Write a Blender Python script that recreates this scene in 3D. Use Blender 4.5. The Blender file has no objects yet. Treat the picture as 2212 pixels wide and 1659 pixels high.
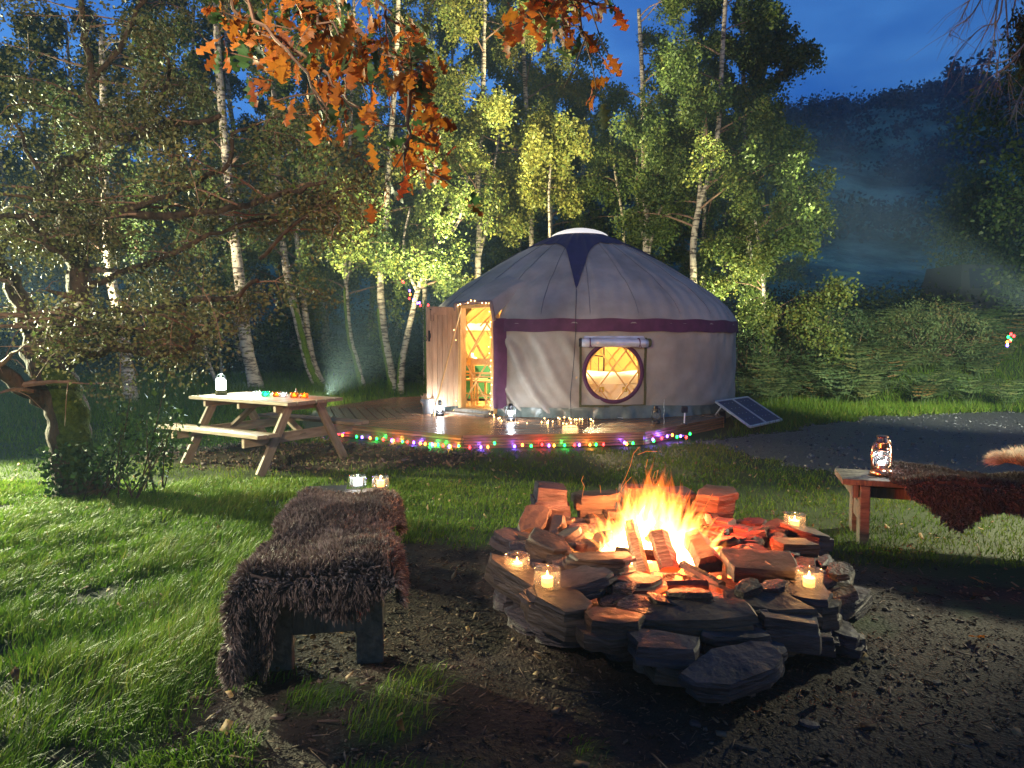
import bpy, bmesh, math, random
import numpy as np
from mathutils import Vector, Matrix
from mathutils import noise as mnoise

R = math.radians
rng = np.random.default_rng(11)
random.seed(5)
SC = bpy.context.scene
COL = SC.collection

# ------------------------------------------------------------------ camera
CAM_H = 1.40
FPX = 1463.0            # focal length in reference pixels (picture 2212 x 1659)
PITCH = math.atan(94.5 / FPX)
cam_d = bpy.data.cameras.new('camera')
cam_d.sensor_width = 36.0
cam_d.lens = 36.0 * FPX / 2212.0
cam_d.clip_start = 0.05
cam_d.clip_end = 900.0
cam = bpy.data.objects.new('camera', cam_d)
COL.objects.link(cam)
cam.location = (0, 0, CAM_H)
cam.rotation_euler = (R(90) - PITCH, 0, 0)
SC.camera = cam

# ------------------------------------------------------------------ sky
SUN_EL, SUN_ROT = R(1.2), R(150)
W = bpy.data.worlds.new('World')
SC.world = W
W.use_nodes = True
nt = W.node_tree
nt.nodes.clear()
wo = nt.nodes.new('ShaderNodeOutputWorld')
bg = nt.nodes.new('ShaderNodeBackground')
sky = nt.nodes.new('ShaderNodeTexSky')
sky.sky_type = 'NISHITA'
sky.sun_disc = False
sky.sun_elevation = SUN_EL
sky.sun_rotation = SUN_ROT
sky.air_density = 1.0
sky.dust_density = 0.3
sky.ozone_density = 4.0
tc = nt.nodes.new('ShaderNodeTexCoord')
mp = nt.nodes.new('ShaderNodeMapping')
mp.inputs['Scale'].default_value = (1.0, 1.0, 2.6)
nz = nt.nodes.new('ShaderNodeTexNoise')
nz.inputs['Scale'].default_value = 5.0
nz.inputs['Detail'].default_value = 5
nz.inputs['Roughness'].default_value = 0.5
cr = nt.nodes.new('ShaderNodeValToRGB')
cr.color_ramp.elements[0].position = 0.34
cr.color_ramp.elements[0].color = (0, 0, 0, 1)
cr.color_ramp.elements[1].position = 0.62
cr.color_ramp.elements[1].color = (1, 1, 1, 1)
hs = nt.nodes.new('ShaderNodeMix')
hs.data_type = 'RGBA'
hs.blend_type = 'MIX'
tint = nt.nodes.new('ShaderNodeMix')
tint.data_type = 'RGBA'
tint.blend_type = 'MULTIPLY'
tint.inputs[0].default_value = 1.0
tint.inputs[7].default_value = SKY_TINT = (0.72, 1.25, 2.0, 1)
cl = nt.nodes.new('ShaderNodeMix')
cl.data_type = 'RGBA'
cl.blend_type = 'MULTIPLY'
cl.inputs[0].default_value = 1.0
cl.inputs[7].default_value = (2.9, 1.9, 1.35, 1)
nt.links.new(tc.outputs['Generated'], mp.inputs['Vector'])
nt.links.new(mp.outputs['Vector'], nz.inputs['Vector'])
nt.links.new(nz.outputs['Fac'], cr.inputs['Fac'])
nt.links.new(sky.outputs['Color'], tint.inputs[6])
nt.links.new(tint.outputs[2], cl.inputs[6])
nt.links.new(cr.outputs['Color'], hs.inputs[0])
nt.links.new(tint.outputs[2], hs.inputs[6])
nt.links.new(cl.outputs[2], hs.inputs[7])
nt.links.new(hs.outputs[2], bg.inputs['Color'])
bg.inputs['Strength'].default_value = 0.15
nt.links.new(bg.outputs['Background'], wo.inputs['Surface'])

# ------------------------------------------------------------------ sun (dusk: almost gone)
sun_d = bpy.data.lights.new('sun', 'SUN')
sun_d.energy = 0.05
sun_d.angle = R(12)
sun_d.color = (0.62, 0.78, 1.0)
sun = bpy.data.objects.new('sun', sun_d)
COL.objects.link(sun)
sun.rotation_euler = (R(52), R(8), R(-20))

def lamp(name, kind, loc, energy, color, size=0.1, target=None, spot=None, blend=0.6):
    d = bpy.data.lights.new(name, kind)
    d.energy = energy
    d.color = color
    d.shadow_soft_size = size
    if kind == 'SPOT':
        d.spot_size = R(spot)
        d.spot_blend = blend
    o = bpy.data.objects.new(name, d)
    COL.objects.link(o)
    o.location = loc
    if target is not None:
        v = Vector(target) - Vector(loc)
        o.rotation_euler = v.to_track_quat('-Z', 'Y').to_euler()
    return o

# spots seen or inferred from the light, plus added fills that brighten the wood
WARMW = (1.0, 0.86, 0.62)
lamp('flood_trees', 'SPOT', (-3.55, 12.95, 0.35), 6500, (1.0, 0.92, 0.52), 0.08, (2.6, 18.0, 11.5), 100, 1.0)
lamp('flood_low', 'SPOT', (-3.60, 12.7, 0.30), 110, (1.0, 0.95, 0.62), 0.05, (-4.5, 17.0, 1.6), 100, 1.0)
lamp('fill_behind', 'SPOT', (-0.6, 16.9, 0.45), 1300, (1.0, 0.94, 0.55), 0.08, (-0.2, 18.2, 9.5), 80, 1.0)  # added uplight hidden behind the yurt, no fixture, lifts the crowns
lamp('fill_crowns', 'SPOT', (-1.6, 14.8, 1.0), 5500, (1.0, 0.92, 0.55), 0.08, (-0.9, 18.0, 13.0), 60, 1.0)  # added without a fixture to brighten the upper crowns
lamp('fill_wood_left', 'SPOT', (-9.6, 10.6, 1.6), 8500, (1.0, 0.90, 0.62), 0.12, (1.5, 18.5, 10.5), 72, 1.0)  # added beyond the left edge to even out the crown light
lamp('fill_high', 'SPOT', (9.6, 11.0, 1.5), 23000, (1.0, 0.92, 0.55), 0.12, (-0.9, 18.0, 9.4), 29, 1.0)  # added beyond the right edge for the dim treetops
lamp('fill_behind_right', 'SPOT', (4.6, 15.5, 1.2), 1000, (1.0, 0.96, 0.60), 0.08, (6.2, 17.2, 4.6), 95, 1.0)  # second added uplight, for the leaning tree right of the yurt
lamp('flood_front', 'SPOT', (-2.6, -1.2, 3.2), 1250, (1.0, 0.80, 0.58), 0.15, (-0.8, 15, 4.1), 68, 0.5)
lamp('flood_left', 'SPOT', (-8.6, 8.0, 2.2), 6000, (1.0, 1.0, 0.60), 0.12, (-2.2, 3.2, 0.0), 84, 0.8)
lamp('flood_right', 'SPOT', (5.6, 6.0, 2.0), 700, (1.0, 0.94, 0.60), 0.10, (2.5, 4.8, 0.0), 50, 0.8)
lamp('flood_bench', 'SPOT', (-3.4, 0.6, 3.6), 520, (1.0, 0.93, 0.88), 0.10, (-1.0, 3.3, 0.45), 32, 0.8)
lamp('flood_verge', 'SPOT', (7.2, 6.5, 2.6), 4200, (0.95, 1.0, 0.72), 0.15, (8.6, 16, 1.6), 66, 0.9)

# ------------------------------------------------------------------ exposure and render settings
SC.view_settings.view_transform = 'Standard'
SC.view_settings.look = 'None'
SC.view_settings.exposure = 1.0
SC.view_settings.gamma = 1.0
SC.view_settings.use_curve_mapping = False
cy = SC.cycles
cy.max_bounces = 6
cy.diffuse_bounces = 2
cy.glossy_bounces = 3
cy.transmission_bounces = 5
cy.transparent_max_bounces = 40
cy.volume_bounces = 0
cy.sample_clamp_indirect = 3.0
cy.caustics_reflective = False
cy.caustics_refractive = False
cy.use_light_tree = True
cy.use_denoising = True

# ------------------------------------------------------------------ picture -> place helpers (used for layout only)
_cp, _sp = math.cos(PITCH), math.sin(PITCH)
def ray(u, v):
    a = (u - 1106.0) / FPX
    b = (829.5 - v) / FPX
    return np.array([a, _cp + b * _sp, -_sp + b * _cp])
def G(u, v, z=0.0):
    d = ray(u, v)
    t = (z - CAM_H) / d[2]
    return np.array([0, 0, CAM_H]) + t * d
def P(u, v, y):
    d = ray(u, v)
    return np.array([0, 0, CAM_H]) + (y / d[1]) * d

# ------------------------------------------------------------------ noise
_perm = rng.random((64, 64))
def vnoise(x, y):
    x = np.asarray(x, float); y = np.asarray(y, float)
    xi = np.floor(x).astype(int); yi = np.floor(y).astype(int)
    fx = x - xi; fy = y - yi
    fx = fx * fx * (3 - 2 * fx); fy = fy * fy * (3 - 2 * fy)
    a = _perm[xi % 64, yi % 64]; b = _perm[(xi + 1) % 64, yi % 64]
    c = _perm[xi % 64, (yi + 1) % 64]; d = _perm[(xi + 1) % 64, (yi + 1) % 64]
    return (a * (1 - fx) + b * fx) * (1 - fy) + (c * (1 - fx) + d * fx) * fy
def fbm(x, y, o=4):
    s = 0; a = 0.5; t = 0
    for i in range(o):
        s = s + a * vnoise(x * 2 ** i + 17 * i, y * 2 ** i + 31 * i); t += a; a *= 0.5
    return s / t
def sstep(a, b, x):
    t = np.clip((x - a) / (b - a), 0, 1)
    return t * t * (3 - 2 * t)

# ------------------------------------------------------------------ materials
MATS = {}
def mat(name, c1, c2=None, rough=0.7, scale=6.0, stretch=(1, 1, 1), detail=4, bump=0.0, bscale=None,
        metal=0.0, ramp=(0.35, 0.65), tint=None, transl=0.0, spec=0.5, coat=0.0, emit=None, estr=0.0,
        wave=False, trans=0.0, ior=1.45, c3=None, alpha=None, sheen=0.0, bdist=0.02):
    m = bpy.data.materials.new(name)
    m.use_nodes = True
    n = m.node_tree; L = n.links
    bs = n.nodes['Principled BSDF']
    bs.inputs['Roughness'].default_value = rough
    bs.inputs['Metallic'].default_value = metal
    bs.inputs['Specular IOR Level'].default_value = spec
    bs.inputs['Coat Weight'].default_value = coat
    bs.inputs['Transmission Weight'].default_value = trans
    bs.inputs['IOR'].default_value = ior
    if sheen: bs.inputs['Sheen Weight'].default_value = sheen
    bs.inputs['Base Color'].default_value = (*c1, 1)
    col_out = None
    tcn = n.nodes.new('ShaderNodeTexCoord')
    mpn = n.nodes.new('ShaderNodeMapping')
    mpn.inputs['Scale'].default_value = stretch
    L.new(tcn.outputs['Object'], mpn.inputs['Vector'])
    if c2 is not None:
        t = n.nodes.new('ShaderNodeTexNoise')
        t.inputs['Scale'].default_value = scale
        t.inputs['Detail'].default_value = detail
        t.inputs['Roughness'].default_value = 0.62
        L.new(mpn.outputs['Vector'], t.inputs['Vector'])
        r = n.nodes.new('ShaderNodeValToRGB')
        r.color_ramp.elements[0].position = ramp[0]; r.color_ramp.elements[0].color = (*c1, 1)
        r.color_ramp.elements[1].position = ramp[1]; r.color_ramp.elements[1].color = (*c2, 1)
        if c3 is not None:
            e = r.color_ramp.elements.new(min(0.99, ramp[1] + 0.12)); e.color = (*c3, 1)
        L.new(t.outputs['Fac'], r.inputs['Fac'])
        col_out = r.outputs['Color']
    if tint is not None:            # per-piece colour variation stored on the mesh: (dark, light)
        at = n.nodes.new('ShaderNodeAttribute'); at.attribute_name = 'tint'
        r2 = n.nodes.new('ShaderNodeValToRGB')
        k = len(tint)
        for i, c in enumerate(tint):
            if i == 0: e = r2.color_ramp.elements[0]; e.position = 0
            elif i == k - 1: e = r2.color_ramp.elements[-1]; e.position = 1
            else: e = r2.color_ramp.elements.new(i / (k - 1))
            e.color = (*c, 1)
        L.new(at.outputs['Fac'], r2.inputs['Fac'])
        if col_out is None: col_out = r2.outputs['Color']
        else:
            mx = n.nodes.new('ShaderNodeMix'); mx.data_type = 'RGBA'; mx.blend_type = 'MULTIPLY'
            mx.inputs[0].default_value = 1.0
            L.new(col_out, mx.inputs[6]); L.new(r2.outputs['Color'], mx.inputs[7])
            col_out = mx.outputs[2]
    if col_out is not None: L.new(col_out, bs.inputs['Base Color'])
    if bump:
        t2 = n.nodes.new('ShaderNodeTexNoise')
        t2.inputs['Scale'].default_value = bscale or scale * 3
        t2.inputs['Detail'].default_value = 5
        L.new(mpn.outputs['Vector'], t2.inputs['Vector'])
        b = n.nodes.new('ShaderNodeBump'); b.inputs['Strength'].default_value = bump
        b.inputs['Distance'].default_value = bdist
        L.new(t2.outputs['Fac'], b.inputs['Height']); L.new(b.outputs['Normal'], bs.inputs['Normal'])
    if emit is not None:
        bs.inputs['Emission Color'].default_value = (*emit, 1)
        bs.inputs['Emission Strength'].default_value = estr
    out = n.nodes['Material Output']
    if transl > 0:
        tr = n.nodes.new('ShaderNodeBsdfTranslucent')
        if col_out is not None: L.new(col_out, tr.inputs['Color'])
        else: tr.inputs['Color'].default_value = (*c1, 1)
        ms = n.nodes.new('ShaderNodeMixShader'); ms.inputs[0].default_value = transl
        L.new(bs.outputs[0], ms.inputs[1]); L.new(tr.outputs[0], ms.inputs[2])
        L.new(ms.outputs[0], out.inputs['Surface'])
    MATS[name] = m
    return m

def emat(name, col, s):
    m = bpy.data.materials.new(name); m.use_nodes = True
    n = m.node_tree; n.nodes.clear()
    o = n.nodes.new('ShaderNodeOutputMaterial'); e = n.nodes.new('ShaderNodeEmission')
    e.inputs['Color'].default_value = (*col, 1); e.inputs['Strength'].default_value = s
    n.links.new(e.outputs[0], o.inputs['Surface'])
    MATS[name] = m
    return m

def glass(name, tintc=(1, 1, 1)):
    # thin jar glass: mostly see-through, with a glossy face
    m = bpy.data.materials.new(name); m.use_nodes = True
    n = m.node_tree; n.nodes.clear()
    o = n.nodes.new('ShaderNodeOutputMaterial')
    t = n.nodes.new('ShaderNodeBsdfTransparent'); t.inputs['Color'].default_value = (*tintc, 1)
    g = n.nodes.new('ShaderNodeBsdfGlossy'); g.inputs['Roughness'].default_value = 0.06
    f = n.nodes.new('ShaderNodeFresnel'); f.inputs['IOR'].default_value = 1.6
    x = n.nodes.new('ShaderNodeMixShader'); y = n.nodes.new('ShaderNodeMixShader'); y.inputs[0].default_value = 0.035
    d = n.nodes.new('ShaderNodeBsdfTranslucent'); d.inputs['Color'].default_value = (0.9 * tintc[0], 0.9 * tintc[1], 0.9 * tintc[2], 1)
    k = n.nodes.new('ShaderNodeMath'); k.operation = 'MULTIPLY'; k.inputs[1].default_value = 0.45
    n.links.new(f.outputs[0], k.inputs[0])
    n.links.new(k.outputs[0], x.inputs[0]); n.links.new(t.outputs[0], y.inputs[1]); n.links.new(d.outputs[0], y.inputs[2])
    n.links.new(y.outputs[0], x.inputs[1]); n.links.new(g.outputs[0], x.inputs[2])
    n.links.new(x.outputs[0], o.inputs['Surface'])
    MATS[name] = m
    return m

# ------------------------------------------------------------------ mesh building
class MB:
    def __init__(s): s.v = []; s.f = []; s.t = []; s.tint = 0.5
    def add(s, vs, fs):
        o = len(s.v)
        s.v.extend([tuple(float(c) for c in p) for p in vs])
        s.t.extend([s.tint] * len(vs))
        s.f.extend([tuple(i + o for i in f) for f in fs])
        return s
    def box(s, c, size, rot=None, taper=0.0):
        hx, hy, hz = [a / 2 for a in size]
        vs = [Vector((sx * hx * (1 - taper * (sz > 0)), sy * hy * (1 - taper * (sz > 0)), sz * hz)) for sx in (-1, 1) for sy in (-1, 1) for sz in (-1, 1)]
        if rot is not None:
            M = rot if isinstance(rot, Matrix) else Matrix.Rotation(rot, 3, 'Z')
            vs = [M @ v for v in vs]
        vs = [(v.x + c[0], v.y + c[1], v.z + c[2]) for v in vs]
        return s.add(vs, [(0, 1, 3, 2), (4, 6, 7, 5), (0, 4, 5, 1), (2, 3, 7, 6), (0, 2, 6, 4), (1, 5, 7, 3)])
    def beam(s, a, b, w, h, up=(0, 0, 1), bev=0.0):
        a = Vector(a); b = Vector(b); d = (b - a); L = d.length; d.normalize()
        upv = Vector(up); side = d.cross(upv)
        if side.length < 1e-4: side = d.cross(Vector((1, 0, 0)))
        side.normalize(); upv = side.cross(d).normalized()
        bb = bev
        prof = [(-w/2+bb, -h/2), (w/2-bb, -h/2), (w/2, -h/2+bb), (w/2, h/2-bb), (w/2-bb, h/2), (-w/2+bb, h/2), (-w/2, h/2-bb), (-w/2, -h/2+bb)] if bb > 0 else \
               [(-w/2, -h/2), (w/2, -h/2), (w/2, h/2), (-w/2, h/2)]
        k = len(prof)
        vs = [a + side * x + upv * y for x, y in prof] + [b + side * x + upv * y for x, y in prof]
        fs = [tuple(range(k))[::-1], tuple(range(k, 2 * k))] + [(i, (i + 1) % k, k + (i + 1) % k, k + i) for i in range(k)]
        return s.add(vs, fs)
    def tube(s, pts, rad, k=8, cap=True):
        pts = [Vector(p) for p in pts]; n = len(pts)
        if not hasattr(rad, '__len__'): rad = [rad] * n
        t0 = (pts[1] - pts[0]).normalized()
        nrm = t0.cross(Vector((0, 0, 1)))
        if nrm.length < 1e-3: nrm = t0.cross(Vector((1, 0, 0)))
        nrm.normalize()
        vs = []
        for i in range(n):
            t = (pts[min(i + 1, n - 1)] - pts[max(i - 1, 0)])
            if t.length < 1e-9: t = t0.copy()
            t.normalize()
            nrm = (nrm - t * nrm.dot(t))
            if nrm.length < 1e-6: nrm = t.orthogonal()
            nrm.normalize(); bn = t.cross(nrm)
            for j in range(k):
                a = 2 * math.pi * j / k
                vs.append(pts[i] + (nrm * math.cos(a) + bn * math.sin(a)) * rad[i])
        fs = [(i * k + j, i * k + (j + 1) % k, (i + 1) * k + (j + 1) % k, (i + 1) * k + j) for i in range(n - 1) for j in range(k)]
        if cap: fs += [tuple(range(k))[::-1], tuple((n - 1) * k + j for j in range(k))]
        return s.add(vs, fs)
    def lathe(s, prof, c=(0, 0, 0), k=16, closed=False):
        vs = []; n = len(prof)
        for r, z in prof:
            for j in range(k):
                a = 2 * math.pi * j / k
                vs.append((c[0] + r * math.cos(a), c[1] + r * math.sin(a), c[2] + z))
        fs = [(i * k + j, i * k + (j + 1) % k, (i + 1) * k + (j + 1) % k, (i + 1) * k + j) for i in range(n - 1) for j in range(k)]
        if prof[0][0] > 1e-4 and closed: fs.append(tuple(range(k))[::-1])
        if prof[-1][0] > 1e-4 and closed: fs.append(tuple((n - 1) * k + j for j in range(k)))
        return s.add(vs, fs)
    def grid(s, fn, nu, nv, keep=None, closeu=False):
        vs = [fn(i / nu, j / nv) for i in range(nu + (0 if closeu else 1)) for j in range(nv + 1)]
        m = nu if closeu else nu + 1
        fs = []
        for i in range(nu):
            i2 = (i + 1) % m
            for j in range(nv):
                if keep is None or keep((i + .5) / nu, (j + .5) / nv):
                    fs.append((i * (nv + 1) + j, i2 * (nv + 1) + j, i2 * (nv + 1) + j + 1, i * (nv + 1) + j + 1))
        return s.add(vs, fs)
    def mesh(s, name, smooth=False, tint=False):
        me = bpy.data.meshes.new(name)
        me.from_pydata(s.v, [], s.f)
        if tint:
            at = me.attributes.new('tint', 'FLOAT', 'POINT')
            at.data.foreach_set('value', s.t)
        if smooth: me.polygons.foreach_set('use_smooth', [True] * len(me.polygons))
        me.update()
        return me
    def build(s, name, m, parent=None, smooth=False, tint=False, auto=None):
        me = s.mesh(name, smooth, tint)
        if m is not None: me.materials.append(m)
        if auto:
            me.polygons.foreach_set('use_smooth', [True] * len(me.polygons))
            me.set_sharp_from_angle(angle=R(auto))
        return link(name, me, parent)

def link(name, me, parent=None, loc=None, rot=None):
    o = bpy.data.objects.new(name, me)
    COL.objects.link(o)
    if parent is not None: o.parent = parent
    if loc is not None: o.location = loc
    if rot is not None: o.rotation_euler = rot
    return o

def npmesh(name, verts, faces_flat, nper, tint=None, smooth=False, m=None, normals=None):
    """fast mesh from numpy: every face has nper corners"""
    me = bpy.data.meshes.new(name)
    nv = len(verts); nf = len(faces_flat) // nper
    me.vertices.add(nv); me.vertices.foreach_set('co', np.asarray(verts, np.float32).ravel())
    me.loops.add(nf * nper); me.loops.foreach_set('vertex_index', np.asarray(faces_flat, np.int32))
    me.polygons.add(nf)
    me.polygons.foreach_set('loop_start', np.arange(0, nf * nper, nper, dtype=np.int32))
    me.update(calc_edges=True)
    if tint is not None:
        at = me.attributes.new('tint', 'FLOAT', 'POINT')
        at.data.foreach_set('value', np.asarray(tint, np.float32))
    if smooth: me.polygons.foreach_set('use_smooth', np.ones(nf, bool))
    if m is not None: me.materials.append(m)
    return me

def tag(o, label=None, cat=None, group=None, kind=None):
    if label: o['label'] = label
    if cat: o['category'] = cat
    if group: o['group'] = group
    if kind: o['kind'] = kind
    return o
def thing(name, label, cat, loc=(0, 0, 0), rz=0.0, group=None):
    o = bpy.data.objects.new(name, None)
    COL.objects.link(o)
    o.empty_display_size = 0.1
    o.location = tuple(loc); o.rotation_euler = (0, 0, rz)
    return tag(o, label, cat, group)
def dup(root, loc, rz=None, label=None, scale=None, group=None):
    def cp(o, par):
        c = o.copy(); COL.objects.link(c); c.parent = par
        for ch in [x for x in kids if x.parent == o]: cp(ch, c)
        return c
    kids = list(root.children_recursive)
    r = cp(root, None)
    r.location = tuple(loc)
    if rz is not None: r.rotation_euler = (0, 0, rz)
    if scale is not None: r.scale = (scale,) * 3 if not hasattr(scale, '__len__') else scale
    if label: r['label'] = label
    if group: r['group'] = group
    return r
# ================================================================== MATERIALS
M_dirt = mat('earth', (0.014, 0.009, 0.006), (0.056, 0.036, 0.024), rough=0.75, scale=3.2, detail=9, bump=0.8, bscale=60, ramp=(0.36, 0.7), spec=0.25, bdist=0.012)
M_gravel = mat('gravel', (0.018, 0.018, 0.021), (0.10, 0.10, 0.105), rough=0.42, scale=34, detail=8, bump=1.0, bscale=60, ramp=(0.40, 0.75), spec=0.6, bdist=0.03)
M_hill = mat('hillside', (0.012, 0.050, 0.038), (0.11, 0.25, 0.18), rough=0.95, scale=0.22, detail=12, ramp=(0.38, 0.62), bump=1.0, bscale=0.6, spec=0.1, bdist=1.2)
M_grass = mat('grass_blade', (0.05, 0.12, 0.02), tint=[(0.030, 0.070, 0.008), (0.07, 0.15, 0.012), (0.13, 0.20, 0.02), (0.20, 0.18, 0.05)], rough=0.5, transl=0.45, spec=0.22)
M_grass2 = mat('short_grass_blade', (0.05, 0.12, 0.02), tint=[(0.04, 0.075, 0.008), (0.075, 0.13, 0.012), (0.12, 0.165, 0.02), (0.18, 0.15, 0.05)], rough=0.6, transl=0.4, spec=0.15)
M_leaf = mat('birch_leaf', (0.05, 0.1, 0.02), tint=[(0.035, 0.062, 0.016), (0.065, 0.10, 0.022), (0.11, 0.14, 0.03), (0.19, 0.18, 0.035)], rough=0.5, transl=0.35, spec=0.3)
M_leafd = mat('hawthorn_leaf', (0.04, 0.07, 0.02), tint=[(0.035, 0.038, 0.014), (0.065, 0.070, 0.022), (0.11, 0.105, 0.045), (0.07, 0.13, 0.02)], rough=0.55, transl=0.22, spec=0.25)
M_ivy = mat('ivy_leaf', (0.02, 0.05, 0.012), tint=[(0.012, 0.03, 0.008), (0.03, 0.065, 0.016), (0.05, 0.10, 0.02)], rough=0.6, transl=0.15, spec=0.25)
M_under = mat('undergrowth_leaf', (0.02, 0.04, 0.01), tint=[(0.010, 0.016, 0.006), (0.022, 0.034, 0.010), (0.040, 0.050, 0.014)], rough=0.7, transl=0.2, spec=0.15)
M_fern = mat('bracken_frond', (0.05, 0.1, 0.03), tint=[(0.04, 0.07, 0.025), (0.075, 0.12, 0.045), (0.13, 0.16, 0.06), (0.18, 0.11, 0.04)], rough=0.6, transl=0.3, spec=0.3)
M_oak = mat('oak_leaf', (0.75, 0.75, 0.75), (1.0, 1.0, 1.0), tint=[(0.035, 0.10, 0.035), (0.09, 0.11, 0.03), (0.34, 0.12, 0.015), (0.42, 0.13, 0.02), (0.18, 0.05, 0.012)], rough=0.55, scale=14, transl=0.5, ramp=(0.3, 0.7))
M_bark = mat('birch_bark', (0.06, 0.045, 0.036), (0.36, 0.31, 0.24), rough=0.8, scale=3.2, stretch=(1.3, 1.3, 6), detail=7, bump=0.7, bscale=9, ramp=(0.42, 0.52), spec=0.3)
M_darkbark = mat('dark_bark', (0.016, 0.010, 0.007), (0.058, 0.037, 0.024), rough=0.85, scale=9, stretch=(1, 1, 0.5), bump=1.0, bscale=22, spec=0.25, bdist=0.03)
M_twig = mat('twig', (0.10, 0.055, 0.035), (0.18, 0.11, 0.07), rough=0.8, scale=10)
M_paletwig = mat('pale_twig', (0.16, 0.13, 0.12), (0.26, 0.22, 0.20), rough=0.8, scale=10)
M_moss = mat('moss', (0.045, 0.085, 0.008), (0.11, 0.16, 0.015), rough=0.95, scale=25, bump=0.8, bscale=60, spec=0.1)
M_moss2 = mat('dark_moss', (0.014, 0.026, 0.004), (0.045, 0.065, 0.010), rough=0.95, scale=18, bump=1.0, bscale=50, spec=0.1)
M_slate = mat('slate_stone', (0.026, 0.020, 0.020), (0.115, 0.088, 0.078), rough=0.62, scale=5, stretch=(1, 1, 4.5), detail=9, bump=0.85, bscale=11, ramp=(0.32, 0.72), spec=0.4, tint=[(0.55, 0.50, 0.68), (1, .95, .93), (1.15, 1.0, 0.72), (.6, .5, .42)], bdist=0.02)
M_wood = mat('weathered_timber', (0.14, 0.095, 0.058), (0.28, 0.205, 0.135), rough=0.6, scale=3.5, stretch=(1.2, 9, 9), detail=6, bump=0.35, bscale=8, ramp=(0.3, 0.7))
M_oldwood = mat('old_dark_timber', (0.040, 0.033, 0.024), (0.115, 0.098, 0.070), rough=0.7, scale=4, stretch=(5, 5, 1.0), detail=6, bump=0.5, bscale=10)
M_deck = mat('wet_deck_board', (0.12, 0.055, 0.026), (0.28, 0.14, 0.070), rough=0.25, scale=2.2, stretch=(1.0, 9, 9), detail=6, bump=0.32, bscale=6, ramp=(0.3, 0.7), spec=0.6, tint=[(0.6, 0.6, 0.6), (1, 1, 1), (1.25, 1.2, 1.15)], bdist=0.01)
M_canvas = mat('wall_canvas', (0.235, 0.205, 0.165), (0.37, 0.335, 0.285), rough=0.85, scale=1.6, detail=8, bump=0.15, bscale=180, ramp=(0.3, 0.7), spec=0.25, bdist=0.004)
M_roofc = mat('roof_canvas', (0.21, 0.195, 0.18), (0.32, 0.30, 0.28), rough=0.7, scale=1.3, detail=8, bump=0.15, bscale=150, spec=0.35, bdist=0.004)
M_navy = mat('navy_canvas', (0.016, 0.014, 0.060), (0.026, 0.022, 0.085), rough=0.7, scale=6, bump=0.2, bscale=90, bdist=0.004)
M_purple = mat('purple_canvas', (0.060, 0.012, 0.042), (0.095, 0.020, 0.066), rough=0.7, scale=6, bump=0.2, bscale=120, bdist=0.004)
M_white = mat('white_cover', (0.78, 0.76, 0.72), rough=0.6)
M_olive = mat('olive_webbing', (0.055, 0.055, 0.018), (0.085, 0.08, 0.03), rough=0.9, scale=80)
M_skirt = mat('groundsheet_skirt', (0.075, 0.095, 0.075), (0.12, 0.145, 0.12), rough=0.32, scale=6, bump=0.4, bscale=10, spec=0.6)
M_door = mat('door_timber', (0.30, 0.19, 0.11), (0.50, 0.34, 0.21), rough=0.55, scale=2.5, stretch=(8, 8, 1.0), detail=7, bump=0.3, bscale=6, ramp=(0.3, 0.68), tint=[(0.75, 0.75, 0.75), (1, 1, 1), (1.1, 1.05, 1)])
M_pine = mat('golden_pine', (0.52, 0.30, 0.10), (0.66, 0.42, 0.17), rough=0.5, scale=5, stretch=(6, 6, 1))
M_lining = mat('ochre_lining', (0.56, 0.36, 0.09), (0.64, 0.43, 0.13), rough=0.85, scale=3)
M_linen = mat('white_linen', (0.78, 0.75, 0.70), rough=0.9)
M_iron = mat('black_iron', (0.02, 0.02, 0.022), rough=0.5, metal=0.6)
M_zinc = mat('galvanised_steel', (0.42, 0.44, 0.46), (0.60, 0.62, 0.64), rough=0.36, scale=14, metal=0.85, bump=0.1)
M_copper = mat('copper_metal', (0.52, 0.22, 0.12), (0.70, 0.34, 0.20), rough=0.24, scale=8, metal=1.0)
M_steel = mat('bright_bolt', (0.75, 0.72, 0.68), rough=0.3, metal=1.0)
M_pv = mat('solar_cell', (0.012, 0.020, 0.085), (0.02, 0.03, 0.12), rough=0.4, scale=20, spec=0.25)
M_alu = mat('aluminium', (0.72, 0.73, 0.76), rough=0.4, metal=0.6)
M_blackp = mat('black_plastic', (0.012, 0.012, 0.016), rough=0.4)
M_clear = mat('clear_vinyl', (0.50, 0.53, 0.60), (0.72, 0.74, 0.80), rough=0.10, scale=9, bump=0.8, bscale=14, metal=0.35, spec=0.9, stretch=(0.5, 1, 1), bdist=0.02)
M_wax = mat('candle_wax', (0.85, 0.62, 0.30), rough=0.5, emit=(1.0, 0.42, 0.08), estr=1.6)
M_waxw = mat('white_wax', (0.9, 0.88, 0.82), rough=0.5, emit=(0.75, 0.88, 1.0), estr=1.5)
M_glass = glass('jar_glass')
M_tealg = glass('teal_jar_glass', (0.25, 0.95, 0.72))
M_orangeg = glass('orange_jar_glass', (1.0, 0.62, 0.28))
M_card = mat('brown_paper', (0.50, 0.30, 0.16), (0.60, 0.38, 0.22), rough=0.8, scale=8)
M_red = mat('red_cloth', (0.45, 0.03, 0.03), rough=0.8)
M_green = mat('green_cloth', (0.035, 0.20, 0.09), rough=0.8)
M_cord = mat('dark_cord', (0.02, 0.02, 0.025), rough=0.6)
M_cordg = mat('green_cord', (0.01, 0.03, 0.012), rough=0.5)
M_cordc = mat('clear_cord', (0.6, 0.5, 0.35), rough=0.3)
E_flame = emat('candle_flame', (1.0, 0.50, 0.12), 22)
E_warm = emat('warm_bulb', (1.0, 0.52, 0.16), 16)
E_white = emat('white_led', (0.86, 0.93, 1.0), 14)
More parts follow.
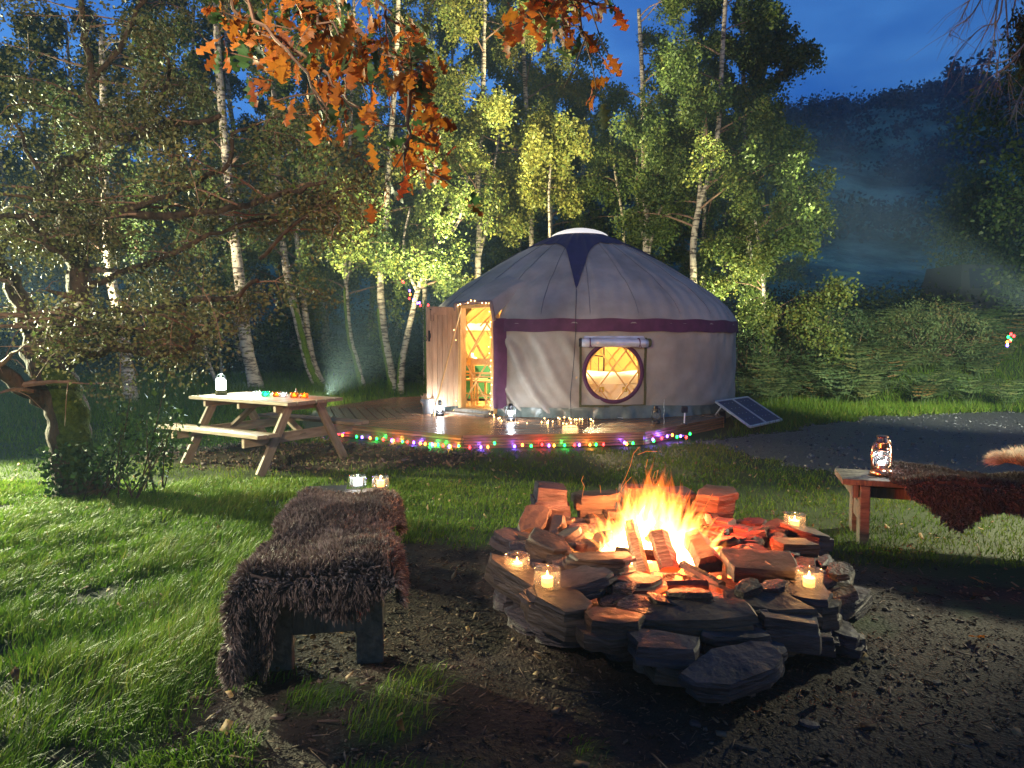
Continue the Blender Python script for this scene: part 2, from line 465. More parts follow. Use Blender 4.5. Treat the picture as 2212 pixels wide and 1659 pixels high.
E_camp = emat('camping_lantern_led', (0.80, 1.0, 0.98), 22)
E_orange = emat('orange_glow', (1.0, 0.28, 0.03), 7)
E_teal = emat('teal_glow', (0.02, 0.9, 0.5), 5)
E_ember = emat('ember', (1.0, 0.10, 0.015), 9)
BULB = {'violet': emat('violet_bulb', (0.16, 0.06, 1.0), 16), 'green': emat('green_bulb', (0.01, 0.9, 0.08), 9),
        'red': emat('red_bulb', (1.0, 0.02, 0.02), 10), 'orange': emat('orange_bulb', (1.0, 0.24, 0.02), 12)}

# ================================================================== GROUND
def interp(x, xs, ys): return np.interp(x, xs, ys)
def ridge(x):
    return interp(x, [-200, -60, -20, 10, 38, 70, 120, 200], [20, 24, 27, 29.5, 31, 33.0, 37, 38])
def H(x, y):
    x = np.asarray(x, float); y = np.asarray(y, float)
    z = (fbm(x * 0.7 + 9, y * 0.7 + 3, 3) - 0.5) * 0.10 * sstep(0.6, 2.2, np.hypot(x - 0.8, y - 3.7)) * (1 - sstep(8, 10, y) * (np.abs(x) < 4.5))
    z = z + 0.05 * (fbm(x * 3.1, y * 3.1, 3) - 0.5) * sstep(-1.0, -1.6, x)
    z = z + sstep(15, 31, y) * (0.9 + 0.04 * (np.clip(y, 15, 31) - 15)) * (1 - sstep(60, 92, y))
    z = z + 1.25 * sstep(5.2, 9.5, x) * sstep(13.8, 17.5, y)              # verge bank behind the track
    z = z + 0.25 * sstep(-2.2, -5.5, x) * sstep(9, 15, y)
    t = np.clip((y - 32) / 62.0, 0, 1)
    hz = ridge(x) * (0.55 * t + 0.45 * t * t * (3 - 2 * t))
    hz = hz + (fbm(x * 0.06, y * 0.06, 4) - 0.5) * 6 * sstep(34, 60, y) * (1 - 0.75 * sstep(80, 94, y))
    return z + hz
def track_mask(x, y):
    xl = interp(y, [3, 5.6, 6.7, 7.4, 9.2], [7.5, 4.25, 3.35, 3.0, 2.6])
    yu = interp(x, [2.6, 4.1, 6.1, 10, 30], [9.3, 10.2, 12.0, 13.3, 16.5])
    d = np.minimum(x - xl, yu - y)
    return d + (fbm(x * 2.2 + 40, y * 2.2, 3) - 0.5) * 0.7
CLUMPS = [(*G(1872, 1345)[:2], .13), (*G(2085, 1312)[:2], .10), (*G(2180, 1312)[:2], .16), (*G(1985, 1270)[:2], .09), (*G(900, 1480)[:2], .14),
          (*G(845, 1560)[:2], .16), (*G(700, 1500)[:2], .13), (*G(1262, 1618)[:2], .07)]
def grass_mask(x, y):
    n = fbm(x * 1.5 + 5, y * 1.5 + 8, 4) - 0.5
    n2 = fbm(x * 4.0 + 25, y * 4.0 + 18, 3) - 0.5
    left = sstep(0.15, -0.15, x + 1.22 - n * 0.8 - 0.25 * (y < 2.2))
    left2 = sstep(0.02, 0.14, n2 + 0.02) * sstep(0.25, -0.25, x - 0.15) * sstep(2.9, 2.5, y) * 0.75
    mid = sstep(4.35, 4.75, y + n * 0.8 + 0.35 * sstep(1.2, 2.4, x)) 
    right = sstep(-0.15, 0.25, y - (4.75 - 0.33 * x) + n * 0.9) * (x > 1.4)
    g = np.maximum(np.maximum(left, left2), np.maximum(mid, right))
    pit = sstep(1.15, 1.45, np.hypot(x - 0.85, y - 3.75) + n * 0.5)
    g = g * pit
    tb = sstep(0.75, 1.15, np.hypot((x + 2.6) / 2.4, (y - 8.15) / 1.0) + n * 0.7)
    g = g * (0.12 + 0.88 * tb)
    g = g * sstep(0.12, -0.12, track_mask(x, y))
    for cx, cy_, r in CLUMPS:
        g = np.maximum(g, sstep(r * 1.3, r * 0.5, np.hypot(x - cx, y - cy_)))
    g = g * (1 - 0.6 * (sstep(0.12, 0.24, n2) * sstep(-1.0, -1.6, x) * sstep(5, 3, y)))   # worn muddy hollows in the long grass
    return np.clip(g, 0, 1)

def axis(lo, a, b, hi, step, grow):
    mid = list(np.arange(a, b + 1e-6, step)); s = step; v = b; R_ = []
    while v < hi: s *= grow; v += s; R_.append(v)
    s = step; v = a; L_ = []
    while v > lo: s *= grow; v -= s; L_.append(v)
    return np.array(L_[::-1] + mid + R_)
xs = axis(-230, -6, 6, 230, 0.11, 1.08)
ys = axis(-40, 1.0, 11, 230, 0.11, 1.055)
X, Y = np.meshgrid(xs, ys, indexing='ij')
Z = H(X, Y)
gv = np.stack([X, Y, Z], -1).reshape(-1, 3)
nx, ny = X.shape
idx = np.arange(nx * ny).reshape(nx, ny)
quads = np.stack([idx[:-1, :-1], idx[1:, :-1], idx[1:, 1:], idx[:-1, 1:]], -1).reshape(-1, 4)
yc = Y[:-1, :-1].reshape(-1)
gm = grass_mask(gv[:, 0], gv[:, 1])
def submesh(name, q, m):
    u, inv = np.unique(q.ravel(), return_inverse=True)
    return npmesh(name, gv[u], inv, 4, tint=gm[u], smooth=True, m=m)
# ground material: bare earth where the grass is thin, mossy thatch under the blades
n_ = M_dirt.node_tree; L_ = n_.links
bs_ = n_.nodes['Principled BSDF']
src = bs_.inputs['Base Color'].links[0].from_socket
at_ = n_.nodes.new('ShaderNodeAttribute'); at_.attribute_name = 'tint'
mx_ = n_.nodes.new('ShaderNodeMix'); mx_.data_type = 'RGBA'
mx_.inputs[7].default_value = (0.030, 0.046, 0.012, 1)
L_.new(at_.outputs['Fac'], mx_.inputs[0]); L_.new(src, mx_.inputs[6]); L_.new(mx_.outputs[2], bs_.inputs['Base Color'])
g_o = link('ground', submesh('ground', quads[yc < 33], M_dirt)); tag(g_o, kind='structure')
h_o = link('hill', submesh('hill', quads[yc >= 33], M_hill)); tag(h_o, kind='structure')

# gravel track: its own sheet just above the earth
tx = np.arange(2.2, 26, 0.10); ty = np.arange(2.6, 16.5, 0.10)
TX, TY = np.meshgrid(tx, ty, indexing='ij')
TZ = H(TX, TY) + 0.012 + 0.02 * (fbm(TX * 3, TY * 3, 3) - 0.5) - 0.035 * sstep(0.10, -0.12, track_mask(TX, TY))
tvv = np.stack([TX, TY, TZ], -1).reshape(-1, 3)
ii = np.arange(TX.size).reshape(TX.shape)
tq = np.stack([ii[:-1, :-1], ii[1:, :-1], ii[1:, 1:], ii[:-1, 1:]], -1).reshape(-1, 4)
tm = track_mask(TX, TY)
keep = (tm[:-1, :-1] > -0.12).reshape(-1)
u_, inv_ = np.unique(tq[keep].ravel(), return_inverse=True)
tag(link('gravel_track', npmesh('gravel_track', tvv[u_], inv_, 4, smooth=True, m=M_gravel)), kind='structure')

def sample_pts(n, x0, x1, y0, y1, dens=None):
    x = rng.uniform(x0, x1, n); y = rng.uniform(y0, y1, n)
    if dens is not None:
        k = rng.random(n) < dens(x, y)
        x, y = x[k], y[k]
    return x, y

def in_view(x, y, m=0.06):
    return (np.abs(x) < (0.77 + m) * np.maximum(y, 0.3) + 0.4)

def deck_excl(x, y):
    return (np.hypot(x - 0.1, y - 12.1) > 3.72) & (np.hypot(x - 1.33, y - 13.5) > 3.15)

def blades(name, x, y, h, w, lean, leandir, tint, m, seg=2, zoff=0.0, zfun=H):
    n = len(x)
    z = zfun(x, y) + zoff
    ang = rng.uniform(0, 2 * np.pi, n)
    wx, wy = np.cos(ang) * w / 2, np.sin(ang) * w / 2
    lx, ly = np.cos(leandir) * lean, np.sin(leandir) * lean
    def P_(t): return x + lx * h * t ** 1.8, y + ly * h * t ** 1.8, z + h * t * (1 - 0.32 * lean * t)
    if seg == 2:
        b = P_(0.0); q = P_(0.55); t = P_(1.0)
        V = np.stack([np.stack([b[0] - wx, b[1] - wy, b[2] - 0.01], -1), np.stack([b[0] + wx, b[1] + wy, b[2] - 0.01], -1),
                      np.stack([q[0] + wx * .75, q[1] + wy * .75, q[2]], -1), np.stack([q[0] - wx * .75, q[1] - wy * .75, q[2]], -1),
                      np.stack([t[0], t[1], t[2]], -1)], 1).reshape(-1, 3)
        o = np.arange(n)[:, None] * 5
        F = np.concatenate([o + np.array([[0, 1, 2]]), o + np.array([[0, 2, 3]]), o + np.array([[3, 2, 4]])], 1).reshape(-1)
        T = np.repeat(tint, 5)
    else:
        b = P_(0.0); t = P_(1.0)
        V = np.stack([np.stack([b[0] - wx, b[1] - wy, b[2] - 0.01], -1), np.stack([b[0] + wx, b[1] + wy, b[2] - 0.01], -1),
                      np.stack([t[0], t[1], t[2]], -1)], 1).reshape(-1, 3)
        F = np.arange(n * 3); T = np.repeat(tint, 3)
    return npmesh(name, V, F, 3, tint=T, m=m)

# long wet grass, left foreground
x, y = sample_pts(300000, -6.2, 0.7, 1.25, 6.6, lambda x, y: grass_mask(x, y) * np.clip(3.3 / y, 0.25, 1) * in_view(x, y) * (sstep(-0.2, -1.3, x) * 0.75 + 0.25) * sstep(0.28, 0.6, fbm(x * 3, y * 3, 2) + 0.18))
tuft = fbm(x * 2.6 + 3, y * 2.6, 3)
h = (0.035 + 0.145 * tuft ** 1.3 * rng.uniform(0.4, 1.25, len(x))) * (0.5 + 0.5 * sstep(-0.2, -1.6, x)) * (1 - 0.35 * sstep(4.5, 6, y))
ld = rng.normal(0.25, 0.75, len(x)) + (fbm(x * 0.9, y * 0.9, 2) - 0.5) * 5
tag(link('long_grass', blades('long_grass', x, y, h, 0.0045 * (0.7 + 0.18 * y), rng.uniform(0.25, 1.25, len(x)), ld, np.clip(rng.normal(0.45, 0.2, len(x)) + (tuft - .5) * .6, 0, 1), M_grass)), kind='stuff')
# short lawn in the middle distance
x, y = sample_pts(330000, -8.5, 9, 4.1, 14.5, lambda x, y: grass_mask(x, y) * np.clip(5.2 / y, 0, 1) ** 1.3 * in_view(x, y) * deck_excl(x, y) * (0.35 + 0.65 * sstep(0.35, 0.6, fbm(x * 3, y * 3, 3))))
tuft = fbm(x * 1.8 + 50, y * 1.8, 4)
h = 0.028 + 0.055 * tuft * rng.uniform(0.4, 1.3, len(x)) + 0.10 * sstep(9.5, 13, y) * rng.uniform(0, 1, len(x))
tag(link('short_grass', blades('short_grass', x, y, h, 0.0035 + 0.0011 * y, rng.uniform(0.1, 1.1, len(x)), rng.uniform(0, 6.28, len(x)), np.clip(rng.normal(0.42, 0.2, len(x)) + (fbm(x * 0.8, y * .8, 2) - .5) * 0.9, 0, 1), M_grass2, seg=1)), kind='stuff')
# long verge grass beyond track and deck
x, y = sample_pts(130000, -12, 18, 9.0, 19, lambda x, y: grass_mask(x, y) * in_view(x, y) * deck_excl(x, y) * np.clip(0.25 + sstep(1.0, -0.6, track_mask(x, y) * -1 - 0.4) * 0 + (y > 10.5) * 0.6, 0, 1))
h = 0.10 + 0.22 * fbm(x * 1.3, y * 1.3, 3) * rng.uniform(0.3, 1.3, len(x))
tag(link('verge_grass', blades('verge_grass', x, y, h, 0.014, rng.uniform(0.1, 0.9, len(x)), rng.uniform(0, 6.28, len(x)), np.clip(rng.normal(0.5, 0.2, len(x)), 0, 1), M_grass, seg=1)), kind='stuff')

# wood chips, dead leaves and slate splinters on the trodden earth
def chips(name, x, y, size, tint, m, flat=0.25, aspect=(0.25, 1.0), tilt=0.5):
    n = len(x); z = H(x, y)
    a = rng.uniform(0, np.pi, n); l = size; w = size * rng.uniform(*aspect, n)
    t1 = rng.normal(0, tilt, n) * 0.5; t2 = rng.normal(0, tilt, n) * 0.5
    ex = np.stack([np.cos(a), np.sin(a), t1], -1) * l[:, None] / 2
    ey = np.stack([-np.sin(a), np.cos(a), t2], -1) * w[:, None] / 2
    ez = np.array([0, 0, 1.0]) * (np.minimum(l, w) * flat)[:, None]
    c = np.stack([x, y, z + size * 0.12 + 0.002], -1)
    j = [rng.uniform(0.5, 1.0, (n, 1)) for _ in range(4)]
    top = [c - ex * j[0] - ey * j[1] + ez, c + ex * j[2] - ey * j[3] + ez * .8, c + ex * j[1] + ey * j[0] + ez, c - ex * j[3] + ey * j[2] + ez * 1.1]
    bot = [p - ez * 2.2 for p in top]
    V = np.stack(top + bot, 1).reshape(-1, 3)
    f = np.array([[0, 1, 2, 3], [4, 5, 1, 0], [5, 6, 2, 1], [6, 7, 3, 2], [7, 4, 0, 3]])
    F = (np.arange(n)[:, None, None] * 8 + f[None]).reshape(-1)
    return npmesh(name, V, F, 4, tint=np.repeat(tint, 8), m=m)
M_chip = mat('litter', (0.1, 0.07, 0.05), tint=[(0.012, 0.007, 0.005), (0.036, 0.020, 0.013), (0.080, 0.045, 0.030), (0.16, 0.10, 0.06), (0.075, 0.062, 0.078)], rough=0.7, spec=0.25)
bare = lambda x, y: (1 - 0.9 * grass_mask(x, y)) * in_view(x, y) * (track_mask(x, y) < 0.1) * np.clip(3.2 / y, 0.1, 1)
x, y = sample_pts(50000, -1.6, 4.8, 1.2, 5.6, bare)
tag(link('wood_chips', chips('wood_chips', x, y, rng.gamma(1.7, 0.0062, len(x)) + 0.004, rng.beta(1.3, 2.6, len(x)), M_chip, aspect=(0.12, 0.6), flat=0.12)), kind='stuff')
x, y = sample_pts(5000, -5, 0.4, 6.8, 9.5, lambda x, y: (1 - grass_mask(x, y)) * deck_excl(x, y))
tag(link('bark_litter', chips('bark_litter', x, y, rng.gamma(2.2, 0.012, len(x)) + 0.012, rng.beta(2.0, 1.8, len(x)), M_chip, aspect=(0.12, 0.6), tilt=1.0)), kind='stuff')
# thin dead stems and straw
x, y = sample_pts(5200, -1.6, 4.4, 1.2, 5.4, bare)
tag(link('straw', chips('straw', x, y, rng.gamma(2.2, 0.014, len(x)) + 0.015, rng.uniform(0.2, 0.85, len(x)), M_chip, aspect=(0.04, 0.09), tilt=0.6)), kind='stuff')
# gravel pieces on the track, wet
x, y = sample_pts(30000, 2.5, 16, 4.0, 15, lambda x, y: (track_mask(x, y) > -0.1) * in_view(x, y) * np.clip(6.5 / y, 0, 1))
M_peb = mat('wet_gravel', (0.1, 0.1, 0.11), tint=[(0.02, 0.02, 0.024), (0.055, 0.055, 0.065), (0.12, 0.12, 0.13)], rough=0.3, spec=0.5)
tag(link('gravel_stones', chips('gravel_stones', x, y, rng.gamma(3, 0.007, len(x)) + 0.008, rng.random(len(x)), M_peb, aspect=(0.5, 1), flat=0.3, tilt=0.8)), kind='stuff')

x, y = sample_pts(3200, -5.5, 7, 2.2, 11, lambda x, y: (0.25 + 0.75 * grass_mask(x, y)) * in_view(x, y) * (track_mask(x, y) < 0.3) * deck_excl(x, y) * np.clip(4 / y, 0, 1))
M_lit = mat('leaf_litter', (0.1, 0.07, 0.05), tint=[(0.05, 0.03, 0.015), (0.14, 0.07, 0.025), (0.26, 0.16, 0.07), (0.30, 0.24, 0.10)], rough=0.7, transl=0.2)
lm_ = chips('leaf_litter', x, y, rng.uniform(0.018, 0.045, len(x)), rng.random(len(x)), M_lit, aspect=(0.5, 0.9), flat=0.03, tilt=1.2)
ll_ = link('leaf_litter', lm_); ll_.location = (0, 0, 0.022); tag(ll_, kind='stuff')
# ================================================================== DECK
DECK_Z = 0.18
DC = np.array([0.1, 12.1]); DR = 3.55
deck = thing('deck', 'wet brown decking of mitred boards under and in front of the round tent', 'decking', (DC[0], DC[1], 0))
NS = 9
off = R(-90 - 20 + 8)
angs = [off + 2 * math.pi * i / NS for i in range(NS)]
YC = np.array([1.33, 13.5]); YR = 2.97
bw, gap = 0.135, 0.016
rin = DR * math.cos(math.pi / NS)          # apothem
cnt = 0
joist = MB()
for i in range(NS):
    a0, a1 = angs[i], angs[(i + 1) % NS] if i < NS - 1 else angs[0] + 2 * math.pi
    am = (a0 + a1) / 2
    nrm = np.array([math.cos(am), math.sin(am)]); tan = np.array([-math.sin(am), math.cos(am)])
    half = math.tan(math.pi / NS)
    k = 0
    d = rin
    while d > 0.6:
        d0, d1 = d, d - bw
        mid = nrm * (d0 + d1) / 2 + DC
        if np.hypot(*(mid - YC)) > YR - 0.9 and cnt < 295:
            h0, h1 = d0 * half - 0.004, d1 * half - 0.004
            jit = random.uniform(-0.002, 0.002)
            b = MB(); b.tint = random.random()
            pts = [nrm * d0 - tan * h0, nrm * d0 + tan * h0, nrm * d1 + tan * h1, nrm * d1 - tan * h1]
            zt = DECK_Z + jit; zb = DECK_Z - 0.030
            b.add([(*(p), zb) for p in pts] + [(*(p * 1.0), zt) for p in pts], [(3, 2, 1, 0), (4, 5, 6, 7), (0, 1, 5, 4), (1, 2, 6, 5), (2, 3, 7, 6), (3, 0, 4, 7)])
            # board local frame: length along its own grain
            o = b.build('plank', M_deck, deck, tint=True)
            Mr = Matrix.Rotation(am + math.pi / 2, 4, 'Z')
            me = o.data; me.transform(Mr.inverted()); o.rotation_euler = (0, 0, am + math.pi / 2)
            cnt += 1
        d = d1 - gap
        k += 1
    # fascia boards, four thin slats with gaps
    for q in range(4):
        b = MB(); b.tint = random.random()
        zc = DECK_Z - 0.050 - q * 0.036
        hh = rin * half + 0.012
        b.box((0, 0, zc), (2 * hh, 0.018, 0.028))
        o = b.build('fascia_slat', M_deck, deck, tint=True)
        o.location = (*(nrm * (rin - 0.012)), 0); o.rotation_euler = (0, 0, am + math.pi / 2)
    joist.beam((*(nrm * (rin - 0.05) - tan * (rin * half - 0.05)), 0.075), (*(nrm * (rin - 0.05) + tan * (rin * half - 0.05)), 0.075), 0.05, 0.14)
    joist.beam((*(nrm * 0.3), 0.07), (*(nrm * (rin - 0.08)), 0.07), 0.09, 0.13)
joist.build('joists', M_oldwood, deck)

# ================================================================== YURT
Z0, ZE = 0.19, 1.70
yurt = thing('yurt', 'round canvas yurt with navy crown cover, purple band and lit round window', 'yurt', (YC[0], YC[1], 0))
def yp(phi, r, z): return (r * math.sin(phi), -r * math.cos(phi), z)
PH_D0, PH_D1 = -0.83, -0.565          # door opening
DOOR_TOP = 1.93
PH_W, ZW, RW = 0.085, 0.90, 0.43
def folds(phi, z):
    """canvas slack: diagonal folds running down from the eave beside the door, soft vertical waves elsewhere"""
    f = 0.0
    s = (phi - PH_D1)
    if 0 < s < 0.75:
        a = s * YR; k = (1.0 - s / 0.75) ** 1.2
        w = a * 0.95 + (z - 0.9) * 0.75 + 0.10 * math.sin(3.1 * z)
        env = k * min(1, s / 0.05) * (1 - min(1, max(0, (z - 1.30) / 0.22)))
        f += 0.055 * env * (math.sin(w * 15.0 + 1.2 * math.sin(w * 4)) + 0.5 * math.sin(w * 27 + 1.0))
        f += -0.035 * env * math.sin(math.pi * min(1, max(0, (z - Z0) / (ZE - Z0))))
    f += 0.010 * math.sin(phi * 19 + 0.6 * math.sin(z * 2)) + 0.004 * math.sin(phi * 43 + z * 1.3)
    f += 0.006 * math.sin(phi * 9 + z * 7 + 2 * math.sin(phi * 5)) + 0.006 * math.sin((phi * 3.0 - z) * 11 + math.sin(z * 6))
    f += 0.010 * max(0, (z - 1.25) / 0.4) * math.sin(phi * 52 + 3 * math.sin(phi * 7))
    f += 0.010 * max(0, 1 - (z - Z0) / 0.3) * math.sin(phi * 31 + 2)
    return f
NU, NV = 480, 56
def wallf(u, v):
    phi = -math.pi + 2 * math.pi * u; z = Z0 + 0.02 + (ZE - Z0 - 0.02) * v
    return yp(phi, YR + folds(phi, z), z)
def wkeep(u, v):
    phi = -math.pi + 2 * math.pi * u; z = Z0 + 0.02 + (ZE - Z0 - 0.02) * v
    if PH_D0 - 0.02 < phi < PH_D1 + 0.02: return False
    return (phi - PH_W) ** 2 * YR ** 2 + (z - ZW) ** 2 > (RW + 0.012) ** 2
wall = MB().grid(wallf, NU, NV, wkeep, closeu=True).build('wall', M_canvas, yurt, smooth=True)
# ochre lining inside
def inkeep(u, v):
    phi = -math.pi + 2 * math.pi * u; z = Z0 + (ZE + 0.02 - Z0) * v
    if PH_D0 - 0.03 < phi < PH_D1 + 0.03: return False
    return (phi - PH_W) ** 2 * YR ** 2 + (z - ZW) ** 2 > (RW + 0.04) ** 2
MB().grid(lambda u, v: yp(-math.pi + 2 * math.pi * u, YR - 0.13, Z0 + (ZE + 0.02 - Z0) * v), 240, 24, inkeep, closeu=True).build('lining', M_lining, yurt, smooth=True)
# roof profile (radius, height)
PROF = [(0.45, 3.44), (0.8, 3.30), (1.2, 3.10), (1.6, 2.88), (2.0, 2.63), (2.35, 2.40), (2.62, 2.19), (2.82, 2.00), (2.93, 1.84), (2.985, 1.74), (2.995, 1.66)]
pr = np.array(PROF)
plen = np.concatenate([[0], np.cumsum(np.hypot(np.diff(pr[:, 0]), np.diff(pr[:, 1])))]); plen /= plen[-1]
def roof_rz(t): return float(np.interp(t, plen, pr[:, 0])), float(np.interp(t, plen, pr[:, 1]))
NSEAM = 24
def roof_p(phi, t, lift=0.0):
    r, z = roof_rz(t)
    k = abs(math.sin(phi * NSEAM / 2))              # canvas sags a little between the poles
    sag = 0.035 * k ** 0.8 * math.sin(math.pi * min(1, t * 1.08)) if t < 0.93 else 0
    wr = 0.007 * math.sin(phi * 60 + t * 9) * (t > 0.6) + 0.010 * math.sin(phi * 11 + t * 16 + 2 * math.sin(t * 9)) * math.sin(math.pi * min(1, t))
    return yp(phi, r + (lift + wr) * 0.6, z - sag + (lift + wr) * 0.8)
def rkeep(u, v):
    phi = -math.pi + 2 * math.pi * u
    return not (PH_D0 - 0.03 < phi < PH_D1 + 0.03 and v > 0.80)
MB().grid(lambda u, v: roof_p(-math.pi + 2 * math.pi * u, v), 384, 40, rkeep, closeu=True).build('roof', M_roofc, yurt, smooth=True)
MB().grid(lambda u, v: (lambda p: (p[0] * 0.955, p[1] * 0.955, p[2] - 0.10))(roof_p(-math.pi + 2 * math.pi * u, v * 0.97)), 192, 16, lambda u, v: not (PH_D0 - 0.05 < -math.pi + 2 * math.pi * u < PH_D1 + 0.05 and v > 0.75), closeu=True).build('roof_lining', M_lining, yurt, smooth=True)
for i in range(NSEAM):
    phi = 2 * math.pi * i / NSEAM - 0.04
    pts = [roof_p(phi, t, 0.004) for t in np.linspace(0.10, 0.985, 16)]
    MB().tube(pts, 0.0055, 4, cap=False).build('seam', mat('seam_thread', (0.12, 0.12, 0.14), rough=0.8) if i == 0 else MATS['seam_thread'], yurt)
# wavy scalloped lower hem of roof + purple band
MB().grid(lambda u, v: yp(-math.pi + 2 * math.pi * u, YR + 0.030 + 0.004 * math.sin(u * 140), 1.735 - 0.20 * v + 0.008 * math.sin(u * 2 * math.pi * 24)), 384, 4,
          lambda u, v: not (PH_D0 - 0.03 < -math.pi + 2 * math.pi * u < PH_D1 + 0.045), closeu=True).build('purple_band', M_purple, yurt, smooth=True)
# navy crown cover with four long points
def cover_r(phi):
    out = 0
    for c in (-0.115, -0.115 + math.pi / 2, -0.115 + math.pi, -0.115 - math.pi / 2):
        d = abs((phi - c + math.pi) % (2 * math.pi) - math.pi)
        out = max(out, math.exp(-d / 0.10))
    return out
def cover(u, v):
    phi = -math.pi + 2 * math.pi * u
    tend = 0.20 + 0.59 * cover_r(phi)
    t = 0.0 + tend * v
    p = roof_p(phi, t, 0.020 + 0.006 * math.sin(phi * 40) * (1 - v))
    return p
MB().grid(cover, 480, 26, closeu=True).build('crown_cover', M_navy, yurt, smooth=True)
# white clear dome over the crown; faint emission brightens it though no lamp
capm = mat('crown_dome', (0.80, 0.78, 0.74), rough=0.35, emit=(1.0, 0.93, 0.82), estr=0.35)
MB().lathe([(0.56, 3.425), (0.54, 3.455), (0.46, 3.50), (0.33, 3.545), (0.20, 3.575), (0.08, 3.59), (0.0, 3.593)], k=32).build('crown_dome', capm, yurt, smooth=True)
# centre rope from the front point down to the ground
MB().tube([roof_p(-0.115, t, 0.03) for t in np.linspace(0.78, 1.0, 8)] + [yp(-0.115, YR + 0.045, 1.5), yp(-0.125, YR + 0.04, 1.0), yp(-0.14, YR + 0.05, 0.55), yp(-0.135, YR + 0.12, 0.2)], 0.005, 5).build('rope', M_cord, yurt)
for ph in (1.18, -1.6, 2.4):
    MB().tube([yp(ph, YR + 0.04, 1.6), yp(ph, YR + 0.03, 0.9), yp(ph, YR + 0.10, 0.2)], 0.005, 5).build('rope', M_cord, yurt)
# ground-sheet skirt, gathered
def skirt(u, v):
    phi = -math.pi + 2 * math.pi * u
    z = 0.345 - 0.160 * v
    top = 0.015 * math.sin(phi * 7) * (1 - v) + 0.02 * math.sin(phi * 3 + 1) * (1 - v)
    r = YR + 0.025 + 0.05 * v ** 1.5 + 0.022 * v * math.sin(phi * 38 + 2 * math.sin(phi * 5)) + 0.014 * v * math.sin(phi * 83)
    return yp(phi, r, z + top)
MB().grid(skirt, 560, 8, lambda u, v: not (PH_D0 - 0.01 < -math.pi + 2 * math.pi * u < PH_D1 + 0.01), closeu=True).build('skirt', M_skirt, yurt, smooth=True)
# floor inside
MB().lathe([(0.001, 0.225), (YR - 0.05, 0.225), (YR - 0.05, 0.02)], k=64).build('floor', M_pine, yurt)

# window: purple ring, olive square border, trellis laths, rolled clear blind
win = MB()
def ring(u, v):
    a = 2 * math.pi * u; b = 2 * math.pi * v
    rr = RW + 0.028 + 0.032 * math.cos(b)
    return yp(PH_W + rr * math.cos(a) / YR, YR + 0.010 + 0.016 * math.sin(b), ZW + rr * math.sin(a))
window = MB().grid(ring, 72, 8, closeu=True).build('window', M_purple, yurt, smooth=True)
sq = MB(); S = 0.515; wd = 0.036
ZB = ZW - S - 0.01
def strip(a0, z0, a1, z1):
    # flat webbing strip following the wall
    n = 24; vs = []; fs = []
    d = np.array([a1 - a0, z1 - z0]); L = np.hypot(*d); t = d / L; nn = np.array([-t[1], t[0]]) * wd / 2
    for i in range(n + 1):
        c = np.array([a0, z0]) + d * i / n + random.uniform(-.0015, .0015)
        for s, lf in ((-1, 0.012), (-1, 0.024), (1, 0.024), (1, 0.012)):
            p = c + nn * s
            ph = PH_W + p[0] / YR
            vs.append(yp(ph, YR + folds(ph, p[1]) + lf, p[1]))
    for i in range(n):
        for k in range(3): fs.append((i * 4 + k, i * 4 + k + 1, i * 4 + 5 + k, i * 4 + 4 + k))
    sq.add(vs, fs)
strip(-S, ZB + wd * .5, -S, 1.44); strip(S, ZB + wd * .5, S, 1.44); strip(-S - wd / 2, ZB, S + wd / 2, ZB)
sq.build('window_border', M_olive, yurt)
def lath(ax, az, bx, bz, m=M_pine, rr=YR - 0.05, par=window, wdt=0.022):
    b = MB()
    n = 10; pts = []
    for i in range(n + 1):
        t = i / n
        pts.append(yp(PH_W + (ax + (bx - ax) * t) / YR, rr, az + (bz - az) * t))
    for i in range(n): b.beam(pts[i], pts[i + 1], 0.012, wdt, up=(0.3, 0, 1))
    b.build('lath', m, par)
for c in (-0.56, -0.10, 0.36):      # rising to the right
    lath(c - 0.30, ZW - RW - .02, c + 0.42, ZW + RW + .05)
for c in (-0.36, 0.10, 0.52):       # rising to the left
    lath(c - 0.42, ZW + RW + .05, c + 0.30, ZW - RW - .02, rr=YR - 0.075)
# rolled blind
bl = MB().tube([yp(PH_W + x / YR, YR + 0.095, 1.362 - 0.025 * (x > 0) * x) for x in np.linspace(-0.50, 0.50, 12)], [0.066 + 0.003 * math.sin(i * 2) for i in range(12)], 16)
blind = bl.build('rolled_blind', M_clear, yurt, smooth=True)
MB().grid(lambda u, v: yp(PH_W + (-0.47 + 0.94 * u) / YR, YR + 0.03 + 0.10 * v ** 2 + 0.012 * math.sin(u * 25 + v * 3), 1.465 - 0.06 * v), 30, 4).build('blind_flap', M_clear, blind, smooth=True)
for x in (-0.545, 0.545):
    MB().tube([yp(PH_W + (x - 0.045 * np.sign(x)) / YR, YR + 0.095, 1.362), yp(PH_W + (x) / YR, YR + 0.095, 1.362)], 0.066, 14).build('blind_end', M_olive if x > 0 else M_blackp, blind)
for x in (-0.38, 0.36):
    MB().tube([yp(PH_W + x / YR + 0.0, YR + 0.095 + 0.067 * math.cos(a), 1.362 + 0.067 * math.sin(a)) for a in np.linspace(0, 2 * math.pi, 14)], 0.010, 5).build('strap', M_purple, blind)
    MB().tube([yp(PH_W + x / YR, YR + 0.15, 1.34), yp(PH_W + (x + .03) / YR, YR + 0.15, 1.28)], 0.006, 5).build('strap_end', M_purple, blind)

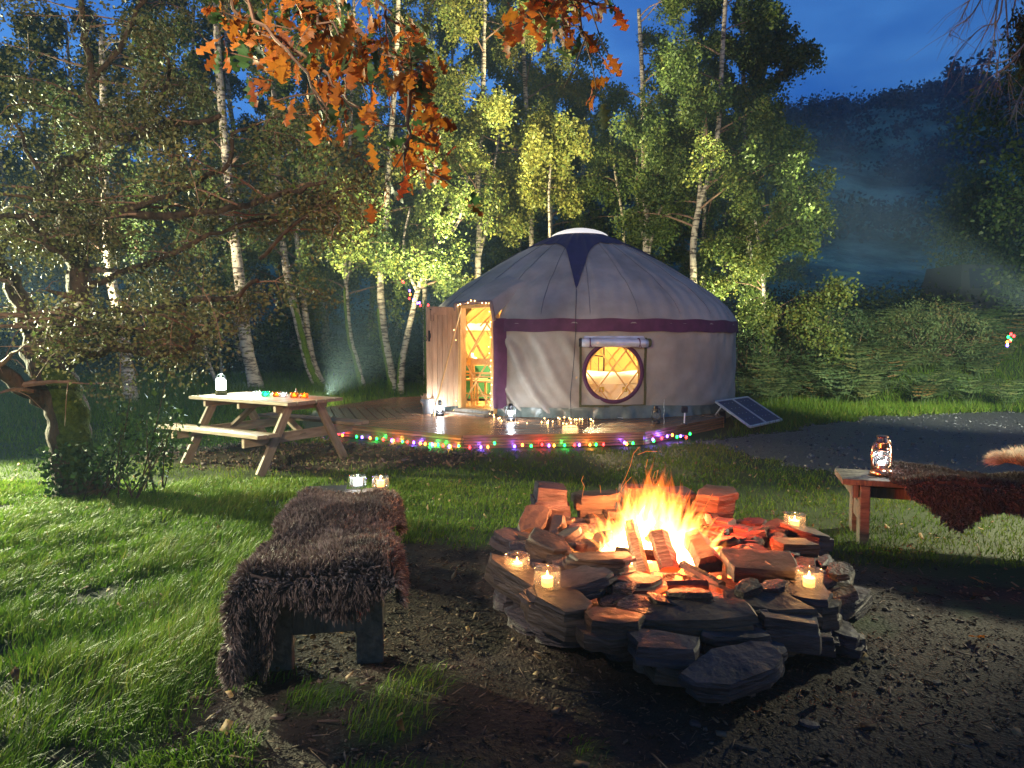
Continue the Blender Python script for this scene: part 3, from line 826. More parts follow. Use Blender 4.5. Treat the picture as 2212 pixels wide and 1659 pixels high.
# door frame, threshold, hood
A = np.array(yp(PH_D0, YR, 0)); B = np.array(yp(PH_D1, YR, 0))
dd = (B - A) / np.linalg.norm(B - A); dn = np.array([dd[1], -dd[0], 0])   # outward normal
frame = MB()
for p in (A + dd * 0.02, B - dd * 0.02):
    frame.beam((p[0], p[1], 0.2), (p[0], p[1], DOOR_TOP + 0.03), 0.05, 0.14, up=tuple(dn))
fr = frame.build('door_frame', M_pine, yurt)
MB().beam(tuple(A + np.array([0, 0, DOOR_TOP + 0.03])), tuple(B + np.array([0, 0, DOOR_TOP + 0.03])), 0.14, 0.05).build('lintel', M_pine, yurt)
MB().beam(tuple(A + dn * .07 + np.array([0, 0, 0.225])), tuple(B + dn * .07 + np.array([0, 0, 0.225])), 0.22, 0.07).build('threshold', M_oldwood, yurt)
MB().beam(tuple(A - dd * .05 + dn * .24 + np.array([0, 0, 0.197])), tuple(B + dd * .05 + dn * .24 + np.array([0, 0, 0.197])), 0.20, 0.03).build('doorstep', M_oldwood, yurt)
# purple canvas jamb on the right of the opening
q = B + dd * 0.09
MB().grid(lambda u, v: tuple(B - dd * .01 + dd * (0.21 * u) + dn * (0.085 * math.sin(math.pi * min(1, u * 1.05)) + 0.055 + 0.01 * math.sin(v * 9)) - dn * 0.09 * u + np.array([0, 0, 0.30 + 1.45 * v])), 10, 12).build('door_jamb_cover', M_purple, yurt, smooth=True)
# canvas hood lifted over the lintel
mid = (A + B) / 2; phm = (PH_D0 + PH_D1) / 2
def hood(u, v):
    s = (u - 0.5) * 2
    half = 0.485 * (1 + 0.25 * v)
    front = mid + dd * s * 0.475 + dn * 0.13
    prof = min(1.0, (1 - abs(s)) * 5) ** 0.5 if abs(s) > 0.8 else 1.0
    zf = DOOR_TOP + 0.095 - 0.26 * max(0, abs(s) - 0.86) / 0.14 * 1.0
    back = np.array(roof_p(phm + s * 0.235, 0.60 + 0.10 * abs(s), 0.006))
    f = np.array([front[0], front[1], zf])
    p = f * (1 - v) + back * v
    p[2] += 0.05 * math.sin(math.pi * v) * (1 - abs(s) ** 3)
    return tuple(p)
M_hood = mat('hood_canvas', (0.19, 0.12, 0.11), (0.25, 0.17, 0.15), rough=0.75, scale=6)
MB().grid(hood, 28, 12).build('door_hood', M_roofc, yurt, smooth=True)
MB().tube([tuple(mid + dd * s * 0.475 + dn * 0.13 + np.array([0, 0, DOOR_TOP + 0.085 - 0.30 * max(0, abs(s) - 0.84) / 0.16])) for s in np.linspace(-1, 1, 25)], 0.030, 8).build('hood_edge', M_hood, yurt, smooth=True)
# the door leaf, swung wide open
H0 = A - dd * 0.01 + dn * 0.07; tip_w = P(921, 780, 11.16); tip = tip_w[:2] - YC
dl = np.array([tip[0] - H0[0], tip[1] - H0[1], 0]); LW = np.linalg.norm(dl); dl /= LW; ln = np.array([-dl[1], dl[0], 0])
if ln[1] > 0: ln = -ln
door = bpy.data.objects.new('door', None)
npl = 6
db = MB(); 
door_root = None
boards = []
for i in range(npl):
    w = LW / npl
    b = MB(); b.tint = random.random()
    p0 = H0 + dl * (w * (i + .5))
    b.beam((p0[0], p0[1], 0.29), (p0[0], p0[1], 1.955), 0.022, w - 0.005, up=tuple(dl), bev=0.003)
    boards.append(b)
door_root = MB()
door_root.tint = 0.4
for z in (0.45, 1.20, 1.78):
    p0 = H0 - ln * 0.022
    door_root.beam((*(p0 + dl * .03)[:2], z), (*(p0 + dl * (LW - .03))[:2], z), 0.02, 0.09)
door = door_root.build('door', M_door, yurt, tint=True)
for b in boards: b.build('plank', M_door, door, tint=True)
b = MB(); b.tint = 0.9; b.beam((*(H0 + ln * 0.017 + dl * .02)[:2], 1.88), (*(H0 + ln * 0.017 + dl * (LW - .02))[:2], 1.88), 0.012, 0.12); b.build('head_rail', M_door, door, tint=True)
lat = MB(); lp = H0 + dl * (LW - 0.045) + ln * 0.02
lat.beam((lp[0], lp[1], 1.38), (lp[0], lp[1], 1.56), 0.012, 0.03, up=tuple(dl)); lat.tube([(lp + ln * .02 + np.array([0, 0, 1.42]))[:3], (lp + ln * .05 + np.array([0, 0, 1.45])), (lp + ln * .05 + np.array([0, 0, 1.50])), (lp + ln * .02 + np.array([0, 0, 1.53]))], 0.008, 6)
lat.tube([tuple(lp + dl * 0.07 + ln * 0.0 + np.array([0.03 * math.cos(a), 0, 1.43 + 0.045 * math.sin(a)])) for a in np.linspace(0, 6.28, 12)], 0.007, 5)
lat.build('door_handle', M_iron, door)
hk = MB(); hp = H0 + dl * (LW - 0.07) + ln * 0.03
hk.tube([hp + np.array([0, 0, 1.90]), hp + np.array([0, 0, 1.72]), hp - dl * 0.05 + np.array([0, 0, 1.715]), hp - dl * 0.06 + np.array([0, 0, 1.85])], 0.003, 5)
hk.lathe([(0.0, 0), (0.014, 0), (0.014, 0.015), (0, 0.015)], tuple(hp + np.array([0, 0, 1.895])), 8)
hk.build('hook', M_iron, door)
# clear vertical trim poles beside the hinge
for k in (0.02, 0.055):
    p0 = H0 + ln * (0.05) + dl * (-k + 0.03)
    MB().beam((p0[0], p0[1], 0.24), (p0[0], p0[1], 1.96), 0.018, 0.018, up=(1, 0, 0)).build('frame_batten', M_pine, fr)

# diagonal pole leaning on the open door
def wpt(p): return (p[0] + YC[0], p[1] + YC[1], p[2])
pa = P(996, 664, 11.28); pb = P(936, 868, 10.9); pb[2] = DECK_Z
pole = MB().tube([np.zeros(3), (pa - pb) * .5 + np.array([0, -0.004, 0]), pa - pb], 0.013, 8).build('broom_handle', M_pine)
pole.location = pb; tag(pole, 'slim wooden pole leaning against the open plank door', 'pole')

# interior --------------------------------------------------------------
lamp('yurt_lamp', 'POINT', (YC[0] + 0.2, YC[1] + 0.2, 2.35), 430, (1.0, 0.72, 0.36), 0.12)
lamp('yurt_lamp_door', 'POINT', (YC[0] - 1.2, YC[1] - 1.0, 1.75), 200, (1.0, 0.72, 0.36), 0.08)
MB().lathe([(0.0, 0.10), (0.05, 0.09), (0.09, 0.0), (0.12, -0.02), (0.0, -0.02)], (0, 0, 0), 16).build('x', emat('lamp_shade', (1.0, 0.7, 0.35), 12))
sh = bpy.data.objects['x']; sh.name = 'pendant_lamp'; sh.data.name = 'pendant_lamp'; sh.location = (YC[0] + 0.1, YC[1] + 0.1, 2.55)
tag(sh, 'glowing pendant lamp hanging inside the round tent', 'lamp')
# trellis on the far inner wall
for s in (1, -1):
    for k in range(22):
        ph0 = 2.0 + k * 0.19 * 1.0
        b = MB(); n = 6
        pts = [yp(ph0 + s * 0.42 * (i / n - .5), YR - 0.17 + 0.014 * s, 0.28 + 1.45 * i / n) for i in range(n + 1)]
        for i in range(n): b.beam(pts[i], pts[i + 1], 0.010, 0.024, up=(1, 0, 0.2))
        b.build('trellis_lath', M_pine, yurt)
MB().grid(lambda u, v: yp(1.5 + 3.3 * u, YR - 0.20, 1.62 + 0.22 * v), 40, 1).build('eave_cloth', M_linen, yurt, smooth=True)
for k in range(16):
    ph = 1.7 + k * 0.19
    MB().tube([yp(ph, YR - 0.22, 1.72), tuple(np.array(roof_p(ph, 0.1)) * np.array([.93, .93, 1]) - np.array([0, 0, .16]))], 0.016, 5, cap=False).build('roof_pole', M_pine, yurt)

def make_chair(loc, rz, label):
    t = thing('wooden_chair', label, 'chair', loc, rz, 'wooden chairs inside the yurt')
    sw = 0.40
    b = MB(); b.box((0, 0, 0.45), (sw, 0.38, 0.03)); b.build('seat', M_pine, t)
    for sx in (-1, 1):
        MB().beam((sx * 0.17, 0.17, 0), (sx * 0.17, 0.16, 0.44), 0.034, 0.034).build('leg', M_pine, t)
        MB().tube([(sx * 0.18, -0.20, 0), (sx * 0.18, -0.17, 0.42), (sx * 0.18, -0.23, 0.86)], [0.018, 0.02, 0.016], 6).build('back_post', M_pine, t)
    for z, h in ((0.80, 0.11), (0.60, 0.035), (0.54, 0.03)):
        MB().beam((-0.18, -0.21, z), (0.18, -0.21, z), 0.018, h).build('back_rail', M_pine, t)
    for y0 in (-0.18, 0.17):
        MB().beam((-0.17, y0, 0.2), (0.17, y0, 0.2), 0.018, 0.02).build('stretcher', M_pine, t)
    return t
cA = P(1046, 850, 12.0); make_chair((cA[0], cA[1], 0.226), R(-12), 'wooden chair nearest the open doorway of the round tent')
cB = P(1022, 850, 12.55); make_chair((cB[0], cB[1], 0.226), R(-35), 'wooden chair behind the nearer one, drawn to the small table inside')
tb = P(1018, 850, 13.1)
t = thing('small_table', 'small wooden table set with crockery inside the doorway', 'table', (tb[0], tb[1], 0.226))
MB().lathe([(0.0, 0.70), (0.42, 0.70), (0.42, 0.73), (0, 0.73)], k=24).build('table_top', M_pine, t)
MB().tube([(0, 0, 0), (0, 0, 0.70)], 0.035, 8).build('pedestal', M_pine, t)
for k, (dx, dy, r, h, nm, lb) in enumerate([(-0.15, -0.2, .05, .09, 'mug', 'white mug at the left of the small table'), (0.02, -0.12, .04, .20, 'jug', 'tall white jug in the middle of the small table'),
                               (0.16, -0.18, .075, .05, 'bowl', 'white bowl at the right of the small table'), (0.08, -0.3, .055, .12, 'teapot', 'white teapot at the front of the small table')]):
    b = MB().lathe([(r * .7, 0), (r, h * .4), (r * .85, h), (r * .8, h), (r * .9, h * .4), (0, 0.01)], k=14)
    b.tube([(r * .9, 0, h * .8), (r * 1.5, 0, h * .7), (r * 1.4, 0, h * .3), (r * .9, 0, h * .2)], 0.006, 5)
    o = b.build(nm, M_linen, smooth=True); o.location = (tb[0] + dx, tb[1] + dy, 0.226 + 0.731); tag(o, lb, nm)
sb = P(1052, 860, 13.4)
t = thing('sofa', 'low sofa with red and green covers inside the round tent', 'sofa', (sb[0], sb[1], 0.226), R(10))
MB().box((0, 0, 0.22), (1.0, 0.6, 0.34)).build('base', M_green, t); MB().box((0.35, -0.08, 0.36), (0.5, 0.5, 0.25)).build('cushion', M_red, t); MB().box((0, 0.3, 0.5), (1.0, 0.14, 0.4)).build('backrest', M_green, t)
# bed behind the round window
be = thing('bed', 'double bed with white duvet and black iron headboard behind the round window', 'bed', (YC[0] + 0.45, YC[1] - 1.35, 0.226), R(2))
MB().grid(lambda u, v: (-0.95 + 2.1 * u, -0.62 + 1.35 * v, 0.42 + 0.16 * min(1, 6 * min(v, 1 - v, .2)) * 1 + 0.02 * math.sin(u * 14 + v * 5) + 0.015 * math.sin(v * 17)), 30, 20).build('duvet', M_linen, be, smooth=True)
MB().grid(lambda u, v: (-0.95 + 2.1 * u, -0.63, 0.12 + 0.31 * v + 0 * u), 20, 4).build('valance', M_linen, be)
MB().box((0.1, 0.05, 0.25), (2.05, 1.3, 0.22)).build('mattress', M_linen, be)
hb = MB()
for x in np.linspace(-1.0, -0.1, 7): hb.tube([(x, 0.78, 0.2), (x, 0.78, 0.85)], 0.008, 5)
hb.tube([(-1.05, 0.78, 0.86), (-0.5, 0.78, 0.93), (0.0, 0.78, 0.86)], 0.012, 6); hb.tube([(0.0, 0.78, 0.1), (0.0, 0.78, 1.3)], 0.014, 6); hb.tube([(-1.05, 0.78, 0.1), (-1.05, 0.78, 1.0)], 0.014, 6)
hb.build('headboard', M_iron, be)
for i, x in enumerate((-0.28, 0.12, 0.52)):
    b = MB(); b.box((x, -0.645, 0.34), (0.085, 0.006, 0.085)); b.build('badge', mat('olive_badge', (0.30, 0.27, 0.03), rough=0.8) if i == 0 else MATS['olive_badge'], be)
    MB().add([(x - .016, -0.650, .315), (x + .016, -0.650, .315), (x + .004, -0.650, .345), (x, -0.650, .372), (x - .004, -0.650, .345)], [(0, 1, 2, 3, 4)]).build('badge_print', M_linen, be)
for i, (dx, mm, lb) in enumerate([(-0.75, M_red, 'red arched chair back beyond the bed'), (-0.50, M_green, 'green arched chair back beyond the bed')]):
    t = thing('armchair', lb, 'chair', (YC[0] + dx, YC[1] + 0.9, 0.226))
    MB().grid(lambda u, v: (-0.2 + 0.4 * u, 0.0, 0.1 + v * (0.85 + 0.28 * math.sqrt(max(0, 1 - (2 * u - 1) ** 2)))), 14, 4).build('backrest', mm, t)
    MB().box((0, -0.25, 0.3), (0.42, 0.45, 0.14)).build('seat', mm, t)

# ================================================================== LANTERNS, BUCKET, STRING LIGHTS
def storm_lantern(loc, rz, label, metal, glow, hh=0.26, lit=14.0, group=None, smooth=True):
    """hurricane lantern: tank base, globe, side tubes, chimney, cap, bail"""
    k = hh / 0.27
    t = thing('storm_lantern', label, 'lantern', loc, rz, group)
    def sc(p): return [(a * k, b * k) for a, b in p]
    MB().lathe(sc([(0, 0), (0.062, 0), (0.066, 0.006), (0.064, 0.030), (0.055, 0.040), (0.030, 0.046), (0.026, 0.062), (0.034, 0.068), (0.0, 0.068)]), k=24).build('base', metal, t, auto=40)
    MB().lathe(sc([(0.030, 0.068), (0.043, 0.085), (0.050, 0.108), (0.045, 0.135), (0.034, 0.158)]), k=24).build('globe', M_glass, t, smooth=True)
    MB().lathe(sc([(0.034, 0.156), (0.040, 0.160), (0.036, 0.172), (0.030, 0.176), (0.031, 0.205), (0.040, 0.212), (0.034, 0.222), (0.028, 0.240), (0.036, 0.246), (0.030, 0.252), (0, 0.255)]), k=24).build('chimney', metal, t, auto=40)
    for s in (-1, 1):
        MB().tube([(s * 0.050 * k, 0, 0.035 * k), (s * 0.074 * k, 0, 0.060 * k), (s * 0.078 * k, 0, 0.12 * k), (s * 0.070 * k, 0, 0.185 * k), (s * 0.055 * k, 0, 0.215 * k), (s * 0.034 * k, 0, 0.212 * k)], 0.0075 * k, 8).build('side_tube', metal, t, smooth=True)
    MB().tube([(0.080 * k * math.cos(a), 0.03 * k * abs(math.sin(a)), (0.15 - 0.10 * math.sin(a)) * k) for a in np.linspace(0, math.pi, 14)], 0.002 * k, 5).build('bail_handle', metal, t)
    g = MB()
    for z in (0.095, 0.125): g.tube([(0.053 * k * math.cos(a), 0.053 * k * math.sin(a), z * k + 0.012 * k * math.sin(2 * a)) for a in np.linspace(0, 2 * math.pi, 18)], 0.0018 * k, 4)
    g.build('globe_guard', metal, t)
    MB().lathe(sc([(0, 0.070), (0.018, 0.072), (0.020, 0.082), (0.012, 0.092), (0.0, 0.094)]), k=12).build('led', glow, t)
    if lit:
        for sy_ in (-1, 1): lamp('lantern_light', 'POINT', (loc[0] + 0.01, loc[1] + sy_ * 0.062 * k, loc[2] + 0.12 * k), lit / 2, (0.86, 0.92, 1.0), 0.012)
    return t
lp1 = G(950, 897, DECK_Z); lp2 = G(1103, 909, DECK_Z)
E_big = emat('lantern_glow', (0.88, 0.94, 1.0), 10)
def glow_globe(t, hh):
    k = hh / 0.27
    MB().lathe([(0.018 * k, 0.072 * k), (0.034 * k, 0.095 * k), (0.036 * k, 0.12 * k), (0.024 * k, 0.148 * k), (0, 0.15 * k)], k=12).build('led_core', E_big, t, smooth=True)
t = storm_lantern(lp1, 0.2, 'lit white lantern on the deck beside the metal bucket', M_iron, E_white, 0.27, 26); glow_globe(t, .27)
t = storm_lantern(lp2, 0.1, 'lit white lantern on the deck at the foot of the purple door post', M_iron, E_white, 0.28, 15); glow_globe(t, .28)
lp3 = G(1417, 914, DECK_Z)
storm_lantern(lp3, 0.4, 'unlit dark storm lantern standing against the tent skirt', M_blackp, M_glass, 0.27, 0)

bk = G(927, 893, DECK_Z)
bucket = thing('bucket', 'galvanised bucket holding brown paper beside the open door', 'bucket', bk)
MB().lathe([(0.0, 0.004), (0.095, 0.0), (0.100, 0.01), (0.128, 0.235), (0.136, 0.240), (0.132, 0.246), (0.122, 0.235), (0.095, 0.02), (0, 0.015)], k=28).build('body', M_zinc, bucket, auto=35)
MB().tube([(-0.135 * math.cos(a), -0.05 - 0.09 * math.sin(a), 0.23 - 0.05 * math.sin(a)) for a in np.linspace(0, math.pi, 12)], 0.004, 5).build('bail_handle', M_zinc, bucket)
kd = MB()
for i in range(9):
    a = random.uniform(0, 6.28); r = random.uniform(0.02, 0.07)
    kd.grid(lambda u, v: (r * math.cos(a) + (u - .5) * 0.14 + 0.03 * math.sin(v * 9 + i), r * math.sin(a) + 0.05 * math.sin(u * 7 + i), 0.15 + v * 0.17 + 0.03 * math.sin(u * 8 + i)), 4, 4)
o = kd.build('kindling_paper', M_card); o.location = bk; tag(o, 'crumpled brown paper stuffed in the metal bucket', 'paper')

def catenary(pts, n=6, sag=0.03):
    out = []
    for a, b in zip(pts[:-1], pts[1:]):
        a = np.array(a, float); b = np.array(b, float)
        for i in range(n):
            t = i / n; p = a * (1 - t) + b * t; p[2] -= sag * 4 * t * (1 - t); out.append(p)
    out.append(np.array(pts[-1], float)); return out
def bulb_mesh(m, r=0.007, k=6):
    me = MB().lathe([(0, -r * 1.4), (r * .8, -r), (r, 0), (r * .7, r), (0, r * 1.5)], k=k).mesh('bulb', True); me.materials.append(m); return me
WB = bulb_mesh(E_warm, 0.0065)
# warm lights round the doorway
def wy(p): return np.array([p[0] + YC[0], p[1] + YC[1], p[2]])
pathd = [wy(A + dn * .12 - dd * .03 + np.array([0, 0, 0.22])), wy(A + dn * .12 - dd * .03 + np.array([0, 0, 1.0])), wy(A + dn * .13 - dd * .02 + np.array([0, 0, DOOR_TOP + 0.07])),
         wy(mid + dn * .17 + np.array([0, 0, DOOR_TOP + 0.10])), wy(B + dn * .14 + np.array([0, 0, DOOR_TOP + 0.08])), wy(B + dn * .10 - dd * .05 + np.array([0, 0, 1.3])), wy(B + dn * .12 + np.array([0, 0, 0.8])), wy(B + dn * .16 + dd * .02 + np.array([0, 0, 0.22])),
         lp2 + np.array([-0.15, -0.02, 0.015]), G(1180, 917, DECK_Z + .01)]
sl = thing('fairy_lights', 'warm white fairy lights strung around the open doorway', 'string lights', (0, 0, 0))
cp_ = catenary(pathd, 10, 0.015)
MB().tube(cp_, 0.0022, 4).build('cable', M_cordc, sl)
for i, p in enumerate(cp_):
    if i % 2 == 0: link('bulb', WB, sl, tuple(p + rng.normal(0, 0.012, 3)))
sl2 = thing('fairy_lights', 'loose heap of warm fairy lights lying on the deck below the round window', 'string lights', (0, 0, 0))
pts = []
for i in range(46):
    u = 1178 + i / 46 * 110 + random.uniform(-9, 9); v = 911 + random.uniform(-8, 8) + (i % 7 == 0) * -4
    p = G(u, v, DECK_Z + 0.008); p[2] += random.uniform(0, 0.03); pts.append(p)
MB().tube(pts, 0.002, 4).build('cable', M_cordc, sl2)
for p in pts[::2]: link('bulb', WB, sl2, tuple(p))
lamp('fairy_glow', 'POINT', tuple(G(1232, 909, DECK_Z + .06)), 2.2, (1.0, 0.55, 0.2), 0.12)
# white loop of cable end
o = MB().tube([G(1282, 905, DECK_Z + .02), G(1290, 893, DECK_Z + .05), G(1306, 890, DECK_Z + .06), G(1318, 900, DECK_Z + .02), G(1345, 903, DECK_Z + .02)], 0.004, 5).build('white_cable', M_alu)
tag(o, 'white cable looping off the deck against the tent skirt', 'cable')

# coloured string along the deck edge
pc = [(700, 941, 'violet'), (709, 944, 'orange'), (722, 950, 'green'), (760, 937, 'red'), (761, 948, 'violet'), (772, 951, 'orange'), (779, 954, 'green'), (798, 955, 'red'), (803, 960, 'violet'), (820, 958, 'orange'), (829, 963, 'green'), (847, 963, 'red'), (857, 966, 'violet'),
      (876, 967, 'orange'), (889, 968, 'orange'), (893, 972, 'green'), (903, 971, 'violet'), (918, 969, 'orange'), (936, 966, 'green'), (950, 966, 'red'), (961, 969, 'violet'), (975, 964, 'orange'), (998, 963, 'green'), (1016, 966, 'red'), (1037, 968, 'violet'), (1054, 966, 'orange'),
      (1075, 957, 'green'), (1111, 970, 'violet'), (1128, 961, 'orange'), (1147, 963, 'green'), (1168, 960, 'red'), (1190, 967, 'violet'), (1207, 971, 'orange'), (1227, 967, 'green'), (1243, 963, 'red'), (1263, 967, 'violet'), (1284, 965, 'orange'), (1302, 966, 'green'), (1314, 964, 'red'),
      (1335, 956, 'violet'), (1352, 959, 'orange'), (1358, 957, 'green'), (1374, 949, 'violet'), (1395, 946, 'red'), (1394, 952, 'green'), (1441, 938, 'violet'), (1452, 939, 'orange'), (1462, 943, 'green'), (1470, 937, 'violet'), (1482, 940, 'red'), (1490, 936, 'green')]
cs = thing('coloured_string_lights', 'coloured string lights glowing along the front edge of the deck', 'string lights', (0, 0, 0))
CB = {k: bulb_mesh(m, 0.015, 8) for k, m in BULB.items()}
cpts = []
for i, (u, v, c) in enumerate(pc):
    a = math.atan2(G(u, v, 0.03)[1] - DC[1], G(u, v, 0.03)[0] - DC[0])
    # stand just outside the decagonal edge
    k = min(range(NS), key=lambda j: abs(((a - (angs[j] + math.pi / NS)) + math.pi) % (2 * math.pi) - math.pi))
    am = angs[k] + math.pi / NS
    rr = (rin + 0.05) / math.cos(a - am)
    p2 = DC + rr * np.array([math.cos(a), math.sin(a)])
    p = P(u, v, p2[1]); z = float(np.clip(p[2], 0.035, 0.14))
    if u > 1430: p = G(u, v, 0.10); z = 0.06 + 0.05 * random.random(); p2 = p[:2]
    q = np.array([p2[0], p2[1] - 0.01, z]); cpts.append(q)
    link('bulb', CB[c], cs, tuple(q))
MB().tube([p + np.array([0, 0.012, 0.012]) for p in cpts], 0.003, 4).build('cable', M_cordg, cs)
LC = {'violet': (0.25, 0.10, 1.0), 'green': (0.05, 1.0, 0.15), 'red': (1.0, 0.05, 0.04), 'orange': (1.0, 0.35, 0.05)}
for i in range(0, len(pc), 3):
    lamp('bulb_light', 'POINT', tuple(cpts[i] + np.array([0, -0.03, 0.01])), 1.1, LC[pc[i][2]], 0.015)
# lights in the birch behind
ts = thing('coloured_string_lights', 'few red and blue string lights wound up the birch left of the yurt', 'string lights', (0, 0, 0))
tp = []
for u, v, c in [(885, 628, 'violet'), (872, 610, 'red'), (869, 608, 'red'), (886, 636, 'orange'), (898, 640, 'red'), (884, 645, 'red'), (902, 655, 'violet'), (906, 654, 'violet'), (908, 660, 'red'), (925, 659, 'red'), (893, 648, 'violet')]:
    p = P(u, v, 16.2); tp.append(p); link('bulb', CB[c], ts, tuple(p)).scale = (1.3,) * 3
MB().tube(tp, 0.004, 4).build('cable', M_cordg, ts)
ts = thing('coloured_string_lights', 'small hanging bunch of coloured lights at the far right edge above the bank', 'string lights', (0, 0, 0)); tp = []
for u, v, c in [(2184, 722, 'red'), (2178, 728, 'green'), (2183, 734, 'green'), (2176, 739, 'orange'), (2182, 736, 'red'), (2176, 746, 'violet'), (2190, 726, 'red')]:
    p = P(u, v, 13.6); tp.append(p); link('bulb', CB[c], ts, tuple(p)).scale = (1.5,) * 3
MB().tube(tp, 0.006, 4).build('cable', M_cordg, ts)

# solar panel, lamp, case ------------------------------------------------
c00 = P(1546, 868, 11.0); c10 = P(1615, 858, 11.9); c01 = G(1620, 923, 0.03); c11 = G(1684, 916, 0.03)
c01 = P(1620, 922, 10.1); c11 = P(1686, 914, 10.9)
c11 = c01 + (c10 - c00)
o0 = np.array([*c01[:2], 0.0])
sp = thing('solar_array', 'tilted twin solar panel propped on the grass right of the yurt', 'solar panel', o0)
ex = (c11 - c01); ey = (c00 - c01); nn = np.cross(ex, ey); nn /= np.linalg.norm(nn)
if nn[2] < 0: nn = -nn
base = c01 - o0
def pq(a, b, l=0.0): return base + ex * a + ey * b + nn * l
b = MB(); 
for (a0, b0), (a1, b1) in [((0, 0), (1, 0)), ((0, 1), (1, 1)), ((0, 0), (0, 1)), ((1, 0), (1, 1)), ((.5, 0), (.5, 1))]:
    b.beam(pq(a0, b0), pq(a1, b1), 0.030, 0.030, up=tuple(nn))
b.build('frame', M_alu, sp)
for s in (0, 1):
    a0 = 0.025 + s * 0.5; a1 = 0.475 + s * 0.5
    b = MB(); b.add([pq(a0, .02, -.008), pq(a1, .02, -.008), pq(a1, .98, -.008), pq(a0, .98, -.008), pq(a0, .02, .004), pq(a1, .02, .004), pq(a1, .98, .004), pq(a0, .98, .004)], [(3, 2, 1, 0), (4, 5, 6, 7), (0, 1, 5, 4), (1, 2, 6, 5), (2, 3, 7, 6), (3, 0, 4, 7)])
    pn = b.build('panel', M_blackp, sp)
    for i in range(4):
        for j in range(9):
            x0 = a0 + (a1 - a0) * (i + .06) / 4; x1 = a0 + (a1 - a0) * (i + .94) / 4; y0 = .03 + .94 * (j + .06) / 9; y1 = .03 + .94 * (j + .94) / 9
            b = MB().add([pq(x0, y0, .007), pq(x1, y0, .007), pq(x1, y1, .007), pq(x0, y1, .007)], [(0, 1, 2, 3)])
            b.build('cell', M_pv, pn)
    b = MB()
    for i in range(1, 4):
        for j in (2, 4, 6, 8): 
            c = pq(a0 + (a1 - a0) * i / 4, .03 + .94 * j / 9, .009)
            b.add([c + ex * .012, c + ey * .012, c - ex * .012, c - ey * .012], [(0, 1, 2, 3)])
    b.build('cell_contacts', M_alu, pn)
b = MB(); p0 = pq(0.05, .85, -.02); b.beam(p0, (p0[0] - 0.12, p0[1] + .25, 0.02), 0.02, 0.02); p0 = pq(0.95, .85, -.02); b.beam(p0, (p0[0] + 0.05, p0[1] + .3, 0.02), 0.02, 0.02)
b.build('support_leg', M_alu, sp)
cpnt = G(1532, 912, 0)
t = thing('battery_case', 'black battery case with straps between yurt and solar panel', 'case', cpnt, R(8))
MB().box((0, 0, 0.10), (0.50, 0.25, 0.2), taper=0.06).build('body', M_blackp, t)
for s in (-.1, .1): MB().beam((s, -0.131, 0.02), (s, -0.131, 0.19), 0.02, 0.006, up=(0, 1, 0)).build('strap', M_alu, t)
lpt = G(1478, 917, 0.17)
t = thing('solar_lamp', 'small dark solar spotlight on a short stand by the tent skirt', 'lamp', lpt)
MB().box((0, 0, 0.22), (0.085, 0.05, 0.085), Matrix.Rotation(0.25, 3, 'X')).build('head', M_blackp, t); MB().tube([(0, 0, 0.0), (0.005, 0, 0.18)], 0.011, 6).build('stem', M_alu, t); MB().lathe([(0, 0), (0.05, 0), (0.04, 0.02), (0, 0.02)], k=10).build('base', M_blackp, t)
jt = G(1434, 916, DECK_Z)
o = MB().tube([jt * 0 + np.array([0, 0, z]) + np.array([0.004 * math.sin(z * 40), 0, 0]) for z in np.linspace(0, 0.36, 14)], [0.004 + 0.003 * (i % 2) for i in range(14)], 5).build('bead_chain', M_steel)
o.location = jt; tag(o, 'glass bead chain hanging beside the unlit storm lantern', 'chain')
# floodlight behind the table
fl = np.array([-3.55, 12.55, 0.0])
t = thing('floodlight', 'small lit floodlight on the grass behind the picnic table', 'floodlight', fl)
MB().box((0, 0, 0.20), (0.16, 0.06, 0.12), Matrix.Rotation(-0.5, 3, 'X')).build('housing', M_blackp, t)
MB().box((0.0, -0.036, 0.21), (0.07, 0.02, 0.06), Matrix.Rotation(-0.5, 3, 'X')).build('lens', E_white, t)
b = MB(); 
for a in (0.3, 2.4, 4.5): b.tube([(0, 0, 0.15), (0.12 * math.cos(a), 0.12 * math.sin(a), 0)], 0.008, 5)
b.build('tripod', M_blackp, t)
lamp('floodlight_spill', 'POINT', (fl[0] - 0.1, fl[1] + 0.2, 0.30), 6, (1.0, 0.96, 0.8), 0.05)

# ================================================================== PICNIC TABLE
pt = thing('picnic_table', 'weathered wooden picnic table with attached benches beside the deck', 'picnic table', (-2.84, 7.76, 0), math.atan2(0.52, -0.855))
def plank(nm, par, a, b, w, h, m=M_wood, up=(0, 0, 1), bev=0.004):
    a = Vector(a); b = Vector(b); d = b - a; L = d.length
    me = MB().beam((-L / 2, 0, 0), (L / 2, 0, 0), w, h, bev=bev).mesh(nm)
    me.materials.append(m)
    o = link(nm, me, par)
    dx = d.normalized(); u = Vector(up); sy = u.cross(dx).normalized(); uz = dx.cross(sy)
    o.matrix_local = Matrix.Translation((a + b) / 2) @ Matrix((dx, sy, uz)).transposed().to_4x4()
    return o
for i in range(6):
    y = -0.335 + i * 0.134
    plank('top_board', pt, (-0.84 + random.uniform(-.006, .006), y, 0.735), (0.84, y, 0.735), 0.122, 0.036)
for s in (-1, 1):
    for k in (0, 1):
        y = s * (0.60 + 0.128 * k)
        plank('seat_board', pt, (-0.86, y, 0.435), (0.86, y, 0.435), 0.120, 0.036)
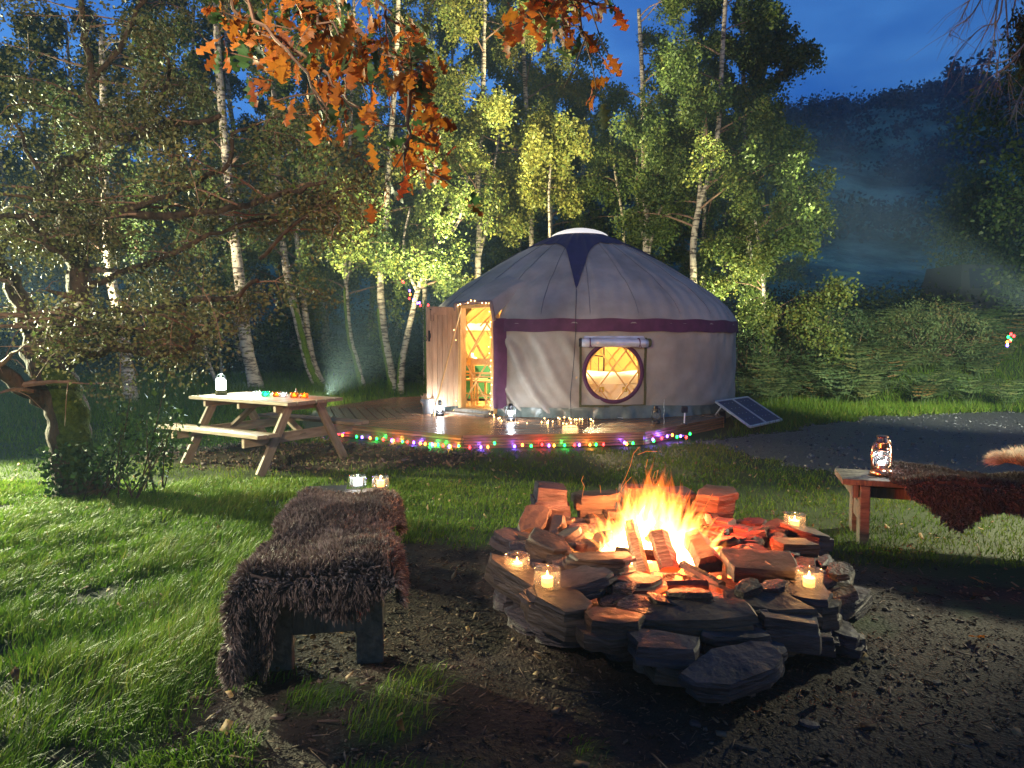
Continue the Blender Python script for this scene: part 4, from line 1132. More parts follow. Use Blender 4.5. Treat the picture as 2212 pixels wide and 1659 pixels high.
for x, s in ((-0.60, 1), (0.60, -1)):
    plank('top_cleat', pt, (x, -0.36, 0.678), (x, 0.36, 0.678), 0.04, 0.078)
    plank('cross_beam', pt, (x, -0.76, 0.362), (x, 0.76, 0.362), 0.04, 0.108)
    for q in (-1, 1):
        l = plank('leg', pt, (x - s * 0.042, q * 0.60, 0.0), (x - s * 0.042, q * 0.20, 0.70), 0.04, 0.10, up=(0, 1, 0.5 * q) if q > 0 else (0, 1, -0.5))
        for z0, y0 in ((0.66, .23), (0.36, .40)):
            for dz in (0, 0.05):
                b = MB(); yy = q * (y0 - dz * .6)
                b.lathe([(0, 0), (0.011, 0), (0.011, 0.006), (0, 0.009)], (0, 0, 0), 10)
                o = b.build('bolt', M_steel, pt); o.location = (x - 0.027 if x < 0 else x + 0.027, yy + q * dz, z0 + 0.012); o.rotation_euler = (0, -math.pi / 2 if x < 0 else math.pi / 2, 0)
    plank('brace', pt, (x - 0.02 * s, 0.0, 0.36), (x + s * 0.50 * 1, 0.0, 0.70), 0.09, 0.036)
plank('centre_cleat', pt, (0, -0.36, 0.678), (0, 0.36, 0.678), 0.04, 0.07)
def on_table(u, v): return G(u, v, 0.753)

# jam-jar lights -------------------------------------------------------
def jar(loc, label, glassm, kind, r=0.042, h=0.055, group=None, cat='candle jar', light=0.0, lcol=(1, .45, .12), wr=0.021, wh=0.030, rim=True):
    t = thing('candle_jar', label, cat, loc, random.uniform(0, 6), group)
    MB().lathe([(0, 0.002), (r * .86, 0.0), (r * .98, 0.005), (r, 0.012), (r, h * .30), (r * 1.015, h * .34), (r, h * .38), (r, h * .78), (r * .94, h * .86), (r * .95, h * .94), (r * 1.0, h * .97), (r * .97, h), (r * .88, h * .98),
                (r * .88, h * .86), (r * .93, h * .76), (r * .93, 0.010), (0, 0.008)], k=28).build('glass', glassm, t, smooth=True)
    ox = 0.0
    if kind == 'candle':
        MB().lathe([(0, 0.009), (wr, 0.009), (wr, 0.009 + wh), (wr * .8, 0.009 + wh * .95), (0, 0.009 + wh * .86)], k=16).build('candle', M_wax, t, smooth=False)
        MB().lathe([(0, 0), (0.005, 0.006), (0.0055, 0.013), (0.003, 0.024), (0, 0.034)], (0, 0, 0.009 + wh * .95), 8).build('flame', E_flame, t, smooth=True)
        if light: lamp('candle_light', 'POINT', (loc[0], loc[1], loc[2] + 0.009 + wh + 0.050), light, (1.0, 0.45, 0.12), 0.008)
    else:
        m, e = {'white': (M_waxw, E_white), 'teal': (M_waxw, E_teal), 'orange': (M_wax, E_orange)}[kind]
        MB().lathe([(0, 0.010), (wr, 0.010), (wr, 0.010 + wh * .7), (0, 0.010 + wh * .7)], k=14).build('tea_light', m, t)
        MB().lathe([(0, 0), (0.008, 0.006), (0.006, 0.014), (0, 0.022)], (0, 0, 0.010 + wh * .7), 8).build('flame', e, t, smooth=True)
        if light: lamp('tea_light_glow', 'POINT', (loc[0], loc[1], loc[2] + 0.010 + wh * .7 + 0.035), light, lcol, 0.01)
    return t
gt = 'jar lights standing on the picnic table'
for u, v, g_, k, lb, c in [(555, 859, M_glass, 'white', 'clear jar light, leftmost of the row on the picnic table', (.85, .95, 1)), (574, 860, M_tealg, 'teal', 'teal glass jar light on the picnic table', (.1, 1, .6)),
                       (598, 858, M_orangeg, 'orange', 'orange jar light beside the pale jar on the picnic table', (1, .35, .05)), (612, 861, M_glass, 'white', 'pale clear jar light between orange jars on the picnic table', (.85, .9, 1)),
                       (636, 859, M_orangeg, 'orange', 'orange jar light beside the small folded wire on the picnic table', (1, .35, .05)), (657, 859, M_orangeg, 'orange', 'orange jar light, rightmost of the row on the picnic table', (1, .35, .05))]:
    p = P(u, v, 7.72 - (u - 600) * 0.003); p[2] = 0.754
    jar(p, lb, g_, k, 0.046, 0.058, gt, light=1.0, lcol=c)
wt = MB(); p = P(640, 856, 7.7); p[2] = 0.754
wt.tube([(-0.03, 0, 0), (0.0, 0, 0.10), (0.03, 0, 0)], 0.002, 4); wt.tube([(0.0, 0, 0.10), (0.012, 0.03, 0)], 0.002, 4)
o = wt.build('wire_stand', M_steel); o.location = p; tag(o, 'small folded wire standing behind the orange jars on the picnic table', 'wire')

cl_ = P(478, 852, 8.0); cl_[2] = 0.754
cla = thing('camping_lantern', 'bright white camping lantern at the left end of the picnic table', 'lantern', cl_)
MB().lathe([(0, 0), (0.062, 0), (0.065, 0.01), (0.062, 0.05), (0.055, 0.062), (0, 0.062)], k=24).build('base', M_olive, cla, auto=40)
MB().lathe([(0.050, 0.062), (0.056, 0.075), (0.056, 0.16), (0.048, 0.175), (0, 0.178)], k=24).build('globe', E_camp, cla, smooth=True)
MB().lathe([(0.0, 0.178), (0.058, 0.176), (0.055, 0.19), (0.03, 0.205), (0.008, 0.21), (0.006, 0.235), (0, 0.24)], k=24).build('cap', M_alu, cla, auto=40)
MB().tube([(0.062 * math.cos(a), 0, 0.17 + 0.075 * math.sin(a)) for a in np.linspace(0, math.pi, 12)], 0.003, 5).build('handle', M_steel, cla)
lamp('camping_light', 'POINT', (cl_[0], cl_[1], cl_[2] + 0.36), 70, (0.80, 1.0, 0.97), 0.06)

# ================================================================== BENCHES WITH FLEECES
def make_bench(loc, rz, L, Wd, Hh, label):
    t = thing('bench', label, 'bench', loc, rz)
    for k in range(3):
        y = -Wd / 2 + Wd * (k + .5) / 3
        plank('seat_board', t, (-L / 2, y, Hh - 0.02), (L / 2, y, Hh - 0.02), Wd / 3 - 0.006, 0.04, M_oldwood)
    for sx in (-1, 1):
        x = sx * (L / 2 - 0.14)
        for sy in (-1, 1):
            plank('leg', t, (x, sy * (Wd / 2 - 0.045), 0.0), (x, sy * (Wd / 2 - 0.045), Hh - 0.042), 0.118, 0.062, M_oldwood, up=(1, 0, 0))
        plank('cross_rail', t, (x, -Wd / 2 + 0.105, 0.205), (x, Wd / 2 - 0.105, 0.205), 0.04, 0.12, M_oldwood)
        plank('apron', t, (x + sx * 0.057, -Wd / 2 + 0.01, Hh - 0.085), (x + sx * 0.057, Wd / 2 - 0.01, Hh - 0.085), 0.035, 0.085, M_oldwood)
    plank('stretcher', t, (-L / 2 + 0.16, 0, 0.335), (L / 2 - 0.16, 0, 0.335), 0.09, 0.075, M_oldwood)
    return t
nb0 = np.array([-0.80, 2.80]); nb1 = np.array([-1.05, 4.33])
ndir = (nb1 - nb0) / np.linalg.norm(nb1 - nb0); nL = 1.62; nW = 0.47
nc = nb0 + ndir * (nL / 2 - 0.09)
bn = make_bench((*nc, 0), math.atan2(ndir[1], ndir[0]), nL, nW, 0.445, 'dark wooden bench under the brown sheepskin beside the fire pit')
rb0 = np.array([2.43, 4.63]); rbd = np.array([1.0, -0.33]); rbd /= np.linalg.norm(rbd)
rL = 1.75; rW = 0.42; rn = np.array([-rbd[1], rbd[0]])
rc = rb0 + rbd * (rL / 2 - 0.14) + rn * (rW / 2 - 0.08)
br = make_bench((*rc, 0), math.atan2(rbd[1], rbd[0]), rL, rW, 0.45, 'wooden bench at the right edge with lantern and dark fleece')

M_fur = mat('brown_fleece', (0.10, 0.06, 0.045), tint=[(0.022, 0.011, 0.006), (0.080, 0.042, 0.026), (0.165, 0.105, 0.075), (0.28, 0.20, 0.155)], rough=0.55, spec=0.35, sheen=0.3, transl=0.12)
M_furd = mat('dark_fleece', (0.05, 0.03, 0.02), tint=[(0.022, 0.011, 0.007), (0.055, 0.030, 0.020), (0.10, 0.06, 0.042), (0.17, 0.115, 0.085)], rough=0.6, spec=0.3, sheen=0.3, transl=0.12)
M_furp = mat('pale_fleece', (0.5, 0.4, 0.3), tint=[(0.35, 0.17, 0.08), (0.50, 0.35, 0.22), (0.62, 0.50, 0.38), (0.70, 0.62, 0.52)], rough=0.6, spec=0.3, transl=0.3)
M_hide = mat('fleece_hide', (0.03, 0.018, 0.013), (0.05, 0.03, 0.022), rough=0.9, scale=20)

def fleece(name, label, loc, rz, Lb, Wb, zt, ext, outline, furm, nstr, slen, swid, rr=0.05, cornr=0.6, lean=(0.0, 0.0), bulge=None, seedk=0):
    """a fleece draped over a bench top: flat rug coordinates (p along, q across) bent over the edges"""
    t = thing(name, label, 'sheepskin', loc, rz)
    p0, p1, q0, q1 = ext
    hx, hy = Lb / 2, Wb / 2
    def bend(d):            # excess length over an edge -> (outward, down)
        d = np.maximum(d, 0); a = np.clip(d / (rr * np.pi / 2), 0, 1) * np.pi / 2
        return rr * np.sin(a), rr * (1 - np.cos(a)) + np.maximum(d - rr * np.pi / 2, 0)
    def drape(p, q):
        ex = np.abs(p) - hx; ey = np.abs(q) - hy
        ox, dx = bend(ex); oy, dy = bend(ey)
        down = np.sqrt(dx ** 2 + dy ** 2) * np.where((dx > 0) & (dy > 0), 0.92, 1.0)
        x = np.sign(p) * (np.minimum(np.abs(p), hx) + ox * 0.9 + np.where(dy > 0.02, np.minimum(dx, 0.1) * cornr, 0))
        y = np.sign(q) * (np.minimum(np.abs(q), hy) + oy * 0.9 + np.where(dx > 0.02, np.minimum(dy, 0.12) * cornr, 0))
        fold = 0.020 * np.sin(p * 7 + q * 3 + seedk) + 0.014 * np.sin(q * 11 - p * 4 + seedk) + 0.02 * (fbm(p * 5 + 30, q * 5 + 30, 3) - .5)
        top = (dx + dy) < 0.02
        z = zt + 0.012 - down + fold * np.where(top, 1, 0.3) + 0.02 * np.exp(-(np.minimum(ex, 0) ** 2 + 0) / 0.004) * 0
        sway = 0.018 * np.sin(p * 16 + seedk) * np.clip(dy * 4, 0, 1)
        y = y + np.sign(q) * np.where(dy > 0, sway + 0.01, 0)
        x = x + np.sign(p) * np.where(dx > 0, 0.018 * np.sin(q * 17 + seedk) * np.clip(dx * 4, 0, 1), 0)
        return x, y, z
    # hide surface
    nu, nv = 90, 90
    U, Vv = np.meshgrid(np.linspace(p0, p1, nu), np.linspace(q0, q1, nv), indexing='ij')
    Xh, Yh, Zh = drape(U, Vv)
    ins = outline(U, Vv) > 0
    V = np.stack([Xh, Yh, Zh], -1).reshape(-1, 3)
    ii = np.arange(nu * nv).reshape(nu, nv)
    Q = np.stack([ii[:-1, :-1], ii[1:, :-1], ii[1:, 1:], ii[:-1, 1:]], -1).reshape(-1, 4)
    kf = (ins[:-1, :-1] & ins[1:, :-1] & ins[1:, 1:] & ins[:-1, 1:]).reshape(-1)
    u_, inv_ = np.unique(Q[kf].ravel(), return_inverse=True)
    link('hide', npmesh('hide', V[u_], inv_, 4, smooth=True, m=M_hide), t)
    # wool locks
    p = rng.uniform(p0, p1, nstr * 2); q = rng.uniform(q0, q1, nstr * 2)
    k = outline(p, q) > 0; p, q = p[k][:nstr], q[k][:nstr]
    e = 0.004
    x, y, z = drape(p, q); xa, ya, za = drape(p + e, q); xb, yb, zb = drape(p, q + e)
    T1 = np.stack([xa - x, ya - y, za - z], -1); T2 = np.stack([xb - x, yb - y, zb - z], -1)
    N = np.cross(T1, T2); N /= np.linalg.norm(N, axis=1, keepdims=True) + 1e-9
    N[np.isnan(N)] = 0
    C = np.stack([x, y, z], -1)
    n = len(p)
    cl1 = fbm(p * 38 + 3, q * 38 + 9, 1) - 0.5; cl2 = fbm(p * 38 + 43, q * 38 + 19, 1) - 0.5     # locks lean together in clumps
    cs_ = 0.012
    ip_, iq_ = np.floor(p / cs_).astype(int), np.floor(q / cs_).astype(int)
    cpx = (ip_ + 0.5 + 0.9 * (_perm[ip_ % 64, iq_ % 64] - .5)) * cs_; cqx = (iq_ + 0.5 + 0.6 * (_perm[(ip_ + 13) % 64, (iq_ + 29) % 64] - .5)) * cs_
    kk = 1.0 / slen * 0.95
    D = N * 1.0 + T1 / e * (cl1 * 1.3 + lean[0] + (cpx - p) * kk + (_perm[(ip_ + 5) % 64, iq_ % 64] - .5) * .9)[:, None] + T2 / e * (cl2 * 1.3 + lean[1] + (cqx - q) * kk + (_perm[ip_ % 64, (iq_ + 5) % 64] - .5) * .9)[:, None] + rng.normal(0, 0.07, (n, 3))
    D[:, 2] -= 0.35 * (1 - np.abs(N[:, 2]))
    D /= np.linalg.norm(D, axis=1, keepdims=True)
    ln = slen * rng.uniform(0.55, 1.2, n) * (0.75 + 0.6 * fbm(p * 9, q * 9, 2))
    side = np.cross(D, rng.normal(0, 1, (n, 3))); side /= np.linalg.norm(side, axis=1, keepdims=True)
    w = swid * rng.uniform(0.5, 1.4, n)
    tipb = rng.normal(0, 0.10, (n, 3)) + (_perm[ip_ % 64, (iq_ + 31) % 64] - .5)[:, None] * np.array([[.6, .4, .2]]); tipb[:, 2] -= 0.30
    m1 = C + D * (ln * .55)[:, None]
    tp = C + D * ln[:, None] + tipb * (ln * .5)[:, None]
    Vt = np.stack([C - side * w[:, None] / 2, C + side * w[:, None] / 2, m1 + side * w[:, None] * .42, m1 - side * w[:, None] * .42, tp], 1).reshape(-1, 3)
    o = np.arange(n)[:, None] * 5
    F = np.concatenate([o + np.array([[0, 1, 2]]), o + np.array([[0, 2, 3]]), o + np.array([[3, 2, 4]])], 1).reshape(-1)
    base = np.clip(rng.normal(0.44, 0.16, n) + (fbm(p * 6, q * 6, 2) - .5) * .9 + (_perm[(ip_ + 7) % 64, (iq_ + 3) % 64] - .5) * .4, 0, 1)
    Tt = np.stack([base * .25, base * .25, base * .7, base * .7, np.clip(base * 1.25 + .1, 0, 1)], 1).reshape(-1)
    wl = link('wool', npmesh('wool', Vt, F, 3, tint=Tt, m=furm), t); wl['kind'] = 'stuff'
    return t
# local x runs along the bench (away from the camera), +y is to the left
def out_near(p, q):
    w = 0.03 * np.sin(p * 9) + 0.04 * (fbm(p * 4 + 9, q * 4, 2) - .5)
    r = 1.0
    # right side (q<0) short drop, left side (q>0) long hanging leg near the camera
    left = 0.29 + 0.42 * sstep(-0.34, -0.62, p) + w
    right = 0.33 + 0.06 * np.sin(p * 5) + 0.06 * sstep(-0.3, -0.7, p) + w
    front = -0.955 - 0.045 * np.cos(q * 6) + 0.035 * np.sin(q * 13) - 0.30 * sstep(0.14, 0.21, q)
    ex = np.maximum(np.abs(p) - 0.81, 0); ey = np.maximum(np.abs(q) - 0.235, 0)
    lim = np.where(q > 0, 0.47, 0.30)
    corner = np.where((ex > 0) & (ey > 0), lim - np.hypot(ex, ey) + 0.02 * np.sin(q * 21), 9.0)
    back = 0.62 + 0.03 * np.sin(q * 9) - 0.10 * sstep(0.2, 0.34, np.abs(q))
    return np.minimum(np.minimum(np.minimum(left - q, right + q), np.minimum(p - front, back - p)), corner)
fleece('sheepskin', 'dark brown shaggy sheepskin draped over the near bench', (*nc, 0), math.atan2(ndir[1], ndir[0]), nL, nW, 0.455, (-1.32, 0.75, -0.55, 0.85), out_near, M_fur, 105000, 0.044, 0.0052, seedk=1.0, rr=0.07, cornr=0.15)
def out_r(p, q):
    w = 0.03 * (fbm(p * 5 + 9, q * 5, 2) - .5)
    front = -(0.40 + 0.16 * np.exp(-((p + 0.20) / 0.12) ** 2) + 0.10 * sstep(0.0, 0.6, p) - 0.20 * np.exp(-((p + 0.62) / 0.13) ** 2) + w)
    return np.minimum(np.minimum(q - front, 0.30 - q), np.minimum(p + 0.58 - 0.08 * sstep(-.2, -.4, q) * 0, 0.95 - p))
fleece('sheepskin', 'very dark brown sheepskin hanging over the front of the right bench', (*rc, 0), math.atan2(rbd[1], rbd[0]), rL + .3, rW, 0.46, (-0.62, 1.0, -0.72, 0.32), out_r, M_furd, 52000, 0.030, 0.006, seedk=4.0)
def out_p(p, q): return 1 - ((p) / 0.46) ** 2 - ((q) / 0.28) ** 2
ppos = rc + rbd * 0.54 + rn * 0.02
fleece('sheepskin', 'pale cream and ginger sheepskin piled on the right bench at the frame edge', (*ppos, 0), math.atan2(rbd[1], rbd[0]), 0.8, 0.46, 0.59, (-0.45, 0.45, -0.3, 0.3), out_p, M_furp, 26000, 0.085, 0.0045, seedk=7.0, lean=(-0.5, 0.2))
lt = G(1903, 1017, 0.47)
lt[0], lt[1] = 2.60, 4.72; lt[2] = 0.452
t = storm_lantern(lt, 0.3, 'copper storm lantern standing on the end of the right bench', M_copper, E_white, 0.30, 1.6)
# jars at the back end of the near bench
jp = P(773, 1047, 4.36); jp[2] = 0.447; jar(jp, 'clear jar with white light at the far end of the near bench', M_glass, 'white', 0.055, 0.075, light=1.3, lcol=(.85, .93, 1), wh=0.06, wr=0.03)
jp = P(822, 1050, 4.33); jp[2] = 0.447; jar(jp, 'glass jar with orange candle at the far end of the near bench', M_glass, 'candle', 0.055, 0.075, light=1.2, wr=0.024, wh=0.04)
mat_bl = MB().box((0, 0, 0), (0.34, 0.26, 0.012)).build('placemat', M_blackp); mat_bl.location = (*(nc + ndir * 0.70 + np.array([-ndir[1], ndir[0]]) * 0.15), 0.452); mat_bl.rotation_euler = (0, 0, math.atan2(ndir[1], ndir[0]))
tag(mat_bl, 'thin black mat sticking out from under the near sheepskin', 'mat')

# ================================================================== FIRE PIT
PC = np.array([0.86, 3.72])
def rock_mesh(seed, L, Wd, Hh, layers=4, m=None, blocky=0.0):
    """split slate: a stack of thin plates with broken outlines, each stepping in or out from the one below"""
    rg = random.Random(seed)
    k = rg.choice([6, 7, 8, 9]) if blocky < 0.75 else rg.choice([6, 7])
    a0 = rg.uniform(0, 6.28)
    ang_ = [a0 + 2 * math.pi * (i + rg.uniform(-.36, .36)) / k for i in range(k)]
    if blocky >= 0.75: ang_ = sorted([math.pi / 4 + math.pi / 2 * i + rg.uniform(-.22, .22) for i in range(4)] + [rg.uniform(0, 6.28) for _ in range(k - 4)])
    base = []
    for a in ang_:
        c, s_ = math.cos(a), math.sin(a)
        q = 1.0 / max(abs(c), abs(s_))
        f = ((1 - blocky) + blocky * q) * rg.uniform(0.74, 1.06)
        base.append((c * f * L / 2, s_ * f * Wd / 2))
    b = MB(); b.tint = rg.random()
    hs_ = [rg.uniform(.4, 1.6) for _ in range(layers)]; tot = sum(hs_)
    vs = []; fs = []; z = -Hh / 2; tiltx = rg.uniform(-.10, .10); tilty = rg.uniform(-.10, .10)
    prev = None
    for l in range(layers):
        h = Hh * hs_[l] / tot
        sx_, sy_ = rg.uniform(.86, 1.06), rg.uniform(.86, 1.06); ox, oy = rg.uniform(-.05, .05) * L, rg.uniform(-.05, .05) * Wd
        out = [(x * sx_ * rg.uniform(.90, 1.05) + ox, y * sy_ * rg.uniform(.90, 1.05) + oy) for x, y in base]
        lo = len(vs)
        for e, zz in ((1.0, z), (rg.uniform(.965, 1.0), z + h)):
            vs += [(x * e, y * e, zz + x * tiltx + y * tilty + rg.uniform(-.10, .10) * h) for x, y in out]
        if prev is not None: fs += [(prev + j, prev + (j + 1) % k, lo + (j + 1) % k, lo + j) for j in range(k)]
        else: fs.append(tuple(lo + j for j in range(k))[::-1])
        fs += [(lo + j, lo + (j + 1) % k, lo + k + (j + 1) % k, lo + k + j) for j in range(k)]
        prev = lo + k; z += h
    # flat cleaved top with one chipped facet line
    cx, cy_ = rg.uniform(-.2, .2) * L, rg.uniform(-.2, .2) * Wd
    vs.append((cx, cy_, z + cx * tiltx + cy_ * tilty + rg.uniform(0, .02) * Hh)); c_ = len(vs) - 1
    fs += [(prev + j, prev + (j + 1) % k, c_) for j in range(k)]
    b.add(vs, fs)
    me = b.mesh('stone', False, True)
    # weather it: chipped, slightly rounded edges
    bm = bmesh.new(); bm.from_mesh(me)
    bmesh.ops.subdivide_edges(bm, edges=bm.edges[:], cuts=1 if max(L, Wd) < 0.27 else 2, use_grid_fill=True)
    am_ = min(L, Wd) * 0.040; o_ = Vector((seed * 1.7, seed * .3, 0)); fr_ = 7.0 / max(L, Wd)
    bm.normal_update()
    bmesh.ops.smooth_vert(bm, verts=bm.verts[:], factor=0.35, use_axis_x=True, use_axis_y=True, use_axis_z=True)
    for v in bm.verts:
        q_ = v.co * fr_ + o_
        n1 = mnoise.noise(q_) + 0.5 * mnoise.noise(q_ * 2.3)
        v.co += v.normal * am_ * n1 * 0.8
    bm.to_mesh(me); bm.free()
    me.polygons.foreach_set('use_smooth', [True] * len(me.polygons)); me.set_sharp_from_angle(angle=R(28))
    me.materials.append(m or M_slate)
    return me
pit = thing('fire_pit', 'round fire pit of stacked slate slabs and blocks with a burning fire', 'fire pit', (PC[0], PC[1], 0))
def stone(u, v, y, L, Wd, Hh, rz=0.0, tx=0.0, ty=0.0, layers=4, blocky=0.6, seed=None, par=pit, m=None, nm='stone'):
    p = P(u, v, y)
    me = rock_mesh(seed if seed is not None else int(u * 7 + v), L, Wd, Hh, layers, m, blocky)
    z = max(p[2], Hh * 0.35)
    return link(nm, me, par, (p[0] - PC[0], p[1] - PC[1], z), (R(tx), R(ty), R(rz)))
RM = [rock_mesh(900 + i, 1.0, 0.62, 0.22, 2 + i % 3, None, [0.2, .5, .8][i % 3]) for i in range(24)]
def rs(x, y, z, L, Wd, Hh, rz, tx=0, ty=0):
    o = link('stone', random.choice(RM), pit, (x - PC[0], y - PC[1], z), (R(tx), R(ty), rz)); o.scale = (L, Wd / 0.62, Hh / 0.22); return o
# lowest course, middle course, upper course: slabs laid tangentially
for course, (rad, z, n, L, Wd, Hh, j) in enumerate([(0.88, 0.045, 22, 0.33, 0.27, 0.10, .07), (0.82, 0.13, 22, 0.30, 0.25, 0.085, .06), (0.80, 0.20, 20, 0.26, 0.21, 0.065, .07), (0.78, 0.245, 26, 0.17, 0.12, 0.04, .12)]):
    for i in range(n):
        a = 2 * math.pi * (i + 0.5 * (course % 2)) / n + random.uniform(-.09, .09)
        rr_ = rad + random.uniform(-j, j)
        rs(PC[0] + rr_ * math.cos(a), PC[1] + rr_ * math.sin(a) * 0.98, z + random.uniform(-.015, .018), L * random.uniform(.7, 1.35), Wd * random.uniform(.7, 1.25), Hh * random.uniform(.6, 1.5), a + math.pi / 2 + random.uniform(-.5, .5), random.uniform(-9, 9), random.uniform(-9, 9))
# key stones, read off one by one
stone(1194, 1086, 4.42, 0.28, 0.24, 0.23, 8, 0, 3, 3, 0.9, 3)
stone(1288, 1112, 4.55, 0.30, 0.22, 0.30, -4, 0, 0, 4, 0.9, 8)
stone(1292, 1072, 4.50, 0.34, 0.26, 0.06, -6, 3, 0, 1, 0.7, 12)
stone(1380, 1085, 4.62, 0.34, 0.22, 0.24, 5, 0, 0, 3, 0.8, 21)
stone(1552, 1094, 4.50, 0.34, 0.26, 0.22, -14, 4, 5, 3, 0.7, 31)
stone(1468, 1090, 4.62, 0.30, 0.24, 0.20, 9, 0, 0, 3, 0.8, 35)
stone(1148, 1128, 4.10, 0.34, 0.16, 0.10, 60, 20, -28, 3, 0.5, 41)
stone(1192, 1150, 4.12, 0.26, 0.14, 0.12, 35, 12, -35, 3, 0.4, 44)
stone(1112, 1172, 3.90, 0.30, 0.26, 0.09, 20, 8, 6, 2, 0.6, 47)
stone(1180, 1185, 3.62, 0.30, 0.20, 0.12, -25, 6, 14, 4, 0.5, 51)
stone(1230, 1165, 3.85, 0.22, 0.14, 0.10, 15, 0, -18, 3, 0.4, 53)
stone(1300, 1220, 3.32, 0.46, 0.24, 0.10, 4, -6, 3, 5, 0.3, 61)
stone(1352, 1262, 3.22, 0.46, 0.26, 0.09, -6, 0, 4, 4, 0.4, 63)
stone(1250, 1262, 3.12, 0.36, 0.22, 0.09, 12, 0, -3, 4, 0.4, 65)
stone(1632, 1222, 3.36, 0.40, 0.30, 0.10, -14, 12, 3, 2, 0.8, 71)
stone(1704, 1188, 3.72, 0.28, 0.22, 0.12, 6, 4, 0, 2, 0.8, 73)
stone(1738, 1165, 3.98, 0.34, 0.24, 0.13, -20, 0, 8, 5, 0.2, 75)
stone(1778, 1240, 3.45, 0.22, 0.10, 0.16, 60, 10, 0, 2, 0.7, 77)
stone(1720, 1292, 3.10, 0.30, 0.28, 0.10, -8, 0, 4, 2, 0.7, 79)
stone(1762, 1325, 3.05, 0.24, 0.22, 0.13, 30, 0, 0, 4, 0.3, 81)
stone(1802, 1372, 3.02, 0.30, 0.20, 0.09, -45, 0, 10, 3, 0.3, 83)
stone(1850, 1392, 3.00, 0.13, 0.10, 0.07, 10, 0, 0, 2, 0.4, 85)
stone(1660, 1308, 2.98, 0.44, 0.22, 0.08, -14, 8, 6, 2, 0.7, 87)
stone(1492, 1338, 2.84, 0.54, 0.20, 0.085, -3, 6, 0, 2, 0.9, 91)
stone(1690, 1358, 2.86, 0.30, 0.20, 0.13, -10, 0, 0, 2, 0.8, 93)
stone(1590, 1382, 2.78, 0.36, 0.22, 0.10, 6, 0, 0, 3, 0.7, 95)
stone(1440, 1396, 2.66, 0.36, 0.22, 0.07, -10, 0, -3, 2, 0.8, 97)
stone(1575, 1452, 2.55, 0.46, 0.24, 0.10, 18, 14, -6, 3, 0.1, 99)
stone(1470, 1440, 2.62, 0.30, 0.20, 0.07, -12, 8, 4, 2, 0.3, 111)
stone(1662, 1420, 2.66, 0.26, 0.18, 0.08, 40, 6, 6, 3, 0.2, 113)
stone(1400, 1430, 2.68, 0.16, 0.10, 0.06, 10, 0, 0, 2, 0.2, 115)
stone(1130, 1262, 3.16, 0.46, 0.16, 0.12, -42, 0, 10, 3, 0.6, 103)
stone(1210, 1318, 2.95, 0.36, 0.24, 0.13, -30, 0, 8, 2, 0.6, 105)
stone(1315, 1360, 2.78, 0.34, 0.24, 0.12, -12, 0, 0, 2, 0.7, 107)
# inner right rubble, glowing
for i in range(22):
    u = 1490 + random.uniform(0, 150); v = 1122 + random.uniform(0, 60) + (u - 1490) * 0.12; y = 4.25 - (v - 1122) * 0.009
    stone(u, v, y, random.uniform(.10, .24), random.uniform(.08, .13), random.uniform(.03, .07), random.uniform(-60, 60), random.uniform(-14, 14), random.uniform(-16, 16), 2, 0.7, 200 + i)
for i in range(10):
    u = 1225 + random.uniform(0, 80); v = 1140 + random.uniform(0, 50); y = 4.2 - (v - 1140) * 0.01
    stone(u, v, y, random.uniform(.10, .2), random.uniform(.07, .12), random.uniform(.03, .07), random.uniform(-60, 60), random.uniform(-14, 14), random.uniform(-30, 10), 2, 0.6, 240 + i)
for i in range(8):
    u = 1590 + random.uniform(-20, 110); v = 1130 + random.uniform(0, 30); y = 4.2 - (v - 1140) * 0.006
    stone(u, v, y, random.uniform(.16, .26), random.uniform(.10, .16), random.uniform(.04, .08), random.uniform(-40, 30), random.uniform(-10, 10), random.uniform(-10, 10), 3, 0.5, 260 + i)
# ash bed
M_ash = mat('ash_bed', (0.03, 0.022, 0.02), (0.16, 0.13, 0.12), rough=0.95, scale=9, bump=1.0, bscale=20)
MB().grid(lambda u, v: (0.80 * v * math.cos(6.2832 * u), 0.80 * v * math.sin(6.2832 * u), 0.07 + 0.03 * math.sin(u * 31) * v + 0.02 * math.sin(v * 17 + u * 9)), 40, 12, closeu=True).build('ash_bed', M_ash, pit, smooth=True)
emb = MB()
for i in range(130):
    a = random.uniform(0, 6.28); r = abs(random.gauss(0, .22)); s_ = random.uniform(.008, .022)
    emb.box((r * math.cos(a) * 1.2 - 0.02, r * math.sin(a) + 0.1, 0.10 + random.uniform(0, .04)), (s_ * 2, s_, s_), random.uniform(0, 3))
for i in range(26):
    p = P(1475 + random.uniform(-40, 60), 1294 + random.uniform(-8, 6), 3.12); emb.box((p[0] - PC[0], p[1] - PC[1], p[2]), (0.03, 0.012, 0.008), random.uniform(0, 3))
o = emb.build('embers', E_ember, pit); o['kind'] = 'stuff'
